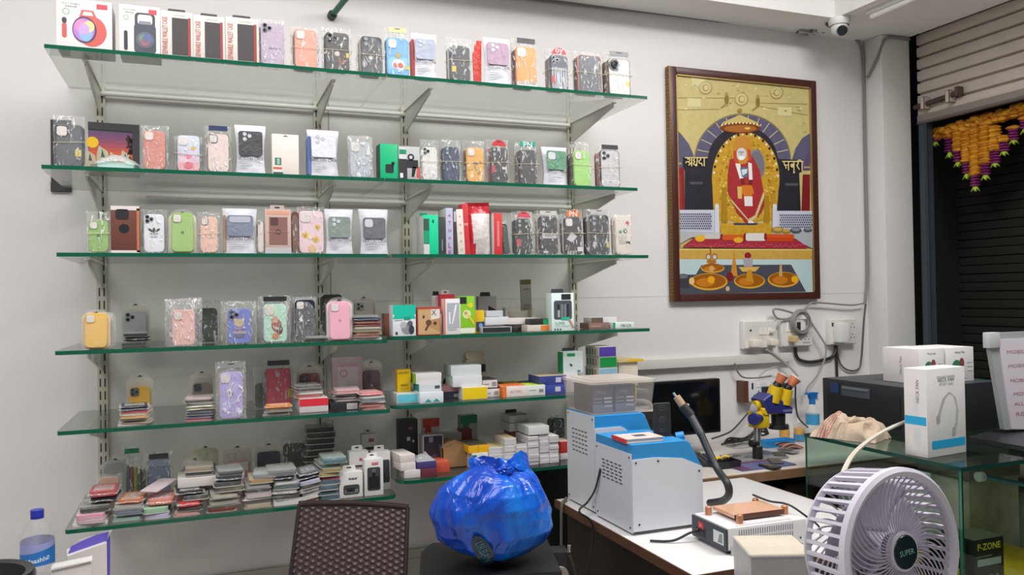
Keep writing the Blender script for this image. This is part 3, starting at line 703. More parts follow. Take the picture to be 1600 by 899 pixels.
# ---------- printed patterns (decals on flat faces)
def D_text(s, x=0, z=.5, w=.7, col='#e8e8e8', rot=0): return lambda p, W, H, y: p.text(s, x * W, z * H, y - .0002, col, w=w * W if not rot else w * H, rot=rot)
def combo(*fs):
    def g(p, W, H, y):
        for i, f in enumerate(fs): f(p, W, H, y - i * .0003)
    return g
def D_rect(x0, x1, z0, z1, col): return lambda p, W, H, y: p.rect(x0 * W, x1 * W, z0 * H, z1 * H, y, M(col, .45), t=.0003)
def D_disc(x, z, r, col, rz=None): return lambda p, W, H, y: p.prism(circ(x * W, z * H, r * W, (rz or r) * W, 20), y - .0003, y, M(col, .35))
def D_rr(x, z, w, h, r, col): return lambda p, W, H, y: p.rr(x * W, z * H, w * W, h * H, r * W, y - .0003, y, M(col, .4))
def D_poly(pts, col): return lambda p, W, H, y: p.prism([(a * W, b * H) for a, b in pts], y - .0003, y, M(col, .4))
def D_ring(x, z, r0, r1, col):
    def g(p, W, H, y):
        for i in range(20):
            a, b = 2 * PI * i / 20, 2 * PI * (i + 1.02) / 20
            p.prism([(x * W + r1 * W * math.cos(a), z * H + r1 * W * math.sin(a)), (x * W + r1 * W * math.cos(b), z * H + r1 * W * math.sin(b)), (x * W + r0 * W * math.cos(b), z * H + r0 * W * math.sin(b)), (x * W + r0 * W * math.cos(a), z * H + r0 * W * math.sin(a))], y - .0003, y, M(col, .4))
    return g
def D_dots(n, cols, zr=(.05, .95), r=(.03, .08), seed=1):
    def g(p, W, H, y):
        q = random.Random(seed)
        for i in range(n): p.prism(circ(q.uniform(-.42, .42) * W, q.uniform(*zr) * H, q.uniform(*r) * W, None, 8), y - .0003 - i * .00001, y, M(q.choice(cols), .4))
    return g
def D_stripes(cols, n=9, seed=1):
    def g(p, W, H, y):
        q = random.Random(seed); x = -.42
        for i in range(n):
            w = .84 / n * .5; o = .06 * math.sin(i)
            p.prism([(x * W, .06 * H), ((x + w) * W, .06 * H), ((x + w + o) * W, .35 * H), ((x + w + .02) * W, .66 * H), ((x + .02) * W, .66 * H), ((x + o) * W, .35 * H)], y - .0003, y, M(cols[i % len(cols)], .3)); x += .84 / n
    return g
def trefoil(p, W, H, y):
    for a, dx in ((.5 * PI, 0), (.8 * PI, -.17), (.2 * PI, .17)):
        cx, cz = dx * W, .60 * H; L, B = .15 * W, .065 * W
        p.prism([(cx + L * math.cos(t) * math.cos(a) - B * math.sin(t) * math.sin(a), cz + L * math.cos(t) * math.sin(a) + B * math.sin(t) * math.cos(a)) for t in [2 * PI * i / 14 for i in range(14)]], y - .0003, y, '#2a2b30')
    for i in range(3): p.rect(-.2 * W, .2 * W, (.525 - i * .022) * H, (.533 - i * .022) * H, y, '#3a3b40', t=.0003)
    p.text('adidas', 0, .43 * H, y - .0002, '#2f3036', w=.36 * W)
def wallet_art(p, W, H, y):
    p.rect(-.14 * W, .36 * W, .06 * H, .86 * H, y, M('#4b4547', .6, bump=.2, bscale=300), t=.0004)
    p.rect(.36 * W, .44 * W, .04 * H, .88 * H, y, '#a8433f', t=.0004)
    p.text('SEPARABLE WALLET CASE', -.36 * W, .46 * H, y - .0002, '#c5534e', w=.80 * H, h=.16 * W, rot=PI / 2)
    p.text('Lux Wallet', .1 * W, .92 * H, y - .0002, '#b0a59a', w=.36 * W)
def speaker_art(kind):
    def g(p, W, H, y):
        p.text('MULTI MOBILE', -.24 * W, .90 * H, y - .0002, '#5a565a', w=.32 * W); p.text('SPEAKER', -.24 * W, .845 * H, y - .0002, '#5a565a', w=.22 * W)
        p.rect(.22 * W, .42 * W, .84 * H, .94 * H, y, '#d0505c', t=.0004); D_ring(-.33, .74, .045, .07, '#a7c2a9')(p, W, H, y)
        p.rect(-.44 * W, -.28 * W, .005 * H, .035 * H, y, '#b5525a', t=.0004)
        if kind == 'red':
            p.prism(circ(.13 * W, .38 * H, .27 * W, .31 * W, 28), y - .0003, y, M('#d5605a', .4)); p.prism([(-.12 * W, .56 * H), (-.05 * W, .80 * H), (.16 * W, .80 * H), (.27 * W, .55 * H)], y - .0002, y, M('#d5605a', .4)); p.prism([(-.04 * W, .69 * H), (-.01 * W, .765 * H), (.13 * W, .765 * H), (.16 * W, .69 * H)], y - .0006, y - .0005, WHITE)
            p.prism(circ(.0, .40 * H, .22 * W, .27 * W, 28), y - .0007, y - .0004, M('#544056', .4))
            for i, (c, a, b, r) in enumerate((('#b77fd6', -.01, .40, .195), ('#e58fb8', -.05, .46, .12), ('#8fb7e8', .02, .31, .12), ('#e8d59c', .08, .47, .10), ('#c9a6e6', -.01, .41, .10))):
                p.prism(circ(a * W, b * H, r * W, r * 1.2 * W, 24), y - .0009 - i * .0001, y - .0007, M(c, .35))
            p.rr(-.36 * W, .36 * H, .085 * W, .30 * H, .01, y - .0003, y, M('#cf5a55', .4)); p.rr(-.36 * W, .56 * H, .085 * W, .12 * H, .012, y - .0006, y - .0003, M('#3d3a44', .4))
        else:
            p.rr(.13 * W, .33 * H, .54 * W, .60 * H, .012, y - .0003, y, M('#4e525c', .45)); p.rr(.13 * W, .66 * H, .50 * W, .40 * H, .012, y - .00015, y, M('#4a4d57', .45)); p.rr(.13 * W, .72 * H, .36 * W, .20 * H, .008, y - .0006, y - .0004, WHITE); p.rr(.13 * W, .655 * H, .30 * W, .07 * H, .003, y - .0008, y - .0006, M('#8b8f9a', .4))
            p.prism(circ(.13 * W, .31 * H, .22 * W, .22 * W, 26), y - .0007, y - .0003, M('#666a78', .5))
            for i, (c, a, b, r) in enumerate((('#6f8f7a', .09, .33, .12), ('#5f74a8', .18, .33, .12), ('#a06a74', .13, .26, .11), ('#6d7086', .13, .31, .07))): p.prism(circ(a * W, b * H, r * W, None, 20), y - .0009 - i * .0001, y - .0007, M(c, .4))
            p.rr(-.34 * W, .27 * H, .09 * W, .40 * H, .01, y - .0003, y, M('#3a3940', .4))
    return g
# ================================================================== top shelf
GB = 'cartons standing on the top shelf'
carton('1', 88, 175, 0, 'white carton printed with a red toy speaker on the top shelf', WHITE, d=.11, side='#c9c6c6', art=speaker_art('red'), group=GB)
carton('1', 186, 250, 9, 'white carton printed with a black square speaker on the top shelf', WHITE, d=.11, side='#c9c6c6', art=speaker_art('black'), group=GB)
for i, (a, b, v) in enumerate(((250.5, 301, 18), (302.5, 351, 25), (352.5, 404, 28))):
    carton('1', a, b, v, 'wallet case carton with red vertical lettering, ' + ['beside the black speaker carton', 'between two identical wallet cartons', 'beside the lilac bagged case'][i], '#ded8d0', d=.03, art=wallet_art, tab='#4a4648', group='wallet case cartons on the top shelf')
bagged('1', 405, 446, 27, 'lilac bagged phone case with black script on the top shelf', '#b9a9bd', cam='tri', camc='#b9a9bd', ch=.88, cw=.86, n=3, rest=['#cbbcbc', '#a89bab', '#cfc6c0'], deco=D_text('abcharn', .1, .42, .5, '#3f3a45'), rb=False)
bagged('1', 456, 500, 38, 'peach pink bagged phone case on the top shelf', '#eaa08c', cam='hole', camc='#eba795', n=4, rest=['#7d6a68', '#5c4d50', '#d9b8aa'], ch=.88)
bagged('1', 504, 551, 40, 'black bagged phone case with a brown strap on the top shelf', '#4c4a4d', cam='tri', n=3, ch=.84, deco=combo(D_disc(-.02, .47, .11, '#cfc6c2'), D_poly([(.05, .2), (.12, .16), (.42, .3), (.42, .36), (.2, .24), (.06, .42), (0, .4)], '#8a5c4a'), D_rect(.36, .48, .38, .5, '#d8c03a')))
bagged('1', 560, 602, 51, 'silver grey mirrored bagged phone case on the top shelf', M('#8d9299', .1, metal=.7), cam='dual', n=5, ch=.90, rest=['#5c524f', '#8d7f78', '#4a4547', '#b5aaa2'], deco=D_disc(-.05, .45, .1, '#c9c6c6'))
bagged('1', 602, 641, 41, 'sky blue printed bagged phone case on the top shelf', '#6fb0dc', cam='hole', camc='#84bee2', n=2, ch=.76, cw=.88, hd=('#d9d0a0', None, False), rb=False, deco=combo(D_rect(-.44, .44, .2, .5, '#8fc6e8'), D_disc(.02, .33, .28, '#e8ecef', .22), D_disc(-.1, .3, .12, '#d6706a'), D_disc(.12, .3, .12, '#c95a55'), D_disc(.02, .56, .13, '#b7a468'), D_rect(.34, .5, .2, .3, '#d6bf3a')))
pouch('1', 645, 684, 50, 'pale grey blue case in a frosted pouch on the top shelf', '#a9b2c4', cam='tri', win=(.42, .86), side='#a83a3c', n=1)
bagged('1', 699, 739, 56, 'black creased bagged phone case with yellow sticker on the top shelf', '#494b52', cam='dual', n=3, ch=.78, deco=D_rect(-.42, -.2, .28, .44, '#d3bf4a'))
t = thing('red_strap_pack', 'red hanging strips of packaging beside the mauve pouch on the top shelf', 'phone case', tuple(on_y(750, 120, YF))[:2] + (top('1') + .0006,))
m = MB()
for i, (x, h) in enumerate(((-.014, .115), (-.004, .145), (.007, .165))): m.prism([(x - .008, 0), (x + .006, 0), (x + .009, h), (x - .009, h), (x - .011, h * .9)], .004 + i * .010, .010 + i * .010, M(['#c4473c', '#d33b2e', '#d8382b'][i], .35, bump=.3, bscale=60))
m.build('strip', t)
pouch('1', 758, 799, 57, 'mauve pink case in a frosted pouch on the top shelf', '#b193a8', cam='tri', win=(.42, .88))
bagged('1', 803, 843, 58, 'orange tan leather look bagged phone case on the top shelf', '#e59a4b', cam='hole', camc='#e8dcd2', n=4, ch=.80, hd='#4a4648', rb=False, deco=combo(D_rect(-.5, .5, 0, .14, '#d8d6d6'), D_text('LEATHER CASE', 0, .11, .85, '#55545a')), rest=['#8d4a46', '#6d3a3a'])
bagged('1', 857, 892, 73, 'black and white zebra striped bagged phone case on the top shelf', '#3d4356', cam='tri', n=4, ch=.80, hd=('#c23a40', 'oy', True), deco=combo(D_stripes(['#c9ccd6'], 8), D_rect(-.45, -.25, .2, .42, '#c23a40')), rest=['#9a8f88', '#6d625e'])
bagged('1', 900, 945, 78, 'slate grey bagged phone case with brown frame on the top shelf', '#4a4f59', cam=None, n=4, ch=.86, rim='#c47a62', rest=['#3f3a44', '#c4775f', '#4b4a55'], deco=combo(*[D_disc(-.28, .86 - i * .08, .05, '#393d46') for i in range(4)]))
bagged('1', 948, 989, 79, 'clear bagged phone case with black round camera ring on the top shelf', '#d5d3d1', cam='round', camc='#393a3e', n=4, ch=.80, rim='#55565a', hd='#84868a', rest=['#8a7a62', '#b5a892', '#6b6259'], deco=D_rect(.32, .48, .28, .42, '#d6bf3a'))
# ================================================================== second shelf
bagged('2', 82, 132, 179, 'dark grey bagged phone case at the left end of the second shelf', '#565960', cam='hole', camc='#4a4c52', n=2, ch=.80, cw=.90, deco=combo(D_rect(.22, .44, .26, .42, '#cdb83a')))
p0, p1 = on_y(79, 187, -.001), on_y(112, 287, -.001)
bd = thing('wall_panel', 'narrow black panel on the wall at the left end of the second shelf', 'panel', (p0.x, -.001, p1.z))
m = MB(); m.box(0, p1.x - p0.x, -.014, 0, 0, SH['2'] - .012 - p1.z, M('#36363a', .5)); m.box(0, p1.x - p0.x, -.003, 0, SH['2'] - .013 - p1.z, p0.z - p1.z, M('#36363a', .5)); m.build('panel', bd)
def sunset(p, W, H, y):
    for i in range(10):
        c = ['#e08a2c', '#e07c2c', '#dd6d2c', '#d5602e', '#c95832', '#bb5142', '#a34c58', '#8d4a66', '#7c4a6e', '#6f4a72'][i]
        p.rect(-.49 * W, .36 * W, (.08 + i * .075) * H, (.155 + i * .075) * H, y, M(c, .45), t=.0003)
    D_disc(-.42, .62, .12, '#e8bc2a')(p, W, H, y - .0004)
    for cx, cz, r in ((-.46, .32, .12), (-.22, .40, .13), (-.02, .34, .09), (.22, .36, .11)):
        D_poly([(cx - r, cz - .3), (cx - r * .9, cz), (cx - r * .6, cz + r * 1.3), (cx, cz + r * .9), (cx + r * .7, cz + r * .5), (cx + r, cz - .1), (cx + r, cz - .3)], '#b9b39a')(p, W, H, y - .0006); D_poly([(cx - r * .3, cz - .05), (cx - r * .1, cz + r * .8), (cx + r * .3, cz - .05)], '#4f5a4c')(p, W, H, y - .0009)
    for i in range(14):
        a, b = R.uniform(.27, .42), R.uniform(.2, .85); D_poly([(a - .06, b - .05), (a, b + .06), (a + .07, b - .03)], '#3a2a24')(p, W, H, y - .0006)
    D_rect(.36, .5, 0, 1, '#39383c')(p, W, H, y - .0010); D_rect(-.5, .5, .86, 1, '#39383c')(p, W, H, y - .0012)
carton('2', 138, 218, 193, 'dark framed sunset painting leaning behind a mint case pack', '#39383c', d=.02, y=-.30, art=sunset, name='sunset_painting', cat='painting', rz=.06)
carton('2', 150, 210, 193, 'tmp', WHITE) if False else None
fp = thing('flat_case_pack', 'mint case pack in clear plastic lying before the sunset painting', 'phone case', tuple(on_y(181, 250, -.44))[:2] + (top('2') + .0006,))
m = MB(); m.rr(0, .012, .105, .022, .008, -.005, .11, M('#bfe0d8', .35), ch=.003); m.build('case', fp)
m = MB(); m.grid(lambda a, b: ((a - .5) * .15, -.012 + b * .13, .002 + .05 * math.sin(PI * a) ** .6 * math.sin(PI * (.15 + b * .8)) + .006 * noise.noise(Vector((a * 6, b * 6, 3)))), 12, 8, film(body=.3, crease_glint=.4)); m.build('bag', fp, norm=False)
bagged('2', 219, 263, 194, 'coral glitter bagged phone case on the second shelf', M('#dd8f80', .35, bump=.6, bscale=300, var=.3, vscale=120), cam='hole', camc='#e2a496', n=3, ch=.84, rb=False)
bagged('2', 272, 317, 210, 'pastel rainbow bagged phone case with a small unicorn print on the second shelf', '#cfd4de', cam='hole', camc='#d8d9e2', n=4, ch=.95, deco=combo(D_rect(-.46, .46, .03, .25, '#e7a7b6'), D_rect(-.46, .46, .25, .45, '#dcbfd2'), D_rect(-.46, .46, .45, .65, '#cccae0'), D_disc(-.02, .42, .15, '#e27f96', .1), D_disc(.2, .66, .1, '#d8b25a'), D_disc(0, .18, .2, '#df6f80', .16)), rest=['#55585e', '#9da0a6'])
bagged('2', 320, 362, 195, 'pale pink bagged phone case with dark rim and blue bag edge, second shelf', '#e2cfcb', cam='hole', camc='#5a5558', n=2, ch=.80, rim='#6a6266', hd='#2c3a66', rb=False)
pouch('2', 368, 415, 194, 'charcoal case in a frosted pouch on the second shelf', '#4d4d52', cam='dual', win=(.36, .86))
def cream_art(p, W, H, y):
    D_rect(-.46, -.14, .06, .44, '#e9e4df')(p, W, H, y); D_rect(-.40, -.16, .24, .42, '#4f7a68')(p, W, H, y - .0004); D_rect(-.32, -.22, .26, .40, '#9cc2b0')(p, W, H, y - .0007); D_rect(-.46, -.14, .14, .19, '#d9624a')(p, W, H, y - .0004); D_rect(-.46, -.1, .01, .07, '#4f5652')(p, W, H, y - .0004); D_poly([(-.1, .94), (.12, .94), (.01, .985)], '#8b8682')(p, W, H, y)
carton('2', 425, 467, 210, 'plain cream carton with a small green picture on the second shelf', '#e8dfd8', d=.035, art=cream_art, rz=.03)
pouch('2', 482, 530, 201, 'white case in a frosted pouch with a bitten apple mark on the second shelf', '#dcdce4', cam='tri', win=(.40, .90), side='#5d78b0', n=2)
bagged('2', 544, 583, 212, 'clear crinkled bagged phone case on the second shelf', '#b5bcc6', cam='hole', camc='#c9ced6', n=1, ch=.84, cw=.84, film_=BAGW, rb=False)
def green_art(p, W, H, y): D_rr(.02, .30, .46, .25, .1, '#2c3236')(p, W, H, y); D_disc(.22, .45, .10, '#2c3236')(p, W, H, y); D_rr(.20, .40, .09, .16, .04, '#2c3236')(p, W, H, y)
carton('2', 594, 622, 225, 'bright green earphone carton on the second shelf', '#12b57a', d=.055, side='#2c5148', art=green_art, tab=None, lean=0, rz=.05)
def gadget(p, W, H, y): D_rect(-.5, -.1, .0, .62, '#33363a')(p, W, H, y); D_rect(-.46, -.14, .62, .95, '#d4d4d4')(p, W, H, y); D_rect(-.46, -.14, .76, .9, '#1a8f6a')(p, W, H, y - .0003); D_disc(.08, .68, .16, '#2e3034')(p, W, H, y); D_disc(.08, .68, .08, '#c9c9c9')(p, W, H, y - .0003); D_rect(-.1, .42, .36, .6, '#2b2c30')(p, W, H, y); D_poly([(.1, .1), (.22, .1), (.34, .4), (.14, .4)], '#2b2c30')(p, W, H, y); D_poly([(.34, .1), (.5, .04), (.5, .42), (.36, .36)], '#cf5a4c')(p, W, H, y); D_rect(-.44, -.3, .06, .2, '#e6e6e6')(p, W, H, y - .0004)
carton('2', 623, 656, 229, 'grey carton printed with a black holder beside the green earphone carton', '#b9bbbb', d=.05, art=gadget)
bagged('2', 657, 687, 218, 'white bagged phone case with black lenses on the second shelf', '#dbd9d6', cam='tri', camc='#dbd9d6', n=1, ch=.80, rb=True)
bagged('2', 690, 722, 217, 'navy blue bagged phone case on the second shelf', '#33405f', cam='dual', n=2, ch=.80)
bagged('2', 726, 760, 218, 'mustard yellow printed bagged phone case on the second shelf', '#e2a94c', cam='hole', camc='#d9c0a6', n=3, ch=.80, deco=D_dots(16, ['#7b7a74', '#e8d6b8', '#a58a54'], (.1, .6), (.04, .1), 3))
bagged('2', 763, 798, 217, 'black bagged phone case under a red header tag on the second shelf', '#36373c', cam='dual', n=3, ch=.80, hd=('#c42f3a', None, True), deco=combo(D_rect(-.45, -.25, .3, .5, '#b73a42'), D_rect(.15, .4, .4, .47, '#d6d3d6')), rest=['#b5545a', '#8a3c42'])
bagged('2', 808, 843, 220, 'black bagged phone case under a teal header tag on the second shelf', '#383a3f', cam='dual', n=4, ch=.78, hd=('#1f9a8a', 'PN', False), rest=['#8a5a54', '#6a6562'])
pouch('2', 851, 889, 228, 'green case in a frosted pouch on the second shelf', '#5f8f74', cam='hole', win=(.40, .88), n=2)
bagged('2', 894, 927, 219, 'lime green bagged phone case on the second shelf', '#9bd06e', cam='hole', camc='#8fc463', n=5, ch=.76, rb=True, rest=['#5a4f46', '#75695f', '#4a443f'])
bagged('2', 936, 972, 225, 'clear grey bagged case with black rim at the right end of the second shelf', '#c2bfc2', cam='tri', camc='#45474c', n=4, ch=.84, rim='#4a4c50', hd='#2c2d31', deco=combo(D_rect(-.5, .5, .12, .2, '#e6e4e4'), D_text('LEATHER CASE', 0, .16, .8, '#4c4b50')), rest=['#b5756a', '#9a8a80'])
# ================================================================== third shelf
bagged('3', 135, 172, 330, 'sage green bagged case with an apple mark at the left end of the third shelf', '#8fb866', cam='hole', camc='#7fa25a', n=1, ch=.76, cw=.86, logo='#43622f')
def bro(p, W, H, y): D_rr(-.10, .82, .46, .22, .09, '#2e2c30')(p, W, H, y); D_disc(-.04, .52, .18, '#23282a')(p, W, H, y); D_rect(-.5, .5, .91, 1, '#e2d8d6')(p, W, H, y); D_rect(-.5, .5, 0, .06, '#e2dcda')(p, W, H, y); D_rect(.40, .5, .02, .95, '#c2744f')(p, W, H, y)
carton('3', 173, 218, 322, 'brown leather case carton with black camera and round magnet window', '#6d3f35', d=.03, art=bro)
bagged('3', 220, 261, 326, 'white bagged phone case with black trefoil logo on the third shelf', '#e2e3ea', cam='tri', camc='#c9c9d2', n=4, ch=.86, deco=trefoil, rim='#8b8b90', rb=False, rest=['#4a4b4e', '#8f8f90'])
blister('3', 262, 308, 326, 'light green case in a cream blister pack on the third shelf', '#9dc06f', cam='hole', camc='#88ab5e', logo='#4f6f38', frac=.88, tray='#e0dbc2')
bagged('3', 309, 344, 330, 'pale peach bagged case with camera ring on the third shelf', '#e8bfae', cam='hole', camc='#8b7d7a', n=3, ch=.84, rb=True, deco=D_ring(0, .5, .16, .20, '#c9a498'))
pouch('3', 349, 401, 325, 'slate blue case in a white frosted pouch on the third shelf', '#7d8798', cam='wide', win=(.38, .84), side='#a58a78')
t = bagged('3', 402, 413, 342, 'slim cream pack on edge between pouch and brown case on the third shelf', '#d8cdc6', cam='dual', n=3, ch=.9, rb=False)
def pkb(p, W, H, y): D_rect(-.34, .36, .2, .82, '#8d6660')(p, W, H, y); D_rr(-.14, .72, .30, .18, .07, '#5e4745')(p, W, H, y - .0003); D_ring(.0, .49, .07, .11, '#5a4648')(p, W, H, y - .0003); D_rect(-.42, .42, .88, .95, '#e0a184')(p, W, H, y); D_rect(-.5, .5, 0, .14, '#c3c0c6')(p, W, H, y); D_rect(-.42, .42, .484, .49, '#cf9a94')(p, W, H, y - .0009)
carton('3', 414, 455, 327, 'dusty rose case carton with a copper top band on the third shelf', '#c9aea4', d=.03, art=pkb, tab='#bfb6b0')
bagged('3', 455, 468, 328, 'dark brown bagged pack on edge beside the flower case on the third shelf', '#6d4538', cam=None, n=3, ch=.95, rb=False)
bagged('3', 465, 508, 322, 'pink bagged case with yellow flower charms on the third shelf', '#e6cbd2', cam='hole', camc='#dcc3d6', n=2, ch=.88, cw=.88, rb=False, deco=combo(D_disc(-.26, .44, .13, '#e2bd2a'), D_disc(.26, .64, .12, '#dcb94a'), D_disc(.18, .34, .14, '#e3b95a'), D_disc(.02, .12, .16, '#e0b886'), D_disc(-.05, .40, .10, '#eadfc0'), D_disc(.26, .64, .05, '#b5922a'), D_disc(-.26, .44, .05, '#b5922a'), D_disc(.18, .34, .05, '#c9922a')))
pouch('3', 509, 552, 326, 'grey green case in a white frosted pouch on the third shelf', '#84918b', cam='tri', win=(.36, .82))
pouch('3', 563, 607, 326, 'dark grey case in a white frosted pouch standing apart on the third shelf', '#6c6d75', cam='hole', win=(.34, .80))
# right half: boxes on edge like books
def spine(k, u0, u1, vt, label, col, lean_deg=0, art=None, tab=None, front='#d9d4cf', d=.10):
    return carton(k, u0, u1, vt, label, col, d=d, side=front, art=art, tab=tab, group='case cartons standing on edge on the third shelf')
def g1(p, W, H, y): D_rect(-.5, -.12, .0, .9, '#3a5a4c')(p, W, H, y); D_rect(-.5, -.12, .28, .6, '#1f9a70')(p, W, H, y - .0003); D_rect(-.5, -.12, 0, .26, '#d0d2d0')(p, W, H, y - .0003); D_rect(.1, .2, .80, .88, '#1a4a3a')(p, W, H, y)
spine('3', 662, 685, 336, 'bright green case carton standing on edge on the third shelf', '#12d09a', art=g1, tab='#12c08e')
spine('3', 685.5, 696, 339, 'dark charcoal carton on edge next to the bright green one', '#3d4347', art=D_rect(-.05, .1, .1, .4, '#8a8f92'))
spine('3', 697, 708, 325, 'lavender blue carton on edge with red letters', '#b9bcd8', art=combo(*[D_text(c, 0, .84 - i * .16, .4, '#c0587e') for i, c in enumerate('ATNALE')]))
spine('3', 708.5, 713.5, 327, 'thin black carton on edge beside the lavender one', '#413b40', art=D_rect(-.3, .3, .72, .95, '#c9c4c9'))
t = spine('3', 716, 727, 327, 'cream carton on edge leaning beside the red pouch', '#e6dbd2', art=combo(*[D_disc(0, .84 - i * .18, .14, '#c9b8ae') for i in range(5)])); t.rotation_euler.y = -.05
rp = thing('red_pouch', 'red and white crinkled pouch leaning among the cartons on the third shelf', 'pouch', tuple(on_y(753, 380, YF))[:2] + (top('3') + .001,)); rp.rotation_euler.y = -.04
m = MB(); m.box(-.066, -.044, 0, .05, 0, .185, M('#c93a41', .4), bev=.002); m.text('M', -.055, .11, -.0002, '#f0dede', w=.010); m.build('carton', rp)
def rsk(s):
    return lambda a, b: (-.042 + a * .080 + .012 * b * (a - .5), .02 + (.022 * math.sin(PI * a) * math.sin(PI * min(1, b * 1.1)) * (-1 if s == 0 else 1)) + .003 * noise.noise(Vector((a * 8, b * 8, 1))), b * .19)
m = MB(); m.grid(rsk(0), 10, 14, M('#dcd6d4', .25, bump=.5, bscale=40)); m.grid(rsk(1), 10, 14, M('#dcd6d4', .25))
rd = m.mi(M('#c9303b', .25, bump=.5, bscale=40)); m.bm.faces.ensure_lookup_table()
for f in m.bm.faces:
    c = f.calc_center_median()
    if c.z > .148 or c.x < -.030 + (.19 - c.z) * .05: f.material_index = rd
m.build('pouch', rp, norm=False)
spine('3', 772, 785, 333, 'red carton on edge with white dotted lettering on the third shelf', '#d23a3e', art=D_text('OOOOOOOOO', 0, .5, .6, '#f2dede', rot=PI / 2), tab='#a33a3c')
t = bagged('3', 787, 799, 345, 'dark curved pack leaning against the red lettered carton', '#3a3a3e', cam=None, n=3, ch=.9, rb=False); t.rotation_euler.y = -.10
bagged('3', 803, 836, 329, 'black bagged phone case with red sticker on the third shelf', '#35363b', cam='dual', n=3, ch=.80, hd=('#d0505c', None, True), deco=D_rect(-.48, -.22, .24, .44, '#b73a48'))
bagged('3', 839, 876, 328, 'black bagged phone case with a grey label across it on the third shelf', '#393a3f', cam='dual', n=3, ch=.84, hd='#bfbcb8', deco=combo(D_rect(-.34, .4, .44, .57, '#c4c4c6'), D_text('MAT', .06, .505, .5, '#6a6a6e'), D_rect(-.3, -.05, .05, .11, '#cfcdd0')))
bagged('3', 879, 914, 326, 'dark phone case bagged under an orange arched tag on the third shelf', '#3b3639', cam='hole', camc='#8b888c', n=3, ch=.80, hd=('#e5752a', 'PN', True), deco=combo(D_poly([(-.4, .42), (-.1, .62), (.2, .5), (-.1, .34)], '#c9c6c9'), D_rect(.2, .48, .1, .22, '#d8d3d8'), D_text('BEST', -.1, .06, .55, '#e2dfe2')))
bagged('3', 918, 956, 326, 'black bagged phone case with silver rim on the third shelf', '#3a3c41', cam='dual', n=4, ch=.84, hd='#b5b3b2', rim='#7d7f82', deco=D_rect(.38, .5, .2, .34, '#cdb83a'))
bagged('3', 959, 991, 333, 'cream bagged case with small green and red motifs on the third shelf', '#d8d0c6', cam=None, n=3, ch=.92, rb=False, deco=combo(D_disc(.1, .62, .13, '#3f6d58'), D_disc(-.2, .6, .1, '#5f8f78'), D_disc(.25, .83, .11, '#c9404a'), D_rect(-.3, .1, .3, .52, '#b9b3aa'), D_rect(.12, .4, .3, .36, '#4c4a48'), D_disc(.12, .62, .06, '#d8d0c6')), rest=['#cfc6b8', '#b8ad9f'])
# ================================================================== fourth shelf, left pane
def arc_glint(p, W, H, y): pass
blister('4', 126, 173, 484, 'yellow case in a blister pack at the left end of the fourth shelf', '#e9bd5c', vb=546, cam='hole', camc='#e2b24f', frac=.88, n=4, tray='#e9cfa2', rest=['#cbb59a', '#8a8f94', '#a8a29a'])
blister('4', 187, 235, 471, 'grey phone in a tall clear blister pack on the fourth shelf', '#bfc2c8', vb=536, cam='tri', camc='#b5b8be', frac=.72)
bagged('4', 257, 316, 466, 'rose pink case in a large clear bag on the fourth shelf', '#e9b7ae', vb=542, cam='hole', camc='#d39a88', n=5, ch=.74, cw=.60, rest=['#b58aa0', '#a97a94', '#c99ab0'], rb=False, film_=BAGW)
bagged('4', 302, 344, 468, 'dark green crinkled bag behind the rose pink case on the fourth shelf', '#2d3a36', y=-.30, cam=None, n=3, ch=.78, rest=['#2a332f', '#353d38'], rb=False)
bagged('4', 346, 402, 470, 'periwinkle blue case with a small bear print on the fourth shelf', '#6f7cc6', vb=540, cam='tri', camc='#6f7cc6', n=6, ch=.80, cw=.66, rb=False, deco=combo(D_disc(-.02, .62, .22, '#c9b58f', .17), D_disc(-.18, .70, .07, '#c9b58f'), D_disc(.14, .70, .07, '#c9b58f'), D_rect(-.22, .2, .42, .5, '#9a86a8'), D_rect(-.28, .28, .30, .38, '#a89a9e'), D_rect(-.2, .2, .2, .26, '#6d6a7c')), rest=['#c9c2ba', '#9a9490', '#b9b0b4'])
bagged('4', 404, 456, 462, 'mint green case with a brown printed figure on the fourth shelf', '#b6dfca', vb=536, cam='hole', camc='#cfd6a0', n=5, ch=.80, cw=.70, hd='#26282c', rb=False, deco=combo(D_disc(.05, .46, .22, '#a8654a', .3), D_disc(-.02, .62, .16, '#c9a08a'), D_disc(.18, .34, .14, '#57342c', .2), D_disc(.0, .18, .15, '#c9895c')), rest=['#b9a5cf', '#9a9490', '#a58fb8'])
bagged('4', 457, 497, 463, 'midnight navy case in a clear bag on the fourth shelf', '#23283a', vb=534, cam='hole', camc='#3a4052', n=6, ch=.90, cw=.78, rb=False, rest=['#5a5c60', '#3a3c42', '#77787c'], film_=BAGW)
blister('4', 510, 553, 464, 'pink case with apple mark in a blister pack on the fourth shelf', '#efaec2', vb=533, cam='hole', camc='#e39db2', logo='#c9899c', frac=.86, n=3, tray='#ead9dc')
blister('4', 551, 589, 460, 'white blister pack with a printed card behind the stack on the fourth shelf', '#d8d6cc', y=-.22, cam='sq', camc='#b9b9b8', frac=.8, tray='#dcd6c4')
bagged('4', 500, 540, 458, 'dark glossy bag standing behind the pink blister pack on the fourth shelf', '#2f3133', y=-.25, cam=None, n=3, ch=.95, rb=False, rest=['#2a2c2e'])
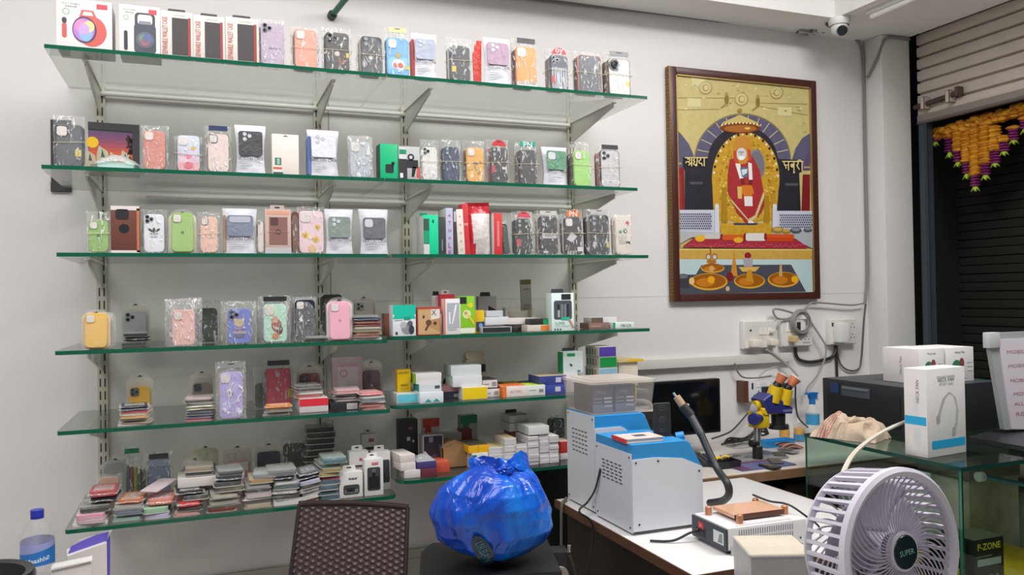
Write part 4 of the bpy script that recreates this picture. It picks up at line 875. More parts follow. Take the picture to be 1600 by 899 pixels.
# ================================================================== fifth shelf, left pane
blister('5', 196, 240, 583, 'bright yellow case in an arched blister pack behind the stack on the fifth shelf', '#ecb41c', y=-.30, cam='sq', camc='#5a5f62', frac=.66)
blister('5', 296, 335, 577, 'mauve brown case in an arched blister pack on the fifth shelf', '#a08f8c', y=-.30, cam='sq', camc='#4a4446', frac=.66)
bagged('5', 337, 385, 565, 'lilac purple case with an apple mark in a clear bag on the fifth shelf', '#b3a5de', vb=660, cam='hole', camc='#c9c0e8', n=3, ch=.80, cw=.76, logo='#5d5680', rb=False, hd='#8f9092', film_=BAGW, deco=combo(D_disc(.3, .18, .13, '#d9d3ee'), D_disc(-.2, .3, .2, '#bfc0ea'), D_disc(.1, .7, .25, '#c0b3e6')))
bagged('5', 411, 460, 562, 'raspberry pink case in a clear bag on the fifth shelf', '#d8506e', vb=640, cam=None, n=5, ch=.80, cw=.78, rb=False, hd='#4b4a4c', rest=['#8a7a7c', '#b58a8e', '#5a5658'], deco=D_rect(.36, .5, .28, .5, '#dcb42e'))
blister('5', 463, 506, 567, 'maroon case in an arched blister pack on the fifth shelf', '#8a2233', y=-.28, cam='sq', camc='#5a2a34', frac=.72, n=3)
carton('5', 519, 566, 558, 'clear pink striped case box behind the pink stack on the fifth shelf', '#cdbfc2', d=.02, y=-.30, art=combo(D_rect(-.3, .36, .35, .8, '#d8d3d8'), D_ring(-.12, .66, .1, .13, '#c9808c'), D_rect(-.3, .36, .8, .83, '#d9a5ad')))
blister('5', 564, 599, 561, 'plum purple case with an apple mark in an arched blister pack on the fifth shelf', '#6d3d55', y=-.27, cam=None, logo='#d9c9d2', frac=.70, n=3, rest=['#d9b59f'])
bagged('5', 396, 420, 575, 'empty crinkled clear bag behind the raspberry case on the fifth shelf', '#6b6a66', y=-.26, cam=None, n=1, ch=.6, rb=False, film_=BAGW)
# ================================================================== fourth shelf, right pane
G4 = 'small cartons on the right half of the fourth shelf'
k = '4r'
carton(k, 601, 612, 490, 'narrow brown carton beside the teal topped carton', '#7a4a3c', d=.05, y=-.34, group=G4)
def teal(p, W, H, y): D_rect(-.5, .5, .70, 1, '#16c0a4')(p, W, H, y); D_poly([(-.42, .7), (.42, .7), (.5, .56), (-.5, .56)], '#16c0a4')(p, W, H, y - .0002); D_rect(-.02, .26, .52, .62, '#0f9c85')(p, W, H, y - .0005); D_disc(.12, .24, .26, '#8d9097', .24)(p, W, H, y); D_disc(-.05, .36, .14, '#b5b8be')(p, W, H, y - .0003); D_disc(.24, .4, .12, '#5d6068')(p, W, H, y - .0003); D_disc(.3, .2, .12, '#3c3f47', .2)(p, W, H, y - .0004); D_rect(-.4, -.3, .05, .14, '#3a3d42')(p, W, H, y); D_rect(-.42, -.1, .5, .52, '#7d8086')(p, W, H, y)
carton(k, 614, 650, 477, 'white carton with a teal flap and a grey gadget picture', '#e2e4ea', d=.06, vb=530, art=teal, topc='#16c0a4', group=G4)
def brn(p, W, H, y): D_rect(-.46, .46, .03, .92, '#c9a477')(p, W, H, y); D_rect(.08, .46, .52, .92, '#e2ddd6')(p, W, H, y - .0003); D_poly([(.02, .3), (.46, .1), (.46, .6), (.1, .55)], '#b98f63')(p, W, H, y - .0005); D_text('X', .2, .8, .22, '#4a4040')(p, W, H, y - .0006); D_poly([(-.2, .18), (-.12, .16), (.02, .38), (.0, .5), (-.14, .5), (-.08, .36)], '#5d3a2c')(p, W, H, y - .0007); D_disc(-.02, .45, .12, '#6d4636')(p, W, H, y - .0009); D_poly([(-.28, .62), (-.2, .6), (-.18, .7), (-.24, .72)], '#4a332a')(p, W, H, y - .0006); D_disc(.25, .42, .07, '#4a332a')(p, W, H, y - .0009)
carton(k, 652, 689, 480, 'red edged tan carton with an earphone picture and a bold X', '#a83e2e', d=.055, vb=527, art=brn, group=G4)
carton(k, 676, 693, 462, 'white carton with a black tab behind the tan earphone carton', '#e0dcdc', d=.03, y=-.33, tab='#2f2f33', group=G4)
carton(k, 688, 711, 460, 'red and white carton with a white hang tab at the back', '#d2313c', d=.03, y=-.36, tab='#ece8e8', art=D_rect(-.5, .5, 0, .5, '#ead9d9'), group=G4)
def cab(p, W, H, y): D_rect(-.32, .42, .18, .88, '#aeb3bc')(p, W, H, y); D_poly([(-.05, .3), (.02, .3), (.28, .82), (.18, .84)], '#eef0f2')(p, W, H, y - .0003); D_rect(-.22, -.12, .3, .62, '#e6e8ec')(p, W, H, y - .0003); D_text('DATA', .0, .14, .5, '#77777d')(p, W, H, y - .0003); D_rect(-.5, -.42, 0, 1, '#e0795c')(p, W, H, y - .0002)
carton(k, 694, 720, 467, 'white cable carton with a grey window picture and red edge', '#e9e4e4', d=.035, vb=525, art=cab, group=G4)
def grn(p, W, H, y): D_rect(-.5, -.05, .80, .98, '#23272a')(p, W, H, y); D_disc(.2, .76, .17, '#e6d02c')(p, W, H, y); D_disc(-.05, .52, .28, '#cfe39a')(p, W, H, y); D_ring(-.05, .52, .22, .27, '#e8ecd8')(p, W, H, y - .0003); D_disc(-.12, .55, .10, '#d98f5a')(p, W, H, y - .0004); D_poly([(0, .48), (.1, .52), (.48, .28), (.44, .22)], '#e6c24a')(p, W, H, y - .0004); D_rect(-.5, .5, .02, .16, '#e4e8d8')(p, W, H, y)
carton(k, 719, 742, 463, 'lime green earphone carton with a black top corner', '#86c62a', d=.03, vb=524, art=grn, tab=None, group=G4)
carton(k, 741, 757, 485, 'yellow carton with a blue picture beside the lime carton', '#e0b81e', d=.04, vb=521, art=combo(D_rect(-.3, .5, .08, .5, '#3a4a5e'), D_disc(.15, .34, .2, '#7fa6d2')), group=G4)
carton(k, 748, 776, 463, 'light grey carton with a black block picture at the back of the fourth shelf', '#c2c1be', d=.03, y=-.24, side='#8d8a86', art=D_poly([(.0, .22), (.46, .3), (.46, .6), (.05, .72)], '#2b2c33'), tab='#3a3a3a', group=G4)
carton(k, 753, 800, 511, 'long black fronted carton lying at the shelf edge', '#a9adae', d=.09, vb=523, art=D_rect(-.46, .46, .12, .9, '#2a2d33'), group=G4)
def on_top(base_label, u0, u1, vt, vb, label, col, y, d, k='4r', **kw):
    """a carton whose base sits at height of pixel row vb in plane y"""
    b = on_y((u0 + u1) / 2, vb, y)
    t = carton(k, u0, u1, vt, label, col, d=d, y=y, **kw)
    return t
def raised(k, u0, u1, vt, vb, label, col, d, y, art=None, rz=0, side=None, topc=None, group=None, name='carton', cat='box', z=None, tab=None):
    """carton resting on another: z given (height of the thing below) and rows give its own height"""
    a = on_y(u0, (vt + vb) / 2, y); b = on_y(u1, (vt + vb) / 2, y); h = on_y(u0, vt, y).z - on_y(u0, vb, y).z
    w = b.x - a.x; zb = z if z is not None else on_y((u0 + u1) / 2, vb, y).z
    t = thing(name, label, cat, ((a.x + b.x) / 2, y, zb), rz, group)
    m = MB(); m.box(-w / 2, w / 2, 0, d, 0, h, M(col, .45), bev=.001, side=M(side, .45) if side else None, top=M(topc, .45) if topc else None); m.build('box', t)
    if art: p = MB(); art(p, w, h, -.0003); p.build('print', t)
    if tab: q = MB(); q.prism([(-w * .3, h), (w * .3, h), (w * .26, h + .012), (-w * .26, h + .012)], d - .003, d - .0018, M(tab, .45)); q.build('hang_tab', t)
    t['zt'] = zb + h; 
    return t
def ztop(t):
    z = t['zt']; del t['zt']; return z + .0006
def depth_of(z): return z
_y = max(on_z(776, 523, top(k)).y, -.475)
a = raised(k, 759, 795, 499, 511, 'pale grey carton stacked on the long black fronted carton', '#d3d5d8', .07, _y + .012, z=None, group=G4); a.location.z = top(k) + .0006 + (on_y(776, 511, _y).z - on_y(776, 523, _y).z) + .002; z1 = a.location.z + (a.pop('zt') if False else 0)
a['zt'] = a.location.z + (on_y(776, 499, _y).z - on_y(776, 511, _y).z)
b = raised(k, 760, 786, 490, 499, 'smaller grey carton topping the stack at the shelf edge', '#b9bfc4', .05, _y + .03, z=ztop(a) + .001, group=G4); ztop(b)
ins = thing('cardboard_insert', 'folded white cardboard insert at the back of the fourth shelf', 'box insert', tuple(on_y(808, 500, -.26))[:2] + (top(k) + .0006,))
m = MB(); m.box(-.05, .05, 0, .004, 0, .075, '#c9c3b8'); m.box(-.06, -.052, -.03, .004, 0, .088, '#b5b0a4'); m.rr(-.01, .082, .05, .025, .008, -.001, .003, '#d3cdc2'); m.box(.052, .06, -.03, .004, 0, .08, '#bcb7ab'); m.box(-.052, .052, -.03, -.026, 0, .03, '#cfc9be'); m.build('card', ins)
st = carton(k, 816, 832, 437, 'tall slim grey carton leaning at the back of the fourth shelf', '#bdb9ac', d=.012, y=-.20, art=combo(D_rect(-.5, .5, .9, 1, '#6d6f4a'), D_text('usams', 0, .8, .7, '#55554c'), D_rect(-.35, .35, .3, .5, '#a8a498')), group=G4)
st.rotation_euler.y = -.03
bb = thing('black_pack', 'black bubble wrapped pack under the white carton on the fourth shelf', 'pack', tuple(on_y(817, 508, -.38))[:2] + (top(k) + .0006,))
m = MB(); m.box(-.052, .052, 0, .07, 0, .024, M('#2b2a29', .35, bump=.8, bscale=90), bev=.004); m.build('pack', bb)
a = raised(k, 795, 842, 493, 503, 'long white carton lying on the black bubble wrapped pack', '#e0dad3', .05, -.38, z=top(k) + .026, rz=-.03, group=G4); ztop(a)
a = raised(k, 824, 864, 510, 520, 'orange ended white carton lying at the shelf edge', '#d8cfc4', .06, -.45, z=top(k) + .0006, rz=.0, art=D_rect(.02, .49, .1, .9, '#ea8a3c'), group=G4); z_ = ztop(a)
a = raised(k, 830, 866, 502, 511, 'green ended black carton on the orange ended carton', '#2b2c2c', .06, -.445, z=z_, art=D_rect(.02, .49, .05, .95, '#16a45c'), group=G4); ztop(a)
def kit(p, W, H, y):
    D_rect(-.06, .36, .82, .97, '#26292b')(p, W, H, y); D_rr(.0, .55, .80, .50, .09, '#4b545a')(p, W, H, y)
    for x, c in ((-.2, '#23272a'), (-.04, '#7a8086'), (.1, '#7a8086'), (.22, '#2c3236')): D_rect(x - .05, x + .05, .36, .7, c)(p, W, H, y - .0004)
    D_rect(-.24, -.14, .36, .55, '#a9adb2')(p, W, H, y - .0007); D_rect(-.08, .3, .28, .36, '#1fb597')(p, W, H, y - .0006); D_text('SUPER', -.14, .20, .45, '#7fa9a0')(p, W, H, y - .0003); D_text('FAST CHARGE', -.02, .12, .66, '#8fb5ad')(p, W, H, y - .0003)
    for x in (-.36, -.24, -.12): D_disc(x, .04, .035, '#3c4245')(p, W, H, y - .0003)
    D_poly([(.22, .3), (.3, .32), (.5, .08), (.42, .05)], '#b58a72')(p, W, H, y - .0009)
carton(k, 862, 897, 458, 'white and mint tool kit carton with a window on the fourth shelf', '#dff0ec', d=.05, vb=518, art=kit, tab='#3a3c3e', group=G4)
a = raised(k, 920, 952, 505, 514, 'flat brown carton lying at the right end of the fourth shelf', '#8a6d62', .08, -.40, z=top(k) + .0006, group=G4, art=D_rect(-.4, .1, .3, .6, '#a58a80')); z_ = ztop(a)
a = raised(k, 924, 964, 497, 505, 'white ended brown carton on the flat brown carton', '#d5d3d2', .07, -.385, z=z_, art=D_rect(-.5, -.05, 0, 1, '#6d5a52'), group=G4); ztop(a)
a = raised(k, 958, 991, 506, 515, 'flat white carton with a green end and small lettering', '#d9e6e0', .06, -.42, z=top(k) + .0006, art=combo(D_rect(-.5, -.4, 0, 1, '#1a8f6a'), D_text('HB-226', .1, .5, .5, '#5a6e66')), group=G4); ztop(a)
# ================================================================== fifth shelf, right pane
G5 = 'small cartons on the right half of the fifth shelf'
k = '5r'; Z5 = top(k) + .0006
def row(u0, u1, vt, vb, label, col, d, y, z=None, **kw):
    t = raised(k, u0, u1, vt, vb, label, col, d, y, z=Z5 if z is None else z, group=G5, **kw); return ztop(t)
z = row(620, 656, 620, 636, 'cyan fronted carton lying at the left end of the right fifth shelf', '#c7ccca', .10, -.44, art=D_rect(-.46, .46, .1, .88, '#63c6d8'))
row(621, 642, 583, 618, 'upright yellow carton standing on the cyan fronted carton', '#e2b800', .03, -.40, z=z, art=combo(D_text('HALMET', 0, .86, .8, '#8a6d10'), D_text('480W', .0, .30, .55, '#3a3008'), D_rect(-.3, .3, .1, .2, '#c99f08')))
z = row(656, 693, 620, 637, 'white carton in a clear bag with teal triangles', '#dbe2e6', .08, -.47, art=combo(D_poly([(-.3, .1), (.0, .1), (-.15, .4)], '#2c9ca2'), D_poly([(.05, .1), (.35, .1), (.2, .4)], '#2c9ca2')))
z = row(655, 690, 609, 621, 'teal sided white carton in the middle of the small stack', '#c9cfd3', .08, -.455, z=z, side='#1f9c8f', art=D_rect(.2, .42, .35, .75, '#4c4e55'))
row(650, 690, 592, 608, 'white carton with a lime green side topping the small stack', '#dcdad9', .09, -.445, z=z, side='#8cc63a', topc='#d3d3d1')
row(683, 706, 582, 617, 'white carton printed with a black oval device', '#d5d2cb', .03, -.25, art=D_disc(.15, .5, .26, '#22282c', .38))
row(688, 723, 613, 633, 'pink and navy bagged carton beside the yellow carton', '#3b3f55', .10, -.40, topc='#d29aa2', art=combo(D_rect(-.5, .5, .6, 1, '#c98c96'), D_rect(.1, .4, .15, .4, '#a5a8b5')))
z = row(723, 762, 613, 633, 'yellow ended white carton at the edge of the right fifth shelf', '#e2dccf', .11, -.455, art=D_rect(-.48, .48, .05, .95, '#eccb12'))
z = row(708, 753, 597, 614, 'white carton lying on the yellow ended carton', '#d8dcdf', .11, -.44, z=z, rz=-.04)
row(705, 752, 582, 598, 'white carton with printed side icons topping the white stack', '#d3dad9', .11, -.43, z=z, rz=-.04, side='#bfc5c4', art=None)
jar = thing('cream_carton', 'open cream carton with a rounded lid behind the white stack', 'box', tuple(on_y(744, 600, -.16))[:2] + (Z5,))
m = MB(); m.box(-.04, .045, 0, .06, 0, .12, M('#c4bda9', .5), bev=.002); m.rr(0, .135, .08, .03, .014, .005, .05, M('#cfc7b2', .4)); m.rect(.0, .04, .07, .10, -.0003, '#26282a'); m.build('box', jar)
z = row(756, 781, 610, 623, 'black topped white carton with printed label, lower of two', '#ddd6d4', .10, -.42, topc='#3a2c2e', side='#3a2c2e', art=combo(D_rect(-.46, .46, .12, .9, '#e3dddb'), D_rect(.12, .4, .25, .7, '#9b9494'), D_rect(-.4, -.05, .45, .52, '#8a8484')))
row(753, 778, 595, 610, 'black topped white carton with printed label, upper of two', '#5a4a4a', .10, -.415, z=z, topc='#3a2c2e', side='#3a2c2e', art=combo(D_rect(-.46, .46, .12, .9, '#e3dddb'), D_rect(.12, .4, .25, .7, '#9b9494'), D_rect(-.4, -.05, .45, .52, '#8a8484')))
row(786, 824, 608, 625, 'orange topped white carton with small lettering', '#e6ded6', .10, -.45, side='#e8762c', topc='#e8762c', art=combo(D_rect(-.5, -.36, 0, 1, '#e8762c'), D_text('BATTERY', .05, .5, .5, '#d9a08a')))
row(788, 815, 597, 607, 'flat black carton with yellow top at the back', '#2f2c22', .08, -.22, topc='#8f8420')
row(812, 846, 600, 608, 'flat black pack at the back beside the blue cartons', '#33322f', .08, -.20)
row(824, 852, 607, 623, 'white carton with a lime green top', '#e0e2dc', .10, -.45, topc='#c6e046', art=combo(D_rect(.15, .4, .3, .6, '#8a8c86'), D_rect(-.4, 0, .5, .56, '#a5a7a2')))
z = row(850, 885, 606, 620, 'blue carton with white label, lower of two stacked', '#3f4c9c', .11, -.44, art=D_rect(.0, .24, .25, .8, '#c3c6d8'))
row(843, 885, 592, 606, 'blue carton with white label, upper of two stacked', '#3c468c', .11, -.435, z=z, topc='#c9b597', art=combo(D_rect(.1, .3, .25, .8, '#c3c6d8'),))
z = row(882, 903, 588, 617, 'plain white carton standing at the right of the blue cartons', '#dedcdd', .06, -.42)
row(880, 911, 554, 588, 'white and green carton standing on the plain white carton', '#dce8e6', .05, -.415, z=z, side='#0f9658', art=combo(D_rect(-.3, .1, .78, .92, '#12a06a'), D_poly([(-.2, .4), (-.12, .46), (-.02, .36), (-.1, .3)], '#4a5a60'), D_rect(.2, .36, .06, .12, '#5a6a66')), tab='#33383a')
z = row(936, 966, 602, 619, 'green ended printed carton, bottom of the four carton stack', '#dfd9cf', .12, -.40, art=D_rect(-.47, .47, .06, .94, '#8fb6cf'))
z = row(936, 965, 586, 602, 'blue ended printed carton, second in the four carton stack', '#dfd9cf', .12, -.40, z=z, art=D_rect(-.47, .47, .06, .94, '#8fb6cf'))
def sidebits(t_label): pass
z = row(937, 964, 569, 586, 'green ended printed carton below the purple ended one', '#dfd9cf', .12, -.40, z=z, art=D_rect(-.48, .48, .04, .96, '#0f9648'))
row(936, 963, 552, 568, 'purple ended printed carton topping the four carton stack', '#dfd9cf', .12, -.40, z=z, art=D_rect(-.48, .48, .04, .96, '#5a45b0'))
# printed bars on the long left sides of those four cartons
for o in [o for o in COL.objects if o.get('label', '').find('four carton stack') > 0 or o.get('label', '').startswith('green ended printed')]:
    w = max(v.co.x for v in o.children[0].data.vertices); h = max(v.co.z for v in o.children[0].data.vertices)
    m = MB()
    for i, c in enumerate(('#3f8f6a', '#55a07c', '#9a7a62', '#c28a6a')):
        m.rect(.018 + i * .024 - .006, .018 + i * .024 + .006, h * .2, h * .8, -.0001, c, t=.0004)
    m.build('print', o, loc=(-w, 0, 0), rot=(0, 0, -PI / 2)).location = (-w, .12, 0)
yb = thing('yellow_packet', 'yellow edged white packet lying near the end of the fifth shelf', 'packet', tuple(on_y(982, 580, -.36))[:2] + (Z5,))
m = MB(); m.box(-.045, .045, 0, .08, 0, .098, M('#dcd3c2', .4), bev=.006); m.build('carton', yb)
m = MB(); m.prism([(-.055, .099), (.06, .099), (.066, .108), (.0, .118), (-.055, .112)], -.01, .09, M('#e3cfa0', .3)); m.rect(-.01, .064, .099, .109, -.0105, '#e6b62c'); m.build('packet', yb)

# ================================================================== stacks and piles of flat packs
def flat(label, cx, y, z, w, L, th, kind, col, rz=0, group=None, tray='#d8d4cb', rx=0, ry=0):
    t = thing('case_pack' if kind != 'box' else 'carton', label, 'phone case' if kind != 'box' else 'box', (cx, y, z), rz, group); t.rotation_euler = (rx, ry, rz)
    C = M(col, .35)
    if kind == 'bl':
        m = MB(); m.rr(0, L / 2, w * .93, L * .985, .010, th * .14, th * .90, C, ax='z', ch=.001); m.build('case', t)
        m = MB(); m.rr(0, L / 2, w, L, .014, 0, th * .13, M(tray, .4), ax='z'); m.build('tray', t)
        m = MB(); m.rr(0, L / 2, w * .96, L * .995, .012, th * .14, th * .97, SHELL, ax='z', ch=.002); m.build('blister_shell', t)
    elif kind == 'ca':
        m = MB(); m.rr(0, L / 2, w * .9, L * .95, .012, th * .1, th * .9, C, ax='z', ch=.0015); m.build('case', t)
        m = MB()
        for s in (0, 1): m.grid(lambda a, b: ((a - .5) * w * 1.04, L * (-.03 + b * 1.06), (th * .97 if s else .0002) if 0 < a < 1 and 0 < b < 1 else th * .45 + .003 * noise.noise(Vector((a * 9, b * 9, z * 50)))), 5, 5, BAGW)
        m.build('bag', t, norm=False)
    elif kind == 'cl':
        m = MB(); m.rr(0, L / 2, w * .90, L * .96, .012, th * .14, th * .62, C, ax='z'); m.build('case', t)
        m = MB(); m.rr(0, L / 2, w, L, .014, 0, th * .12, SHELL, ax='z'); m.rr(0, L / 2, w * .92, L * .95, .012, th * .12, th * .97, SHELL, ax='z', ch=.003); m.build('blister_shell', t)
    elif kind == 'cd':
        m = MB(); m.rr(0, L / 2, w, L, .006, 0, th * .95, C, ax='z'); m.build('card', t)
    else:
        m = MB(); m.box(-w / 2, w / 2, 0, L, 0, th * .97, C, bev=.001); m.build('box', t)
    return t
def pile(k, u0, u1, vb, layers, where, group, L=.15, jit=.012, y=None, z0=None, tilt=0, w=None, rz=0, vt=None):
    """layers bottom-up: (colour name, hex, kind, thickness[, dx px, extra width, dy])"""
    zt = (top(k) + .0008) if z0 is None else z0; um = (u0 + u1) / 2
    if y is None: y = min(max(on_z(um, vb, zt).y, -.478), -.08)
    a = on_y(u0, vb, y).x; b = on_y(u1, vb, y).x; W = b - a; cx = (a + b) / 2; z = zt; n = len(layers); sc = 1
    if vt: sc = max(.4, (on_y(um, vt, y).z - zt - .0012 * n) / sum(l[3] for l in layers))
    for i, ly in enumerate(layers):
        cn, hx, kd, th = ly[:4]; th *= sc; dx = ly[4] if len(ly) > 4 else 0; ww = W * (ly[5] if len(ly) > 5 else 1); dy = ly[6] if len(ly) > 6 else 0
        pos = 'topmost' if i == n - 1 else ORD[i] if i == 0 else f'{ORD[i]} up'
        kn = {'bl': 'blister case', 'ca': 'bagged case', 'cl': 'clear shell pack', 'cd': 'card', 'box': 'small carton'}[kd]
        flat(f'{cn} {kn}, {pos} {where}', cx + dx * .0019 + R.uniform(-jit, jit) * .5, y + dy + R.uniform(0, jit), z, ww, L * R.uniform(.96, 1.03), th, kd, hx, R.uniform(-.11, .11) + rz, group, ry=tilt)
        z += th * .99 + .0012 + abs(tilt) * 0
    return z
GP = 'flat phone case packs piled on the shelves'
T = .013
# fourth shelf
z = pile('4', 553, 598, 534, [('white', '#d6d5d4', 'cd', .012), ('dark red', '#8a3438', 'bl', T), ('orange', '#d98f4c', 'bl', T), ('olive', '#77765c', 'bl', T), ('cream', '#d8c9ae', 'bl', .010), ('maroon', '#9a2f36', 'ca', T), ('salmon', '#e08a80', 'ca', T), ('navy', '#3a4460', 'ca', .015), ('grey', '#8d9098', 'cl', T)], 'in the stack by the fourth shelf joint', GP, L=.13, vt=492)
pile('4', 190, 232, 541, [('dark grey', '#55565c', 'cl', .012), ('black', '#2c2d32', 'ca', .013), ('charcoal', '#3c3d43', 'cl', .013)], 'before the clear blister phone', GP, L=.075, vt=519)
pile('4', 474, 511, 536, [('black striped', '#38393c', 'cl', .014), ('silver grey', '#9c9c9a', 'cl', .012)], 'between navy and pink cases', GP, L=.09, vt=525)
# fifth shelf
pile('5', 186, 232, 668, [('white', '#d9d2cc', 'cd', .006), ('peach clear', '#c9a898', 'cl', .014), ('clear beige', '#c2b6a8', 'cl', .014), ('orange', '#e0a04a', 'bl', T), ('beige', '#c9b9a0', 'bl', .010), ('coral red', '#d6465a', 'bl', T), ('steel blue', '#5a6078', 'ca', T), ('dark navy', '#3c404c', 'ca', T)], 'under the bright yellow case', GP, L=.10, vt=634)
pile('5', 290, 335, 658, [('crimson', '#b0324a', 'bl', T), ('blue', '#48619a', 'bl', T), ('ink navy', '#363c55', 'bl', T), ('grey blue', '#7f8795', 'cl', .010), ('cream', '#d5d0bc', 'ca', T), ('ivory', '#dad7c8', 'ca', T), ('off white', '#dcdad2', 'ca', .010), ('black', '#3a3336', 'bl', T), ('pale pink', '#dcb9ba', 'bl', .010)], 'under the mauve brown case', GP, L=.11, vt=622)
pile('5', 413, 456, 656, [('crinkled clear', '#b5b0a8', 'cl', .016), ('grey clear', '#8f8a84', 'cl', .014), ('bright orange', '#ee9440', 'ca', .018)], 'before the raspberry case', GP, L=.06, vt=633)
rb = raised('5', 468, 513, 626, 648, 'red and white carton under the stack with maroon cases', '#d8d2d2', .13, -.44, z=top('5') + .0008, art=D_rect(-.5, .5, .45, .98, '#dd2f3c'), group=None); z = ztop(rb)
pile('5', 464, 506, 625, [('ruby red', '#b5303e', 'bl', T), ('white', '#d8d2cf', 'bl', .011), ('ash black', '#3d3a3e', 'bl', T), ('dark grey', '#55545a', 'bl', T)], 'on the red and white carton', GP, L=.12, vt=602, y=-.43, z0=z + .001)
bx = raised('5', 517, 560, 632, 644, 'black flat carton with a white barcode sticker under the pink stack', '#2c2b2b', .12, -.44, z=top('5') + .0008, art=combo(D_rect(.08, .46, .1, .85, '#d5d3cf'), D_text('|||||||', .27, .45, .3, '#55534f'))); z = ztop(bx)
pile('5', 522, 562, 631, [('grey pink', '#b8a09c', 'cl', T), ('smoky clear', '#9d9490', 'cl', T), ('pale grey', '#bdb3ae', 'cl', T), ('rose pink', '#e39aa6', 'bl', T), ('light pink', '#e8b3bd', 'bl', T)], 'on the black flat carton', GP, L=.12, vt=608, y=-.43, z0=z + .001)
pile('5', 566, 604, 643, [('salmon red', '#c97a72', 'cl', T), ('dusty red', '#c4716c', 'cl', T), ('clear white', '#cfc9c4', 'ca', .010), ('slate blue', '#68708a', 'bl', T), ('pearl white', '#d5d2cf', 'bl', .010), ('coral pink', '#e58a8c', 'ca', .018)], 'in the stack before the plum case', GP, L=.11, vt=613)
# lowest shelf, left pane: front row of piles
k = '6'
z = pile(k, 112, 165, 826, [('white', '#dcd8d6', 'cd', .007, 0, 1.05), ('pale pink', '#dcb5c2', 'bl', T, 2, .9), ('bubblegum pink', '#e59ab8', 'bl', T, 2, .9), ('dark clear', '#4d4f4e', 'cl', .020, 8, .98, .02), ('black', '#26262a', 'ca', .018, 18, .88, .04), ('brick red', '#c25a60', 'ca', .022, 16, .92, .04)], 'at the left end of the lowest shelf', GP, L=.12, vt=774)
bagged(k, 150, 191, 742, 'peach bagged case propped behind the left end pile', '#e2b59c', y=-.28, cam=None, n=1, ch=.9, rb=False, film_=BAGW)
blister(k, 156, 203, 714, 'clear grey blister pack at the back of the lowest shelf left end', '#9b9c9c', y=-.16, cam=None, frac=.8, tray='#c2c2bd')
for i, (u, c, cn) in enumerate(((196, '#4a5666', 'slate'), (202, '#7a2f34', 'maroon'), (208, '#8a8a3a', 'olive'), (214, '#4d5a52', 'green grey'), (220, '#39403c', 'dark green'))):
    t = bagged(k, u, u + 7, 720 + i * 2, f'{cn} bagged case on edge in the row behind the second pile', c, y=-.26, cam=None, n=2, ch=.86, rb=False, rest=[c])
bagged(k, 226, 270, 708, 'frosted blue bagged case standing at the back of the lowest shelf', '#7d93b5', y=-.24, cam='wide', camc='#9aaec9', n=2, ch=.86, rb=False, film_=BAGW, hd='#4c4a4c')
bagged(k, 190, 222, 700, 'empty crinkled bag with green tag at the back of the lowest shelf', '#8f928c', y=-.12, cam=None, n=1, ch=.5, rb=False, film_=BAGW, hd='#2f8a5a')
z = pile(k, 173, 222, 818, [('mint and pink', '#a9c9bd', 'cl', .022), ('grey blue', '#6d7887', 'cl', .016), ('silver', '#a9a9a4', 'cl', .013, 0, 1.0, .01), ('burnt orange', '#c57a55', 'ca', .014, 6, .9, .02)], 'in the second pile from the left end', GP, L=.13, vt=784)
flat('long white card sloping across the second and third piles', on_y(232, 790, -.43).x, -.43, z + .012, .06, .12, .003, 'cd', '#dcc9cf', rz=-.5, group=None, rx=.12)
z = pile(k, 225, 266, 813, [('lavender', '#c4bfe0', 'bl', T), ('soft green', '#8fbf9a', 'bl', T), ('wide salmon', '#de8a7c', 'ca', .016, 5, 1.12, .02)], 'in the third pile on the lowest shelf', GP, L=.13, vt=783)
z = pile(k, 273, 315, 808, [('pale red', '#d29a90', 'cl', .012), ('brown black', '#4a3c38', 'cl', .010), ('scarlet', '#d84a50', 'ca', .020, 0, .95), ('white rimmed black', '#39383c', 'bl', .014, 10), ('jet black', '#2b2a2d', 'ca', .014, 6, 1.1)], 'in the fourth pile on the lowest shelf', GP, L=.13, vt=768)
wb = flat('white open carton with a teal inside on the fourth pile', on_y(308, 760, -.43).x, -.425, z + .001, .115, .12, .030, 'box', '#dad5cf', rz=.02)
z += .032
z = pile(k, 290, 335, 760, [('blue black', '#3c414c', 'bl', .013), ('beige brown', '#a58f78', 'bl', .016)], 'on the white open carton', GP, L=.11, vt=730, y=-.42, z0=z + .001)
blister(k, 266, 300, 712, 'purple case in a tilted blister pack behind the fourth pile', '#8a7cc0', y=-.20, cam=None, frac=.7).rotation_euler.y = .35
blister(k, 300, 343, 694, 'cream blister pack with a dark case, tallest behind the fourth pile', '#3d3c40', y=-.16, cam=None, frac=.55, tray='#cfcaa6')
z = pile(k, 324, 372, 805, [('red edged dark', '#7a3a30', 'cl', .016), ('crinkled clear', '#a9a396', 'cl', .020, 3, 1.1), ('clear beige', '#b9b1a2', 'cl', .018, 2), ('yellow lined black', '#5d5638', 'bl', .013, 12, .95), ('matte black', '#2d2c2e', 'bl', .014, 12, .95), ('grey black', '#45464a', 'ca', .014, 12, .95), ('smoky', '#4c4d50', 'cl', .014, 13, .9)], 'in the fifth pile on the lowest shelf', GP, L=.13, vt=737)
blister(k, 347, 396, 694, 'pink and white case in a rounded blister pack behind the fifth pile', '#dc9aa4', y=-.20, cam=None, frac=.6, tray='#ded6c6', deco=D_rect(-.45, .45, .66, .95, '#e6e0de'))
z = pile(k, 381, 424, 797, [('clear beige', '#b5a890', 'cl', .022, 0, 1.05), ('ivory', '#dcdad4', 'ca', .012, 0, 1.1), ('rose lavender', '#c9b2b9', 'bl', .012), ('coal black', '#2f2c30', 'bl', .012), ('ash grey', '#9b999a', 'cl', .016, 3), ('amber', '#b08a55', 'bl', .014, 10, .95), ('grey clear', '#8a8c92', 'cl', .014, 12, .95)], 'in the sixth pile on the lowest shelf', GP, L=.13, vt=742)
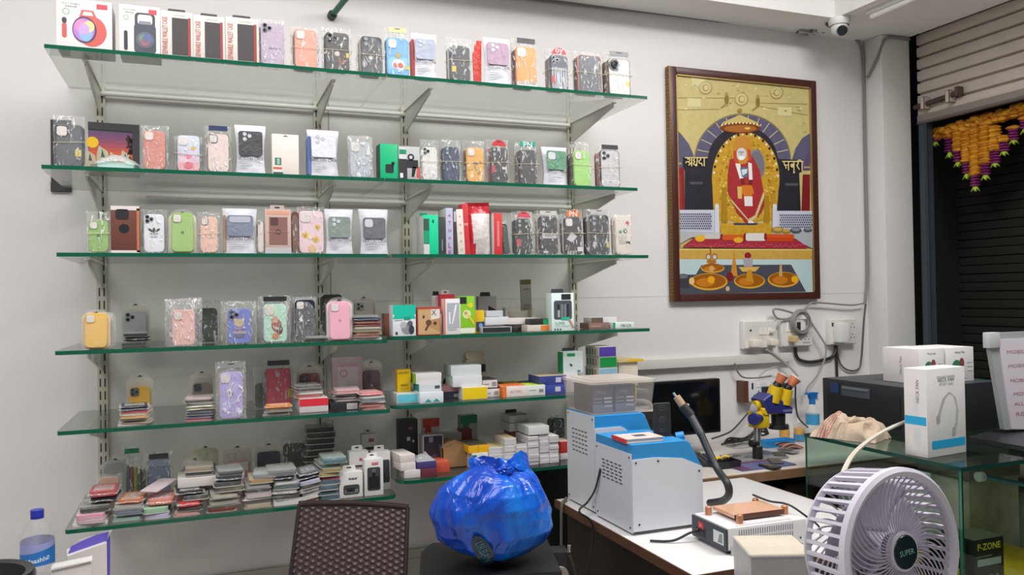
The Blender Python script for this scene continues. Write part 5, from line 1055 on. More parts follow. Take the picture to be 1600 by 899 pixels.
blister(k, 396, 445, 690, 'navy case in a white framed blister pack behind the sixth pile', '#2d3545', y=-.20, cam=None, frac=.74, tray='#dedcd0')
z = pile(k, 426, 470, 793, [('plain white', '#d8d5d2', 'cd', .016), ('dark slate', '#3a3c42', 'bl', .012), ('silver foil', '#a8a4a2', 'ca', .016), ('teal edged white', '#4a6468', 'bl', .014), ('pearl', '#cfccca', 'cl', .012), ('soot black', '#2e2f33', 'ca', .014, -4), ('large grey clear', '#77797c', 'cl', .018, -8, 1.1)], 'in the seventh pile on the lowest shelf', GP, L=.13, vt=734)
bagged(k, 440, 481, 684, 'smoky dark bagged case standing behind the seventh pile', '#3a3d3d', y=-.20, cam=None, n=3, ch=.85, rb=False, rest=['#2f3230'])
z = pile(k, 468, 502, 787, [('rust brown', '#a5765e', 'bl', .011), ('bright white', '#d8d6d4', 'bl', .012), ('black rimmed white', '#c9c7c6', 'bl', .012, 2), ('grey white', '#b5b3b2', 'bl', .012, 2), ('white lined black', '#45454a', 'bl', .012, 3), ('pale lavender', '#b9b8d4', 'bl', .012, 0), ('raven black', '#2f3038', 'ca', .013, 0), ('steel', '#6d7077', 'ca', .012, 0)], 'in the leaning eighth pile', GP, L=.13, vt=738, tilt=-.16)
z = pile(k, 500, 533, 785, [('deep teal', '#2f5a6a', 'bl', .014), ('sea blue', '#3a6476', 'bl', .014), ('petrol blue', '#34586c', 'bl', .014), ('harbour blue', '#3d5f78', 'bl', .013), ('red labelled', '#a8484c', 'cl', .010), ('old gold', '#b5a052', 'bl', .011), ('mustard', '#a08c48', 'bl', .010), ('dusky teal', '#44605e', 'bl', .012, 6), ('clear teal', '#5f8087', 'cl', .016, 10, 1.2)], 'in the blue pile beside the white window carton', GP, L=.13, vt=716)
for i in range(10):
    pass
pile(k, 478, 524, 745, [(['graphite', 'smoke black', 'teal black', 'dim grey', 'pine black', 'oil black', 'slate black', 'ink black', 'moss black', 'night black'][i], ['#343c40', '#2c3234', '#33454a', '#3a3f40', '#2f3a38', '#2b2f30', '#343a3f', '#2c3038', '#30362f', '#2a2d30'][i], 'bl', .0135) for i in range(10)], 'in the dark tower at the back', GP, L=.11, vt=668, y=-.22, w=None)
# white window cartons
GW = 'white window cartons at the right end of the lowest left shelf'
def winbox(u0, u1, vt, vb, label, y, win, tagx=None, charm=None, d=.04):
    def art(p, W, H, y_):
        x0, x1, z0, z1 = win; D_rr((x0 + x1) / 2, (z0 + z1) / 2, x1 - x0, z1 - z0, .1, '#46484b')(p, W, H, y_)
        if tagx: D_rect(tagx[0] - .17, tagx[0] + .17, tagx[1] - .035, tagx[1] + .035, tagx[2])(p, W, H, y_ - .0003); D_text('oy oy', tagx[0], tagx[1], .26, '#f0e6e6')(p, W, H, y_ - .0005)
        if charm == 'speaker':
            D_rr((x0 + x1) / 2, z0 + .22, (x1 - x0) * .82, .34, .06, '#26282b')(p, W, H, y_ - .0006); D_ring((x0 + x1) / 2, z1 - .10, .05, .09, '#8d8f90')(p, W, H, y_ - .0006); D_rect((x0 + x1) / 2 - .07, (x0 + x1) / 2 + .07, z1 - .26, z1 - .14, '#17181a')(p, W, H, y_ - .0007)
        elif charm == 'flat':
            D_rect(x0 + .06, x1 - .06, z0 + .06, z0 + .2, '#7a7c7e')(p, W, H, y_ - .0006); D_rect(x0 + .12, x1 - .2, z0 + .1, z0 + .26, '#2b2c2f')(p, W, H, y_ - .0008)
        elif charm == 'pale': D_rect(x0 + .04, x1 - .04, z0 + .02, z1 - .05, '#b5aca4')(p, W, H, y_ - .0006)
    return carton(k, u0, u1, vt, label, '#e3e0dd', d=d, y=y, art=art, tab='#e3e0dd', group=GW)
winbox(530, 567, 738, 783, 'white window carton with a wide low window, nearest the blue pile', -.46, (-.32, .36, .12, .50), (.08, .74, '#4a4c50'), 'flat')
winbox(570, 599, 718, 778, 'white window carton showing a black speaker charm with a ring', -.465, (-.36, .34, .14, .78), (.06, .88, '#d9525e'), 'speaker')
winbox(546, 576, 706, 760, 'white carton with a red badge behind the wide window carton', -.38, (-.32, .36, .3, .66), (.2, .80, '#c93a46'), 'pale')
winbox(582, 610, 706, 768, 'white carton showing its dark window behind the speaker charm carton', -.395, (.05, .46, .18, .78), None, None)
winbox(566, 590, 679, 730, 'grey window carton with a red badge standing at the back', -.22, (-.34, .36, .1, .72), (.1, .87, '#a83440'), 'pale')
# ================================================================== lowest shelf, right pane
k = '6r'; Z6 = top(k) + .0006
def r6(u0, u1, vt, vb, label, col, d, y, z=None, **kw):
    t = raised(k, u0, u1, vt, vb, label, col, d, y, z=Z6 if z is None else z, **kw); return ztop(t)
carton(k, 624, 653, 656, 'tall black carton standing at the back of the lowest right shelf', '#232225', d=.05, y=-.28, art=combo(D_disc(.1, .82, .14, '#8a4a5a', .07), D_rect(-.1, .08, .56, .64, '#b9b9bb'), D_rect(.2, .3, .52, .57, '#b9b9bb'), D_rect(.36, .44, .1, .18, '#a9a9ab')))
def rw(c): return combo(D_rect(-.5, .5, .80, 1, c), D_poly([(-.36, .82), (.0, .82), (.0, .6), (-.08, .52), (-.28, .52), (-.36, .6)], c), D_rect(-.24, -.16, .6, .68, '#dddddd'))
prb = carton(k, 661, 693, 680, 'dark carton with a printed picture panel on the lowest right shelf', '#b9b8bb', d=.05, y=-.33, art=combo(D_rect(-.45, .45, .03, .97, '#2c2a36'), D_rect(-.2, .0, .78, .95, '#7a7a86'), D_disc(.1, .3, .2, '#5a4a5e'), D_rect(.25, .4, .4, .7, '#4c4a5a'), D_rect(-.3, .3, .1, .2, '#6a5a6a')))
carton(k, 661, 687, 654, 'white carton with a red tab print at the back of the lowest right shelf', '#c9c4bf', d=.03, y=-.20, art=rw('#c9442f'))
carton(k, 720, 746, 649, 'grey carton with a green tab print at the back of the lowest right shelf', '#8a8e86', d=.04, y=-.16, art=rw('#146b4a'))
z = r6(632, 657, 741, 753, 'white carton under the cream cartons at the shelf corner', '#d9d3d2', .09, -.455)
z = r6(626, 650, 729, 741, 'cream pink carton lying over the shelf corner, lower', '#e3dad6', .12, -.452, z=z, rz=.12)
r6(625, 649, 717, 729, 'cream pink carton lying over the shelf corner, upper', '#e0d6d2', .12, -.45, z=z, rz=.12, topc='#e6dcd8')
z = r6(658, 683, 742, 754, 'maroon carton at the edge of the lowest right shelf', '#6d3040', .10, -.455)
r6(652, 682, 730, 741, 'grey topped purple carton on the maroon carton', '#4a3f78', .13, -.45, z=z, topc='#b3b5bd')
r6(675, 703, 736, 753, 'orange red carton lying beside the grey topped carton', '#c9543f', .12, -.42, topc='#d0604a')
bag_ = thing('clear_packet', 'crumpled clear plastic packet behind the small cartons', 'packet', tuple(on_y(665, 720, -.30))[:2] + (Z6,))
m = MB(); m.grid(lambda a, b: (-.055 + a * .11, -.03 + b * .05, .002 + .06 * math.sin(PI * a) ** .6 * math.sin(PI * b) ** .7 * (1 + .5 * noise.noise(Vector((a * 6, b * 6, 2))))), 14, 8, film(body=.3, crease_glint=.4)); m.build('bag', bag_, norm=False); bag_.location.y = -.375; bag_.location.x -= .03
cb = thing('cardboard_box', 'open brown cardboard box with raised flaps on the lowest right shelf', 'box', tuple(on_y(713, 730, -.36))[:2] + (Z6,))
KR = M('#a8845c', .7, var=.08, vscale=20)
m = MB(); W_ = .052
for a, b, c, d in ((-W_, W_, 0, .003), (-W_, W_, .097, .10), (-W_, -W_ + .003, 0, .10), (W_ - .003, W_, 0, .10)): m.box(a, b, c, d, 0, .075, KR)
m.box(-W_, W_, 0, .10, 0, .003, KR); m.build('box', cb)
m = MB(); m.prism([(-W_, .075), (W_, .075), (W_ * .9, .080), (-.01, .102), (-W_ * .9, .084)], .002, .004, KR); m.build('flap', cb)
m = MB(); m.grid(lambda a, b: (W_ - .002 - .05 * b, a * .10, .076 + .022 * b), 2, 2, M('#b58f66', .7)); m.grid(lambda a, b: (-W_ + .002 + .045 * b, a * .10, .076 + .018 * b), 2, 2, M('#b58f66', .7)); m.build('flap', cb)
r6(690, 722, 693, 735, 'grey white carton standing behind the cardboard box', '#b5b3a9', .06, -.22)
z = r6(738, 763, 715, 740, 'white and green carton under the yellow carton', '#dfe2de', .12, -.42, art=D_rect(-.5, -.22, 0, .9, '#2f7a5c'))
r6(732, 764, 702, 714, 'bright yellow carton with a dark printed top', '#eeb414', .13, -.415, z=z, topc='#57503c', art=D_rect(-.02, .0, .0, 1, '#b98a10'))
r6(722, 738, 690, 735, 'dark red carton standing behind the yellow carton', '#6d2622', .06, -.21)
GC = 'white cartons in the stacked rows on the lowest right shelf'
cols = [(764, 789, 699, 745, 3, -.42), (789, 808, 685, 743, 4, -.43), (808, 825, 694, 741, 7, -.44), (826, 843, 683, 739, 8, -.445), (843.5, 859, 679, 736, 8, -.435), (859.5, 874, 681, 734, 8, -.44)]
for ci, (u0, u1, vt, vb, n, y) in enumerate(cols):
    um = (u0 + u1) / 2; ztp = on_y(um, vt, y).z; hh = (ztp - Z6) / n; z = Z6
    a, b = on_y(u0, 715, y).x, on_y(u1, 715, y).x
    for j in range(n):
        pos = 'topmost' if j == n - 1 else (ORD[j] if j == 0 else ORD[j] + ' up')
        t = thing('carton', f'white carton, {pos} in the {["first", "second", "third", "fourth", "fifth", "sixth"][ci]} column of stacked white cartons', 'box', ((a + b) / 2 + R.uniform(-.0004, .0004), y + R.uniform(0, .007), z), 0, GC)
        w = (b - a) * R.uniform(.955, .975); m = MB(); tp = '#c9b58a' if (j == n - 1 and ci < 2) else ('#6d6258' if j == n - 1 and ci == 2 else None)
        m.box(-w / 2, w / 2, 0, .13, 0, hh * .95, M(R.choice(['#dcd9d9', '#e2dfdf', '#d5d2d3']), .45), bev=.0012, top=M(tp, .5, var=.2, vscale=60) if tp else None)
        m.build('box', t)
        q = MB(); q.box(-w / 2 + .001, w / 2 - .001, -.0007, 0, hh * .62, hh * .9, M('#d6d3d4', .4)); q.build('lid', t)
        z += hh
    if ci == 3: z3 = z
    if ci == 4: z4 = z
z = r6(826, 858, 667, 680, 'wide white carton lying across the fourth and fifth columns', '#dcdddd', .12, -.435, z=max(z3, z4) + .001)
zb_ = on_y(812, 674, -.305).z; a_, b_ = on_y(799, 690, -.298).x, on_y(833, 690, -.298).x; ZSUP = zb_ + .0006
su = thing('carton', 'brown carton standing behind the stacked rows under the tilted pair', 'box', ((a_ + b_) / 2, -.298, Z6)); m = MB(); m.box((a_ - b_) / 2, (b_ - a_) / 2, 0, .08, 0, zb_ - Z6, M('#8a5a44', .5), bev=.001); m.build('box', su)
t_ = raised(k, 796, 830, 661, 674, 'white carton, lower of the tilted pair above the stacked rows', '#dedddc', .09, -.305, z=ZSUP, rz=.06); zz = ztop(t_)
t_ = raised(k, 796, 828, 650, 661, 'white carton, upper of the tilted pair above the stacked rows', '#d8d7d4', .09, -.303, z=zz + .001, rz=.03, topc='#8d8a80', tab='#2c2c2e'); ztop(t_)
tb = bagged(k, 862, 886, 650, 'dark teal crinkled bag at the back beyond the white cartons', '#24383c', y=-.20, cam=None, n=4, ch=.9, rb=False, rest=['#2a4046'])
z = r6(876, 893, 722, 732, 'thin white carton under the red pack by the white machine', '#d6d2cf', .09, -.40)
r6(876, 892, 703, 721, 'red pack lying on the thin white carton by the white machine', '#b8322f', .08, -.40, z=z, topc='#d8bdb2')
# ================================================================== front desk and machines
DESKB = M('#231c1a', .45, var=.1); OAK = M('#5a3a28', .45, var=.25, vscale=14); LAM = M('#d9d7d6', .35, var=.03, vscale=10)
dk = thing('desk', 'white topped desk with a brown edge carrying the white and blue machines', 'desk', (1.135, -1.495, 0))
m = MB(); m.box(0, .78, 0, .825, .725, .75, LAM, bev=.002); m.build('desk_top', dk)
m = MB(); m.box(-.004, 0, -.004, .829, .722, .7495, OAK); m.box(0, .784, -.004, 0, .722, .7495, OAK); m.box(.78, .784, 0, .829, .722, .7495, OAK); m.build('edge_band', dk)
m = MB(); m.box(.03, .05, .03, .80, 0, .725, DESKB); m.box(.73, .75, .03, .80, 0, .725, DESKB); m.box(.05, .73, .78, .80, .1, .725, DESKB); m.box(.05, .73, .03, .045, .35, .725, DESKB); m.build('carcass', dk)
BLUE = M('#2f8ecb', .38, bump=.12, bscale=400); BODY = M('#d4d7de', .35); SCREW = M('#44474c', .35, metal=.6)
def machine(loc, w, d, h, label, bandh, flat_top):
    """desktop machine: white side and front panels, blue moulded top with a sloped right shoulder"""
    t = thing('desktop_machine', label, 'machine', loc)
    m = MB(); m.box(.002, w - .004, .004, d, .012, h * .70, BODY, bev=.003); m.build('body', t)
    prof = [(.0, h * .90 if bandh else h), (0, h), (w * .80, h), (w * .86, h * .985), (w + .004, h * .70), (w + .004, h * .66), (0, h * .66)]
    m = MB(); m.prism([(.001, h * .62), (w * 1.0, h * .62), (w * 1.0, h * .70), (w * .83, h * .975), (w * .78, h), (.001, h)], .0025, d, BLUE, ch=.003); m.build('top_cover', t)
    fp = [(.0, .010), (w, .010), (w, h * .69), (w * .72, h * .80), (w * .38, h * .835), (w * .30, h * .84), (0, h * .835)] if bandh else [(.0, .010), (w, .010), (w, h * .60), (w * .72, h * .72), (w * .48, h * .855), (w * .42, h * .875), (0, h * .875)]
    m = MB(); m.prism(fp, -.002, .0025, BODY)
    for a, b in ((.02, .03), (w - .02, .03), (.012, h * .80), (w * .36, h * .80), (w - .012, h * .64)): m.cyl((a, -.002, b), (a, -.0035, b), .003, SCREW, n=10)
    m.build('front_panel', t)
    hl = h - bandh
    m = MB(); m.prism([(0, .006), (d, .006), (d, hl * (1.0 if bandh else .99)), (.0, hl)], -.002, .0, BODY, ax='x')
    for r in range(6):
        for c in range(5):
            a = d * (.80 - c * .115 - .02 * (r % 2)); z = hl * (.80 - r * .045) - .0
            m.box(-.0026, -.0018, a - d * .075, a, z, z + .0035, '#3a3d45')
    for a, b in ((.012, .02), (d - .012, .02), (.012, hl - .012), (d - .012, hl - .012)): m.cyl((-.002, a, b), (-.0035, a, b), .003, SCREW, n=10)
    m.build('side_panel', t)
    m = MB()
    for a in (.03, w - .03):
        for b in (.03, d - .03): m.cyl((a, b, 0), (a, b, .013), .010, M('#1d1d1f', .5), n=12)
    m.build('feet', t)
    if bandh: m = MB(); m.cyl((w * .84, d * .35, h * .985), (w * .93, d * .30, h * 1.0), .014, BLUE, n=14); m.build('hinge_knob', t)
    return t
machine((1.172, -.898, .7508), .225, .205, .312, 'white and blue desktop machine at the back, under the clear tub', 0, True)
m2 = machine((1.163, -1.149, .7508), .240, .228, .262, 'white and blue desktop machine in front, with a book on top', .026, False)
ztm1, ztm2 = .7508 + .312, .7508 + .262
# clear storage tub on the rear machine, with cartons inside
tub = thing('storage_tub', 'clear lidded storage tub of dark cartons on the rear machine', 'tub', (1.283, -.785, ztm1 + .001))
def shell(m, w0, d0, w1, d1, h, mat, t=.002):
    for s in (0, 1):
        k = s * t
        a = [(-w0 / 2 + k, -d0 / 2 + k), (w0 / 2 - k, -d0 / 2 + k), (w0 / 2 - k, d0 / 2 - k), (-w0 / 2 + k, d0 / 2 - k)]; b = [(-w1 / 2 + k, -d1 / 2 + k), (w1 / 2 - k, -d1 / 2 + k), (w1 / 2 - k, d1 / 2 - k), (-w1 / 2 + k, d1 / 2 - k)]
        mi = m.mi(mat); va = [m.bm.verts.new((x, y, k)) for x, y in a]; vb = [m.bm.verts.new((x, y, h)) for x, y in b]
        m.bm.faces.new(va).material_index = mi
        for i in range(4): m.bm.faces.new((va[i], va[(i + 1) % 4], vb[(i + 1) % 4], vb[i])).material_index = mi
m = MB(); shell(m, .215, .195, .232, .215, .098, TUBF); m.build('tub_body', tub)
m = MB(); m.rr(0, 0, .248, .230, .016, .099, .107, TUBF, ax='z', ch=.002); m.rr(0, 0, .200, .180, .012, .107, .110, TUBF, ax='z'); m.build('lid', tub)
for i, (x, lb) in enumerate(((-.058, 'blue grey printed carton inside the clear tub, left of two'), (.024, 'blue grey printed carton inside the clear tub, beside the yellow strip'))):
    c = thing('carton', lb, 'box', (1.283 + x, -.858, ztm1 + .0045)); m = MB(); m.box(-.038, .038, 0, .14, 0, .086, M('#3d4254', .5), bev=.001); m.build('box', c)
    m = MB(); m.text('Vien', -.006, .066, -.0002, '#8d93a6', w=.032)
    for z in (.042, .030, .016): m.rect(.004, .032, z, z + .006, -.0001, '#c3c6d0'); m.rect(-.034, -.004, z + .001, z + .005, -.0001, '#8a8fa0')
    m.rect(-.0375, .0375, .0, .026, -.00005, '#7b8194'); m.build('print', c)
ys = thing('yellow_strip', 'folded yellow packing strip inside the clear tub', 'strip', (1.283 + .088, -.80, ztm1 + .0045)); m = MB(); m.tube([(0, 0, 0.004), (.004, -.004, .05), (-.006, -.004, .082), (-.012, .004, .05), (-.01, .006, .006)], .007, M('#e0b45a', .4), n=8); m.build('strip', ys)
# book and charging pad on the front machine
bk = thing('book', 'red spined pale book lying on the front machine', 'book', (1.218, -1.085, ztm2 + .0008), rz=-.04)
m = MB(); m.box(-.055, .065, -.040, .045, .0015, .011, M('#e8ddd2', .7)); m.build('pages', bk)
m = MB(); m.box(-.058, .068, -.043, .048, .011, .0125, M('#e0cfc6', .4)); m.box(-.058, .068, -.043, .048, 0, .0015, M('#d8c2b8', .4)); m.box(-.061, -.056, -.0432, .048, 0, .0127, M('#cf3f44', .4)); m.box(-.01, .03, -.01, .02, .0125, .0128, '#5a555c'); m.build('cover', bk)
wp = thing('charging_stand', 'upright black charging stand with ring symbol on the front machine', 'charger', (1.3245, -1.055, ztm2 + .001), rz=-.22)
m = MB(); m.rr(0, .052, .054, .098, .005, -.004, .004, M('#2a2a2c', .4), ch=.001); m.build('pad', wp)
m = MB(); m.box(-.026, .028, -.012, .014, 0, .004, M('#202022', .4), bev=.001); m.build('base', wp)
m = MB()
G_ = M('#55565a', .4)
for r0, z0, a0, a1 in ((.010, .050, 0, 2 * PI), (.005, .050, 0, 2 * PI), (.010, .070, .2 * PI, .8 * PI), (.014, .073, .2 * PI, .8 * PI), (.018, .076, .25 * PI, .75 * PI), (.010, .030, 1.2 * PI, 1.8 * PI), (.014, .027, 1.25 * PI, 1.75 * PI)):
    m.tube([(r0 * math.cos(a0 + (a1 - a0) * i / 16), -.0042, z0 + r0 * math.sin(a0 + (a1 - a0) * i / 16)) for i in range(17)], .0006, G_, k=0, n=5)
m.build('symbol', wp)
# ---- screen separator: white vented case with a copper plate
sp = thing('screen_separator', 'white vented heating device with a copper plate on the desk', 'heating device', (1.3, -1.405, .7508), rz=-.03)
WB = M('#dcdadb', .35); W_, D_, H_ = .262, .170, .062
m = MB(); m.box(.006, W_, 0, D_, .009, H_ + .009, WB, bev=.007)
for r, z0, hh in ((0, .047, .016), (1, .026, .016)):
    for i in range(24): x = .04 + i * .0075; m.box(x, x + .0022, -.0006, .0004, z0, z0 + hh, '#77777b')
for i in range(24): x = .04 + i * .0075; m.box(x, x + .0022, .006, .018, H_ + .0088, H_ + .0094, '#8b8b8e')
for x, z in ((.05, .016), (.14, .018), (.24, .020)): m.cyl((x, -.0003, z), (x, -.0015, z), .0028, SCREW, n=10)
m.build('case', sp)
m = MB(); m.box(0, .006, .002, D_ - .002, .009, H_ + .005, M('#343a40', .4)); m.build('end_panel', sp)
m = MB(); m.rect(-D_ + .035, -D_ + .062, .040, .058, 0, '#c23038'); m.rect(-D_ + .022, -D_ + .07, .018, .040, 0, '#17191c'); m.rect(-.060, -.012, .022, .055, 0, '#cfd2d6')
for i in range(5): m.rect(-.038 + i * .002, -.018, .027 + i * .005, .0295 + i * .005, -.0007, '#4a4d52')
m.text('16', -D_ + .048, .049, -.0009, '#f2c0c0', w=.010); m.cyl((-D_ + .03, 0, .03), (-D_ + .03, -.0015, .03), .003, '#d6d6d8', n=8); m.build('switch_plate', sp, rot=(0, 0, -PI / 2))
m = MB()
for x in (.02, W_ - .02):
    for y in (.02, D_ - .02): m.cyl((x, y, 0), (x, y, .0095), .008, M('#2b2b2d', .5), n=10)
m.cyl((.018, -.004, 0), (.018, -.004, .016), .006, M('#b9b7b5', .3, metal=.4), n=10)
m.build('feet', sp)
CU = M('#c98a66', .32, metal=.35, var=.1); zc = H_ + .012
m = MB(); m.box(.058, .222, .045, .150, zc + .006, zc + .016, M('#d9a98c', .3, metal=.15, var=.06)); m.box(.058, .222, .044, .046, zc + .002, zc + .016, M('#5d3a2c', .4)); m.build('copper_plate', sp)
for x, y in ((.064, .030), (.236, .060), (.034, .135), (.21, .158)):
    m = MB(); m.cyl((x, y, H_ + .0088), (x, y, zc + .018), .0095, CU, n=16); m.ball((x, y, zc + .018), .0095, CU, sub=2, sc=(1, 1, .5)); m.build('corner_post', sp)
m = MB(); m.tube([(-.001, D_ - .035, .03), (-.03, D_ - .035, .026), (-.075, D_ - .02, .006), (-.13, D_ + .01, .004)], .0035, M('#2b2b2e', .5), n=7); m.build('power_cord', sp)
cable('device_cord', 'black cord draped over the copper plate device down to the counter', [(1.512, -1.245, .7508 + zc + .030), (1.528, -1.30, .7508 + zc + .022), (1.548, -1.355, .848), (1.580, -1.39, .82), (1.615, -1.40, .79), (1.64, -1.38, .7545)], .0032, '#26262a', cat='cord')
cable('machine_cord', 'black power cord looping down the side of the rear machine', [on_x(938, 733, 1.158), on_x(930, 765, 1.152), on_x(918, 785, 1.148), on_y(905, 800, -1.0), (1.122, -.97, .74), (1.118, -.95, .60), (1.118, -.93, .45)], .0035, '#2a2a2c', cat='cord')
cable('extension_lead', 'grey cord hanging over the desk edge beside the black cord', [(1.160, -.70, .758), (1.145, -.72, .757), (1.122, -.745, .745), (1.116, -.75, .64), (1.112, -.75, .40), (1.110, -.75, .2)], .005, '#6b625c', cat='cord')

# ================================================================== back bench along the wall
bb = thing('workbench', 'dark workbench with a pale top along the wall behind the machines', 'workbench', (1.66, -.625, 0))
m = MB(); m.box(0, 1.36, 0, .61, .728, .75, M('#c9c4be', .45, var=.06)); m.build('bench_top', bb)
m = MB(); m.box(-.004, 1.36, -.012, 0, .716, .750, M('#8a6a4c', .5, var=.3, vscale=20)); m.build('edge_band', bb)
m = MB(); m.box(.02, 1.34, .03, .58, 0, .727, M('#241d1b', .45, var=.12)); m.box(0, .02, .01, .58, 0, .727, M('#8f9aa0', .5)); m.build('carcass', bb)
for x0, lb in ((.06, .40), (.50, .92), (.98, 1.32)):
    m = MB(); m.box(x0, lb, .012, .032, .50, .685, M('#2b2220', .4, var=.15)); m.box(x0 - .02, lb, .004, .03, .690, .700, M('#6b5240', .45)) if x0 < .1 else None
    d_ = m.build('drawer', bb); h_ = MB(); c = (x0 + lb) / 2
    h_.tube([(c - .05, .012, .60), (c - .045, -.012, .60), (c + .045, -.012, .60), (c + .05, .012, .60)], .0045, M('#b9b6b2', .2, metal=.9), n=8); h_.build('handle', d_)
mt = thing('monitor', 'black flat monitor standing on the workbench behind the soldering station', 'monitor', (1.905, -.25, .7505), rz=.0)
m = MB(); m.rr(0, .21, .43, .235, .006, 0, .030, M('#17181b', .3), ch=.002); m.build('case', mt)
m = MB(); m.rect(-.205, .205, .105, .318, 0, M('#0c0e12', .12)); m.build('screen', mt)
m = MB(); m.box(-.03, .03, .032, .05, .02, .2, M('#1b1c1f', .4)); m.box(-.11, .11, -.0, .12, 0, .012, M('#1b1c1f', .4), bev=.004); m.build('stand', mt)
# rework station between machine and monitor
rs = thing('rework_station', 'black hot air station with a beige handle on a cream riser', 'rework station', (1.62, -.50, .7505), rz=-.08)
rz_ = on_y(1020, 628, -.50).z
HB = on_y(1060, 640, -.50).z - .7505
m = MB(); m.box(-.088, .085, 0, .15, .10, HB, M('#1f1f21', .4), bev=.003, top=M('#b5ab9c', .5)); m.build('case', rs)
m = MB(); m.cyl((-.045, 0, HB - .035), (-.045, -.004, HB - .035), .010, M('#d8b07c', .35), n=18); m.text('AX', -.045, HB - .035, -.0042, '#8a5a2c', w=.010)
for x in (-.03, .03): m.cyl((x, 0, .14), (x, -.014, .14), .011, M('#38383b', .35), n=16)
m.rect(-.01, .06, HB - .06, HB - .03, 0, '#0e0f10'); m.build('control_panel', rs)
m = MB(); m.tube([(-.05, .06, HB), (-.052, .06, HB + .026), (-.03, .06, HB + .036), (.01, .06, HB + .030), (.03, .06, HB + .012), (.032, .06, HB)], .0085, M('#9b9994', .4), n=10); m.build('carry_handle', rs)
m = MB(); m.box(-.09, .09, 0, .15, 0, .098, M('#b3a999', .6)); m.build('riser', rs)
# hot air wand with hose
P0, P1, P2, P3 = at_d(1052, 614, 2.55), at_d(1078, 640, 2.53), at_d(1107, 690, 2.47), at_d(1130, 745, 2.42)
wd = thing('hot_air_wand', 'black hot air wand with a beige nozzle on its hose before the monitor', 'hot air tool', (0, 0, 0))
m = MB(); m.cyl(P0 + (P0 - at_d(1060, 626, 2.54)) * .0, at_d(1058, 622, 2.545), .004, M('#c9c9c6', .3, metal=.7), n=12); m.cyl(at_d(1057, 620, 2.545), at_d(1068, 636, 2.54), .0115, M('#b59c80', .5), r1=.013, n=16); m.cyl(at_d(1064, 630, 2.54), at_d(1076, 634, 2.54), .005, M('#b59c80', .5), n=10); m.build('nozzle', wd)
m = MB(); m.cyl(at_d(1066, 634, 2.54), at_d(1080, 650, 2.53), .015, M('#2c2d2f', .4), n=16); m.cyl(at_d(1079, 649, 2.53), at_d(1096, 680, 2.49), .0125, M('#3a3b3e', .45), n=16); m.build('grip', wd)
hose = [at_d(1095, 678, 2.49), at_d(1107, 705, 2.46), at_d(1122, 735, 2.42), at_d(1136, 755, 2.36), at_d(1139, 772, 2.37), at_d(1131, 782, 2.43), at_d(1119, 785, 2.49), at_d(1109, 786, 2.54)]
m = MB(); m.tube(hose, .0115, M('#2b2c2e', .45), n=10); m.build('hose', wd)
# microscope
ms = thing('microscope', 'yellow and blue stereo microscope with orange eyecups on the workbench', 'microscope', (2.17, -.45, .7505))
Yl = M('#d8b51e', .35); Bl = M('#2b3170', .35); Bk = M('#202023', .45)
def mp(u, v, y=-.45): q = on_y(u, v, y); return (q.x - 2.17, q.y + .45, q.z - .7505)
m = MB(); m.box(-.11, .13, -.02, .13, 0, .010, M('#8f9094', .3, metal=.3), bev=.003); m.build('base_plate', ms)
pb = mp(1185, 705); pt = mp(1183, 668)
m = MB(); m.cyl((pt[0], 0, .01), (pt[0], 0, pt[2] + .02), .014, M('#a9abb0', .2, metal=.8), n=18); m.cyl((pt[0], 0, .01), (pt[0], 0, .06), .021, Bk, n=18); m.cyl((pt[0] - .035, 0, .075), (pt[0] + .0, 0, .075), .015, Bk, n=14); m.build('pillar', ms)
hd = mp(1185, 655)
m = MB(); m.box(hd[0] - .032, hd[0] + .035, -.03, .03, hd[2] - .035, hd[2] + .035, Yl, bev=.008); m.rr(hd[0] + .062, hd[2] + .035, .13, .030, .01, -.035, .035, Yl, ch=.004); m.cyl(mp(1178, 634), (mp(1178, 634)[0] + .03, .0, mp(1178, 634)[2]), .020, Yl, n=16); m.build('head_mount', ms)
m = MB(); kx = mp(1173, 654); m.cyl((kx[0] + .03, -.01, kx[2]), (kx[0] - .012, -.03, kx[2]), .024, Bl, n=20); m.cyl((kx[0] - .0, -.02, kx[2] + .038), (kx[0] + .02, .0, kx[2] + .045), .016, M('#c9c9cb', .25, metal=.7), n=14); m.build('focus_knob', ms)
m = MB(); a = [mp(u, v) for u, v in ((1183, 624), (1195, 614), (1213, 624), (1230, 636), (1229, 645), (1190, 645), (1186, 636))]
m.prism([(p[0], p[2]) for p in a], -.040, .040, Bl, ch=.006); m.text('YAXUN', mp(1220, 640)[0], mp(1220, 640)[2], -.0402, '#b9bcd8', w=.045); m.build('optical_head', ms)
m = MB(); c = mp(1216, 658); m.cyl((c[0], 0, c[2] + .03), (c[0], 0, c[2] - .015), .030, Bk, r1=.028, n=20); m.cyl((c[0], 0, c[2] - .015), (c[0], 0, c[2] - .032), .042, Bk, n=22); m.build('objective', ms)
for (u0, v0), (u1, v1), (u2, v2) in (((1206, 628), (1213, 604), (1222, 589)), ((1223, 631), (1229, 608), (1241, 594))):
    p0, p1, p2 = Vector(mp(u0, v0, -.465)), Vector(mp(u1, v1, -.475)), Vector(mp(u2, v2, -.485))
    m = MB(); m.cyl(p0, p1, .031, Yl, r1=.027, n=20); m.cyl(p1, p1 + (p2 - p1) * .45, .019, Bk, r1=.016, n=18); e = m.build('eyepiece', ms)
    m = MB(); m.cyl(p1 + (p2 - p1) * .35, p2 + (p2 - p1) * .15, .016, M('#c9764e', .4, var=.15), r1=.024, n=20); m.cyl(p2 + (p2 - p1) * .15, p2 + (p2 - p1) * .22, .025, M('#e8dcd2', .5), n=20); tag(m.build('eyecup', e), 'orange eyecup with a white rim', None)
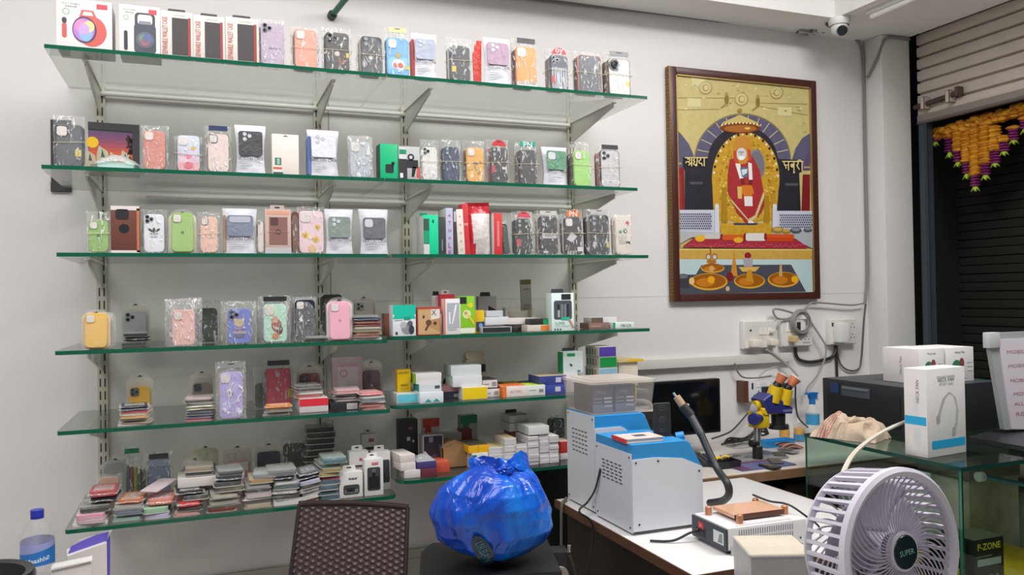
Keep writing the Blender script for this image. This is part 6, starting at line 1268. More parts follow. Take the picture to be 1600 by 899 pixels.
cable('black_cable', 'thin black cord from the microscope head down to the bench', [mp_ for mp_ in (on_y(1243, 604, -.44), on_y(1243, 625, -.40), on_y(1247, 652, -.33), on_y(1262, 668, -.20))], .004, '#1f1f21', cat='cord')
# things on the bench
tr = thing('tool_box', 'black open tray holding yellow handled pliers and tweezers', 'tray', tuple(on_z(1132, 730, .7505)), rz=-.04)
m = MB(); shell(m, .10, .075, .105, .08, .030, M('#26272a', .45)); m.build('tray', tr)
for i, (dx, dy) in enumerate(((-.025, .0), (.02, .01))):
    pl = thing('pliers', ['yellow handled pliers in the black tray, towards the machine', 'yellow handled pliers in the black tray, towards the microscope'][i], 'pliers', tuple(Vector(tr.location) + Vector((dx, dy, .007))))
    m = MB(); m.tube([(-.03, 0, .02), (-.005, .002, .03), (.012, .004, .028)], .005, M('#e0c02c', .4), n=8); m.tube([(-.03, .014, .02), (-.005, .012, .031), (.012, .009, .028)], .005, M('#e0c02c', .4), n=8); m.build('grip', pl)
    m = MB(); m.cyl((.012, .006, .028), (.035, .006, .034), .006, M('#c9c2b0', .3, metal=.5), r1=.002, n=8); m.build('jaw', pl)
mtz = thing('repair_mat', 'blue grey repair mat with a purple margin on the workbench', 'mat', tuple(on_z(1185, 727, .7507)), rz=.02)
m = MB(); m.rr(0, .0, .27, .14, .006, 0, .004, M('#5a5f86', .55, var=.08), ax='z'); m.rr(0, .052, .27, .035, .004, .004, .0046, M('#6d2f4c', .55), ax='z'); m.rr(-.11, 0, .05, .14, .004, .004, .0044, M('#5d3558', .55), ax='z'); m.build('mat', mtz)
phones = [(1150, 715, '#8d8f92', 'grey opened phone board at the mat edge by the tray', .3), (1212, 722, '#6a6458', 'opened phone with bare frame lying on the repair mat', -.5), (1218, 712, '#4a453e', 'dark phone part behind the bare phone frame', -.6), (1232, 706, '#9a9c9e', 'silver phone shell lying near the glass counter', .2), (1203, 730, '#3c3a3a', 'small black phone part at the front of the mat', .1)]
for u, v, c, lb, rz in phones:
    t = thing('phone_part', lb, 'phone part', tuple(on_z(u, v, .7560)), rz); m = MB(); m.rr(0, 0, .05, .085, .008, 0, .007, M(c, .35, metal=.2), ax='z', ch=.001); m.build('shell', t)
    m = MB(); m.rr(-.004, .005, .034, .05, .004, .007, .0085, M('#5b5348', .5, var=.4, vscale=120), ax='z'); m.build('circuit_board', t)
bt = thing('parts_tray', 'bright blue shallow parts tray behind the repair mat', 'tray', tuple(on_z(1213, 697, .7507)), rz=.05)
m = MB(); shell(m, .16, .06, .165, .065, .028, M('#2f8fd0', .35)); m.build('tray', bt)
bs = thing('ribbon_bundle', 'bundle of copper coloured ribbon cables beside the blue tray', 'cables', tuple(on_z(1235, 702, .7507)))
m = MB()
for i in range(7): m.tube([(-.05 + R.uniform(-.01, .01), -.02 + i * .008, .006 + i * .003), (0, -.02 + i * .009, .016 + .004 * (i % 3)), (.05, -.025 + i * .007, .006)], .004, M(['#b5745a', '#3a3432', '#c98f70', '#55504c'][i % 4], .5), n=6)
m.build('ribbons', bs)
sv = thing('metal_plate', 'shiny silver plate lying on the bench behind the mat', 'plate', tuple(on_z(1160, 698, .7507)), rz=.05)
m = MB(); m.rr(0, 0, .14, .08, .01, 0, .004, M('#c9cacb', .15, metal=.8), ax='z'); m.build('plate', sv)
for i, (u, vt, vb, y, cn) in enumerate(((1226, 655, 694, -.12, 'by the microscope base'), (1249, 655, 692, -.17, 'next to the glass counter'))):
    p = on_y(u, vb, y); hh = on_y(u, vt, y).z - .7507; t = thing('solvent_bottle', f'small clear bottle of yellow liquid {cn}', 'bottle', (p.x, y, .7507))
    m = MB(); m.lathe([(0, 0), (.024, 0), (.025, .005), (.025, hh * .68), (.018, hh * .80), (.010, hh * .84), (.010, hh * .87)], SHELL, n=22); m.build('bottle', t)
    m = MB(); m.lathe([(0, .002), (.0225, .002), (.0235, hh * .3), (.0235, hh * .60), (0, hh * .60)], M('#d9a02c', .2), n=22); m.build('liquid', t)
    m = MB(); m.cyl((0, 0, hh * .86), (0, 0, hh), .0125, M('#e3e1dd', .4), n=18); m.build('cap', t)
    if i: m = MB(); m.lathe([(.0256, hh * .05), (.0256, hh * .32)], M('#3f8fb8', .4), n=22); m.build('label', t)
p = on_y(1270, 675, -.10); y = -.10; hh = on_y(1270, 614, y).z - .7507
sb = thing('spray_bottle', 'clear spray bottle with a blue trigger head and blue label', 'bottle', (p.x, y, .7507), rz=.2)
m = MB(); m.lathe([(0, 0), (.030, 0), (.032, .006), (.032, hh * .5), (.028, hh * .64), (.016, hh * .72), (.013, hh * .76)], film(body=.25, crease_glint=.1, crinkle=.1), n=24); m.build('bottle', sb)
m = MB(); m.lathe([(.0325, hh * .28), (.0325, hh * .52)], M('#3f97c6', .4), n=24); m.build('label', sb)
m = MB(); m.cyl((0, 0, hh * .74), (0, 0, hh * .88), .015, M('#1f6fc0', .35), n=18); m.prism([(-.038, hh * .97), (.030, hh * .97), (.034, hh * 1.0), (-.030, hh * 1.02), (-.040, hh * 1.0)], -.012, .012, M('#1f6fc0', .35)); m.prism([(-.016, hh * .86), (.016, hh * .86), (.026, hh * .98), (-.022, hh * .98)], -.011, .011, M('#1f6fc0', .35)); m.build('trigger_head', sb)
m = MB(); m.prism([(.030, hh * .96), (.036, hh * .96), (.042, hh * .82), (.038, hh * .82)], -.006, .006, '#d6d8da'); m.build('trigger', sb)
kb = thing('keyboard', 'dark keyboard lying on the bench beside the rear machine', 'keyboard', tuple(on_z(1104, 722, .7507)), rz=1.2)
m = MB(); m.box(-.10, .10, -.045, .045, 0, .014, M('#2a2a2b', .5), bev=.003)
for i in range(12):
    for j in range(4): m.box(-.094 + i * .0158, -.082 + i * .0158, -.038 + j * .0195, -.023 + j * .0195, .0135, .018, '#39393b')
m.build('keys', kb)

# ================================================================== fittings on the wall to the right
bt = thing('wall_batten', 'white wooden batten fixed along the wall above the bench', 'batten', (0, 0, 0))
a, b = on_y(940, 573, 0), on_y(1231, 560, 0); m = MB(); m.box(a.x, b.x, -.030, -.0005, a.z - .022, a.z + .022, M('#d8d5d1', .5, bump=.05, bscale=60), bev=.003); m.build('batten', bt)
def board(u0, v0, u1, v1, label, art, d=.030):
    p, q = on_y(u0, v0, 0), on_y(u1, v1, 0); t = thing('switch_board', label, 'switch board', ((p.x + q.x) / 2, -.0005, q.z)); w, h = q.x - p.x, p.z - q.z
    m = MB(); m.box(-w / 2, w / 2, -d, 0, 0, h, M('#e3e0dc', .4), bev=.004); m.build('back_box', t)
    m = MB(); m.rr(0, h / 2, w * .96, h * .95, .006, -d - .004, -d, M('#dfdcd8', .35), ch=.002); m.build('face_plate', t)
    art(t, w, h, -d - .004); return t
def sockets(m, cx, cz, y, s=.02):
    for a, b in ((0, .5), (-.45, -.2), (.45, -.2)): m.cyl((cx + a * s, y, cz + b * s), (cx + a * s, y - .0006, cz + b * s), s * .13, '#3a3836', n=8)
def plug(t, x, z, y, col='#e6e0d2', w=.04, h=.028, d=.034, name='plug'):
    m = MB(); m.box(x - w / 2, x + w / 2, y - d, y, z - h / 2, z + h / 2, M(col, .4), bev=.005); return m.build(name, t)
def b1(t, w, h, y):
    m = MB(); m.rect(-w * .4, w * .4, h * .30, h * .84, y, '#d8d5cf'); m.cyl((-w * .30, y, h * .66), (-w * .30, y - .001, h * .66), .006, '#2a2a2c', n=10)
    for x in (-.05, .08, .22): m.rect(w * x, w * (x + .1), h * .5, h * .74, y - .0008, '#e8e5e0', t=.003)
    m.build('switches', t); plug(t, -w * .22, h * .20, y, w=.055, h=.034); plug(t, w * .30, h * .22, y, w=.045, h=.030); plug(t, w * .30, h * .62, y, w=.022, h=.018, d=.02)
sw1 = board(1155, 502, 1207, 543, 'yellowed white switch board with two plugs, above the batten', b1)
def b2(t, w, h, y):
    m = MB()
    for i in range(4): m.rect(-w * .36 + i * w * .07, -w * .30 + i * w * .07, h * .56, h * .90, y, '#eceae6', t=.003)
    m.rect(w * .10, w * .44, h * .5, h * .93, y, '#e6e6ea', t=.002); m.text('W', w * .30, h * .80, y - .0022, '#2d3a6a', w=.02); m.rect(-w * .02, w * .12, h * .52, h * .9, y, '#2b2b2d')
    sockets(m, w * .04, h * .30, y, .028); sockets(m, w * .30, h * .28, y, .022); m.rect(w * .18, w * .4, h * .10, h * .16, y, '#a9a6a0'); m.build('switches', t); plug(t, -w * .22, h * .30, y, '#cdb98a', w=.036, h=.030)
sw2 = board(1214, 500, 1263, 540, 'white switch board behind the coiled grey cable', b2)
def b3(t, w, h, y):
    m = MB()
    for z in (.70, .30): sockets(m, w * .34, h * z, y, .024)
    for i in range(3): m.rect(w * .02, w * .14, h * (.2 + i * .2), h * (.3 + i * .2), y, '#c9c6c2', t=.0015)
    m.rect(-w * .44, -w * .34, h * .72, h * .86, y, '#3a3838'); m.build('switches', t)
    q = MB(); q.box(-w * .40, -w * .02, y - .045, y, h * .10, h * .86, M('#e9e8e6', .35), bev=.008); q.build('adapter', t)
sw3 = board(1289, 499, 1331, 537, 'white switch board with an adapter plugged in, beside the pillar', b3)
ps = thing('extension_board', 'wooden sided extension board with plugs behind the microscope', 'extension board', (0, 0, 0))
a, b = on_y(1151, 627, 0), on_y(1225, 591, 0); m = MB(); m.box(a.x + .03, b.x + .06, -.05, -.0005, a.z, b.z, M('#d5d5d8', .45), bev=.003); m.build('box', ps); m = MB(); m.box(a.x, a.x + .03, -.052, -.0005, a.z - .003, b.z + .003, OAK); m.build('end_cap', ps)
c = (a.z + b.z) / 2; m = MB(); m.rect(a.x + .05, a.x + .06, c + .01, c + .04, -.05, '#2b2b2d')
for i in range(4): sockets(m, a.x + .09 + i * .055, c - .012, -.05, .022); m.rect(a.x + .08 + i * .055, a.x + .1 + i * .055, c + .02, c + .04, -.05, '#eceaea', t=.002)
m.build('sockets', ps); plug(ps, a.x + .125, c - .004, -.05, '#232325', w=.04, h=.05); plug(ps, a.x + .23, c + .012, -.05, '#2a2a2c', w=.045, h=.04)
cl = thing('cable_coil', 'grey cable wound in a coil hanging over the switch board', 'cable coil', tuple(on_y(1251, 504, -.048)))
m = MB(); rr0 = .060
for i in range(5): m.tube([((rr0 - i * .0045) * math.cos(t * .3 + i), -.006 * (i % 3), (rr0 - i * .0045) * 1.02 * math.sin(t * .3 + i)) for t in range(22)], .0048, M('#8d8985', .5), k=2, n=6)
m.build('coil', cl)
def rel(o, pts, y): return [Vector(on_y(u, v, y)) - Vector(o.location) for u, v in pts]
m = MB(); m.tube(rel(cl, ((1246, 492), (1228, 486), (1212, 483), (1208, 487), (1214, 497), (1228, 499), (1240, 494)), -.045), .005, M('#8d8985', .5), n=6); m.tube(rel(cl, ((1262, 495), (1268, 505), (1283, 528), (1290, 541), (1289, 560), (1278, 585), (1262, 605), (1259, 617)), -.045), .0045, M('#9b9793', .5), n=6); m.tube(rel(cl, ((1250, 490), (1262, 478), (1270, 473), (1290, 474), (1330, 477), (1350, 474)), -.030), .0045, M('#8d8985', .5), n=6); m.build('lead', cl)
def wire(name, label, pts, r, col, y=-.012): return cable(name, label, [on_y(u, v, y) for u, v in pts], r, col, cat='wire')
wire('black_lead', 'thick black lead looping from one switch board to the next', ((1243, 543), (1244, 555), (1250, 563), (1266, 566), (1285, 563), (1300, 558), (1306, 548), (1306, 540)), .0085, '#2a2a2c')
wire('black_lead', 'black lead dropping from the adapter switch board behind the printer', ((1307, 540), (1307, 560), (1308, 590)), .007, '#2a2a2c')
wire('thin_lead', 'thin dark wire sagging between the adapter and the wall cable', ((1308, 552), (1314, 570), (1326, 579), (1341, 577), (1346, 560), (1350, 500), (1353, 475)), .0045, '#55534f')
wire('plug_lead', 'pale wire from the yellowed switch board down to the eyepieces', ((1197, 546), (1210, 554), (1230, 570), (1247, 588)), .005, '#b5b0a8', y=-.035)
wire('plug_lead', 'thin wire from the batten down to the extension board', ((1148, 568), (1153, 582), (1162, 590), (1180, 591), (1205, 588)), .004, '#77736d', y=-.034)
wire('plug_lead', 'wavy pale wire above the extension board', ((1187, 588), (1195, 580), (1212, 574), (1218, 580), (1222, 586)), .004, '#a9a49c', y=-.04)
wire('bench_lead', 'black lead running from the extension board down to the monitor', ((1179, 617), (1176, 635), (1165, 650), (1145, 672), (1130, 680), (1112, 686)), .004, '#4a4744', y=-.06)
tg = thing('bench_cables', 'tangle of black cables lying behind the microscope foot', 'cables', tuple(on_z(1160, 692, .7507)))
m = MB()
for i in range(5):
    m.tube([(-.13 + .02 * i, .01 * i - .02, .006), (-.05, .03 * math.sin(i), .010 + .012 * (i % 2)), (.03, .02 * math.cos(i * 2), .016), (.09, .02 - .01 * i, .05 + .02 * (i % 3)), (.13, .03, .10 - .02 * i), (.15, .0, .03)], .0045, M('#222224', .5), n=6)
m.build('cables', tg)

# ================================================================== glass counter, printer, boxes, sign
X0, X1, Y0, Y1, ZT = 1.985, 3.05, -1.553, -.925, .95
ct = thing('glass_counter', 'long glass display counter with dark green edges beside the desk', 'counter', (X0, Y0, 0))
w, d = X1 - X0, Y1 - Y0; g = .010
m = MB(); m.prism([(0, 0), (w, 0), (w, d), (0, d)], ZT - .012, ZT, GLASS_C, ax='z', edge=M('#123d33', .1)); m.build('top_pane', ct)
GE = M('#2f6b56', .12)
m = MB(); m.prism([(0.002, .10), (w, .10), (w, ZT - .0125), (0.002, ZT - .0125)], .002, .002 + .008, GLASS_C, edge=GE); m.build('front_pane', ct)
m = MB(); m.prism([(.012, .10), (d - .002, .10), (d - .002, ZT - .0125), (.012, ZT - .0125)], .002, .010, GLASS_C, ax='x', edge=GE); m.build('side_pane', ct)
m = MB(); m.prism([(.002, .10), (w, .10), (w, ZT - .0125), (.002, ZT - .0125)], d - .010, d - .002, GLASS_C, edge=GE); m.build('back_pane', ct)
m = MB(); m.prism([(.012, .012), (w - .02, .012), (w - .02, d - .012), (.012, d - .012)], .66 - .49, .668 - .49, GLASS_C, ax='z', edge=GE); m.build('inner_shelf', ct)
m = MB(); m.box(0, w, 0, d, 0, .10, M('#2b2420', .5)); m.build('plinth', ct)
m = MB(); m.box(.012, .020, .012, .020, .1, ZT - .013, M('#1d5a47', .15)); m.build('corner_strip', ct)
# inside the counter
zsh = .179
pz = thing('memory_card_carton', 'black carton with large yellow lettering at the front corner inside the glass counter', 'box', tuple(on_y(1545, 899, -1.50))[:2] + (0,))
PZ = on_y(1545, 842, -1.50); pzw = on_y(1567, 870, -1.50).x - on_y(1521, 870, -1.50).x
Zr = PZ.z - .13
ri = thing('display_riser', 'yellow display block inside the glass counter under the black cartons', 'display block', (2.12, -1.53, zsh))
m = MB(); m.box(0, .42, 0, .30, 0, Zr - zsh, M('#c9a81e', .5, var=.3, vscale=20), bev=.002); m.build('block', ri)
pz.location = (PZ.x, -1.50, Zr + .0006)
m = MB(); m.box(-pzw / 2, pzw / 2, 0, .10, 0, .13, M('#1e2018', .4), bev=.001, top=M('#4a4a3c', .4)); m.build('box', pz)
m = MB(); m.text('P-ZONE', 0, .108, -.0003, '#e6d22c', w=pzw * .78, bold=.02); m.rect(-pzw * .4, pzw * .4, .052, .072, -.0001, '#b9bdb5')
for i in range(4): m.rect(-pzw * .38 + i * pzw * .2, -pzw * .30 + i * pzw * .2, .018, .024, -.0001, '#9a9d90')
m.rect(-pzw * .42, pzw * .1, .078, .082, -.0001, '#7a7d5a'); m.build('print', pz)
for i, (dx, dy, lb) in enumerate(((-.078, .02, 'black carton with yellow print behind the fan inside the counter'), (-.08, .15, 'black carton with yellow print further along inside the counter'))):
    t = thing('memory_card_carton', lb, 'box', (PZ.x + dx - .02, -1.50 + dy, Zr + .0006)); 
    m = MB(); m.box(-.03, .03, 0, .09, 0, .12 - i * .03, M('#22241c', .4), bev=.001); m.build('box', t)
    m = MB(); m.rect(-.024, .02, .08 - i * .03, .10 - i * .03, -.0001, '#d9c02a'); m.rect(-.024, .0, .03, .05, -.0001, '#d9c02a'); m.build('print', t)
pt_ = thing('blue_pipe_rack', 'blue edged glass shelf strip inside the counter near its front corner', 'strip', (0, 0, 0))
a, b = on_y(1535, 745, -1.30), on_y(1640, 765, -1.30); m = MB(); m.cyl(a, b, .008, M('#3f7f95', .2), n=10); m.cyl(a + Vector((-.02, 0, .0)), a, .016, M('#cfd2d0', .3), n=12); m.build('strip', pt_)
it = thing('clear_organiser', 'clear plastic organiser box inside the glass counter near the workbench', 'box', (2.06, -1.16, zsh))
m = MB(); m.box(0, .30, 0, .16, .0, .60, film(hexc='#c6d0cc', body=.55, rough=.3, crinkle=.2, bscale=15, crease_glint=.1), bev=.004); m.build('box', it)
m = MB()
for i_ in range(9): m.box(.02 + R.uniform(0, .03), .24 + R.uniform(0, .04), .02, .13, .02 + i_ * .06, .02 + i_ * .06 + .045, M(['#b9bfb8', '#7d8a92', '#a8a08c', '#5f7f8a', '#c9c6ba'][i_ % 5], .5), bev=.003)
m.build('contents', it)
m = MB(); m.box(.02, .28, .02, .14, .602, .64, M('#9fb0b8', .4), bev=.004); m.build('lid', it)
for i, (x, y_, h_, c, lb) in enumerate(((2.42, -1.22, .67, '#9c9482', 'dark brown stacked stock inside the glass counter'), (2.70, -1.24, .60, '#a9ad9c', 'grey green stacked stock inside the glass counter'))):
    t = thing('stock_box', lb, 'box', (x, y_, zsh)); m = MB(); m.box(0, .24, 0, .2, 0, h_, M(c, .5, var=.4, vscale=16), bev=.004); m.build('box', t); q = MB(); q.box(-.004, .244, -.004, .204, h_ - .05, h_ + .002, M('#6d6355', .5, var=.3, vscale=16), bev=.003); q.build('lid', t)
# printer
pr = thing('printer', 'large black printer with a grey handle standing on the glass counter', 'printer', (2.235, -1.145, ZT + .0008))
PH = 1.118 - ZT; pw, pd = .425, .40
BK = M('#25282b', .5, bump=.05, bscale=200)
m = MB(); m.box(0, pw, 0, pd, 0, PH, BK, bev=.005, top=M('#3a3d40', .5)); m.build('body', pr)
m = MB(); m.box(-.004, 0, .03, pd - .03, .02, PH - .03, M('#1c1f22', .45), bev=.002); m.build('side_door', pr)
m = MB(); m.box(-.0075, -.003, pd * .40, pd * .74, PH * .66, PH * .88, M('#4d545a', .35), bev=.002); m.box(-.011, -.007, pd * .42, pd * .72, PH * .82, PH * .86, M('#6d747a', .3)); m.build('handle', pr)
m = MB(); m.box(-.0055, -.003, pd * .78, pd * .88, PH * .70, PH * .92, M('#2a3d68', .4)); m.build('vent', pr)
def neck(x, y, z, w, d, h, label, rz, kind):
    t = thing('neck_fan_carton', label, 'box', (x, y, z), rz)
    m = MB(); m.box(-w / 2, w / 2, 0, d, 0, h, M('#e8e6e5', .4), bev=.0012, side=M('#e6e0df', .4)); m.build('box', t)
    m = MB()
    if kind == 'front':
        m.text('NECK FAN', 0, h * .865, -.0003, '#4a4d52', w=w * .42); m.text('FOLDABLE WIRELESS', 0, h * .90, -.0003, '#77797e', w=w * .46); m.text('SPORT FAN', 0, h * .815, -.0003, '#a5a8ac', w=w * .36)
        m.rr(-.0 + w * .04, h * .135, w * .86, h * .095, .003, -.0006, -.0001, M('#27a3d6', .35))
    else:
        m.text('Neck Fan', 0, h * .86, -.0003, '#6a6d72', w=w * .34); m.prism(circ(-w * .12, h * .42, w * .17, h * .22, 18), -.0005, -.0001, M('#3f7f63', .4)); m.prism(circ(w * .06, h * .55, w * .09, h * .14, 14), -.0009, -.0005, M('#8a4a44', .4)); m.prism([(w * .02, h * .1), (w * .22, h * .1), (w * .16, h * .48), (w * .06, h * .48)], -.0009, -.0005, M('#c9cbd0', .4))
        for i in range(3): m.rect(w * .26, w * .44, h * (.3 + i * .12), h * (.32 + i * .12), -.0001, '#b5b7ba')
    m.build('print', t)
    if kind == 'front':
        q = MB(); P_ = [(-w * .22, h * .42), (-w * .17, h * .52), (-w * .06, h * .66), (w * .08, h * .72), (w * .22, h * .66), (w * .28, h * .52), (w * .25, h * .36), (w * .17, h * .27)]
        for (a, b), (c_, e), r in zip(P_, P_[1:], (.011, .010, .007, .005, .006, .010, .012)):
            q.prism([(a - r * .6, b), (a + r * .6, b - r * .3), (c_ + r * .6, e - r * .3), (c_ - r * .6, e)] if True else [], -.0006, -.0001, M('#b9bcc0', .4))
        for a, b in ((-w * .22, h * .42), (w * .18, h * .26)): q.prism(rpts(a, b, .017, .026, .007), -.0008, -.0006, M('#a9acb0', .4))
        tag(q.build('fan_picture', t), 'printed grey neck fan', None)
    s = MB(); s.rect(-d * .98, -d * .04, h * .36, h * .455, -.0001, '#2aa6d8') if kind == 'front' else None
    if kind == 'front': s.text('NECK FAN', -d * .40, h * .74, -.0003, '#6d7075', w=h * .26, rot=PI / 2); s.prism(rpts(-d * .45, h * .22, .022, .055, .010), -.0004, -.0001, M('#d3d4d6', .4)); s.prism(rpts(-d * .5, h * .55, .016, .07, .008), -.0003, -.0001, M('#dcdde0', .4))
    else: s.text('Neck Fan', -d * .5, h * .5, -.0003, '#8a8c90', w=h * .5, rot=PI / 2)
    s.build('side_print', t, loc=(-w / 2, 0, 0), rot=(0, 0, -PI / 2))
    return t
c0 = on_z(1450, 717, ZT); c1 = on_z(1510, 707, ZT); hn = on_y(1450, 578, c0.y).z - ZT
ang = math.atan2(c1.y - c0.y, c1.x - c0.x); wn = math.hypot(c1.x - c0.x, c1.y - c0.y)
mid = (c0 + c1) / 2
neck(mid.x, mid.y, ZT + .0008, wn, .075, hn, 'tall white neck fan carton standing at the front of the counter', ang, 'front')
zt = ZT + .0008 + PH + .001
for i, (u0, u1, vt, lb) in enumerate(((1436, 1476, 546, 'neck fan carton lying on the printer, next to the wall side'), (1478, 1522, 544, 'neck fan carton lying on the printer, next to the sign'))):
    y = -1.10 + .0; a = on_y(u0, 580, y); b = on_y(u1, 580, y); h_ = on_y(u0, vt, y).z - zt
    neck((a.x + b.x) / 2, y, zt, (b.x - a.x) * .98, .16 if i == 0 else .15, h_, lb, 0, 'back')
# towel
tw = thing('towel', 'crumpled beige towel with red stripes lying on the glass counter', 'towel', tuple(on_z(1330, 684, ZT + .001)))
a0 = on_z(1283, 680, ZT); b0 = on_z(1378, 690, ZT); tl_ = (b0 - a0); 
def tf(i, j):
    t, s_ = i, j; x = Vector((tl_.x, tl_.y, 0)) * (t - .5) * 1.05; sd = Vector((.9, .35, 0)) * (s_ - .5) * .15
    env = (math.sin(PI * t) ** .35 if 0 < t < 1 else 0) * (math.sin(PI * s_) ** .45 if 0 < s_ < 1 else 0)
    w1 = noise.noise(Vector((t * 2.6, s_ * 2.0, 4))); w2 = abs(noise.noise(Vector((t * 5 + w1, s_ * 4, 9)))); w3 = noise.noise(Vector((t * 9 + 2 * w1, s_ * 7, 2)))
    z = env * (.058 + .030 * w1 + .050 * (.35 - w2) + .014 * w3 + .012 * t)
    return (x.x + sd.x + .03 * w1 * env + .012 * w3, x.y + sd.y + .02 * w2, max(.0008, z))
m = MB(); TW = M('#b9a590', .9, bump=.25, bscale=180, var=.1, vscale=30); m.grid(tf, 60, 32, TW); rm = m.mi(M('#a06a64', .9, bump=.25, bscale=180)); m.bm.faces.ensure_lookup_table()
for k_, f in enumerate(m.bm.faces):
    i = k_ // 32
    if 8 <= i <= 20 and i % 3 and (k_ % 32) < 20 and (k_ % 5): f.material_index = rm
o = m.build('cloth', tw); md = o.modifiers.new('smooth', 'SUBSURF'); md.levels = 1; md.render_levels = 1
# white lead to the printer
cable('white_lead', 'thick white lead rising behind the fan to the neck fan carton', [at_d(1315, 745, 1.62), at_d(1330, 715, 1.85), at_d(1352, 693, 2.1), at_d(1385, 672, 2.36), at_d(1422, 656, 2.54), at_d(1440, 650, 2.60)], .0055, '#cfc8ba', cat='cord')
# sign and dark laptop
sg = thing('price_board', 'white board with handwritten red repair prices leaning on the counter', 'sign', tuple(on_z(1575, 676, ZT + .02)))
zt_ = Vector(sg.location); yS = zt_.y
def sgp(u, v): q = on_y(u, v, yS); return (q.x - zt_.x, q.z - zt_.z)
m = MB(); fr_ = [sgp(1545, 521), sgp(1640, 517), sgp(1652, 672), sgp(1571, 672)]
m.prism([(a, b) for a, b in fr_], .004, .020, M('#a9acad', .4)); m.build('frame', sg)
m = MB(); m.prism([sgp(1560, 531), sgp(1640, 528), sgp(1650, 671), sgp(1581, 671)], .000, .004, M('#ddd6e0', .4)); m.build('sheet', sg)
m = MB()
for i, (s_, u, v) in enumerate((('MOBILE SCREEN', 1567, 551), ('MOBILE BATTERY', 1569, 573), ('MOBILE CHARGING', 1572, 596), ('MOBILE SPEAKER', 1577, 617), ('ALL WORK', 1580, 632), ('REPAIR', 1584, 648))):
    x, z = sgp(u, v); wd_ = .030 * len(s_) * .52 + .05; m.text(s_, x + wd_ / 2, z, -.0002, M('#b0708c', .5), h=.012, w=wd_ * .85)
m.build('lettering', sg)
m = MB(); p = sgp(1545, 521); m.box(p[0] - .002, p[0] + .05, -.003, .022, p[1] - .05, p[1] + .002, M('#c3c5c6', .4), bev=.003); m.build('corner_cap', sg)
lp = thing('laptop', 'closed dark laptop lying on the glass counter before the price board', 'laptop', tuple(on_z(1560, 695, ZT + .001)))
q0, q1, q2 = on_z(1512, 690, ZT), on_z(1600, 706, ZT), on_z(1540, 678, ZT)
m = MB(); m.prism([(q.x - lp.location.x, q.y - lp.location.y) for q in (on_z(1514, 691, ZT), on_z(1650, 716, ZT), on_z(1660, 690, ZT), on_z(1556, 678, ZT))], .001, .016, M('#26272a', .35), ax='z'); m.build('lid', lp)
gl = thing('far_counter', 'low teal edged glass counter seen behind the printer by the opening', 'counter', (3.05, -.62, 0))
m = MB(); m.box(0, .36, 0, .5, 0, .84, M('#5d665c', .5)); m.build('base', gl)
m = MB(); m.prism([(0, 0), (.36, 0), (.36, .5), (0, .5)], 1.02, 1.03, GLASS_C, ax='z', edge=M('#2f9a90', .15)); m.prism([(0, .841), (.36, .841), (.36, 1.019), (0, 1.019)], 0, .006, GLASS_C); m.prism([(0.007, .841), (.5, .841), (.5, 1.019), (.007, 1.019)], 0, .006, GLASS_C, ax='x'); m.prism([(0.007, .841), (.5, .841), (.5, 1.019), (.007, 1.019)], .353, .359, GLASS_C, ax='x'); m.build('glass_case', gl)

# ================================================================== flower garland over the opening
tn = thing('flower_garland', 'orange marigold garland with green bell tips hanging in the opening', 'garland', (3.53, 0, 0))
def gx(u, v): q = on_x(u, v, 3.53); return Vector((0, q.y, q.z))
m = MB(); OR = M('#c8811c', .7, bump=.5, bscale=90, var=.2, vscale=40); OR2 = M('#d99a1a', .7, var=.2, vscale=50)
for i in range(170):
    t = i / 169; u = 1452 + (1640 - 1452) * t; v = 212 - 52 * t + R.uniform(-7, 7); p = gx(u, v); m.ball((R.uniform(-.015, .015), p.y, p.z), R.uniform(.020, .028), [OR, OR2][i % 2], sub=1, sc=(1, 1, .7), rough=.3, f=4)
tag(m.build('flower_band', tn), 'band of orange marigolds', None)['kind'] = 'stuff'
PU = M('#8a2c72', .6, var=.2); GRN = M('#a6c63a', .5)
strands = [(1461, 222, 216, 226), (1484, 214, 218, 244), (1497, 205, 238, 258), (1511, 205, 252, 277), (1524, 200, 272, 296), (1540, 195, 254, 278), (1555, 200, 236, 258), (1569, 215, 222, 240), (1584, 200, 204, 222), (1602, 185, 186, 206)]
for u, v0, v1, v2 in strands:
    s = MB(); v = v0; k_ = 0
    while v < v1:
        p = gx(u + R.uniform(-1.2, 1.2), v); s.ball((R.uniform(-.006, .006), p.y, p.z), .030, OR2 if k_ % 2 else OR, sub=2, sc=(1, 1, .42), rough=.35, f=5); v += 4.2; k_ += 1
    so = s.build('flower_strand', tn)
    s = MB(); v = v1
    while v < v2 - 4: p = gx(u, v); s.ball((0, p.y, p.z), .024, PU, sub=2, sc=(1, 1, .28), rough=.3, f=5); v += 4.4
    p = gx(u, v2 - 3)
    s.cyl((0, p.y, p.z + .03), (0, p.y, p.z + .005), .004, GRN, n=6)
    mi = s.mi(GRN); n_ = 12; r0 = [s.bm.verts.new((.006 * math.cos(2 * PI * i / n_), p.y + .006 * math.sin(2 * PI * i / n_), p.z + .014)) for i in range(n_)]; r1 = [s.bm.verts.new((.015 * math.cos(2 * PI * i / n_), p.y + .015 * math.sin(2 * PI * i / n_), p.z - .006)) for i in range(n_)]; r2 = [s.bm.verts.new(((.024 if i % 2 else .015) * math.cos(2 * PI * i / n_), p.y + (.024 if i % 2 else .015) * math.sin(2 * PI * i / n_), p.z - (.022 if i % 2 else .008))) for i in range(n_)]
    for ra, rb_ in ((r0, r1), (r1, r2)):
        for i in range(n_): s.bm.faces.new((ra[i], ra[(i + 1) % n_], rb_[(i + 1) % n_], rb_[i])).material_index = mi
    tag(s.build('bell_tip', so), 'purple florets with a green bell tip', None)
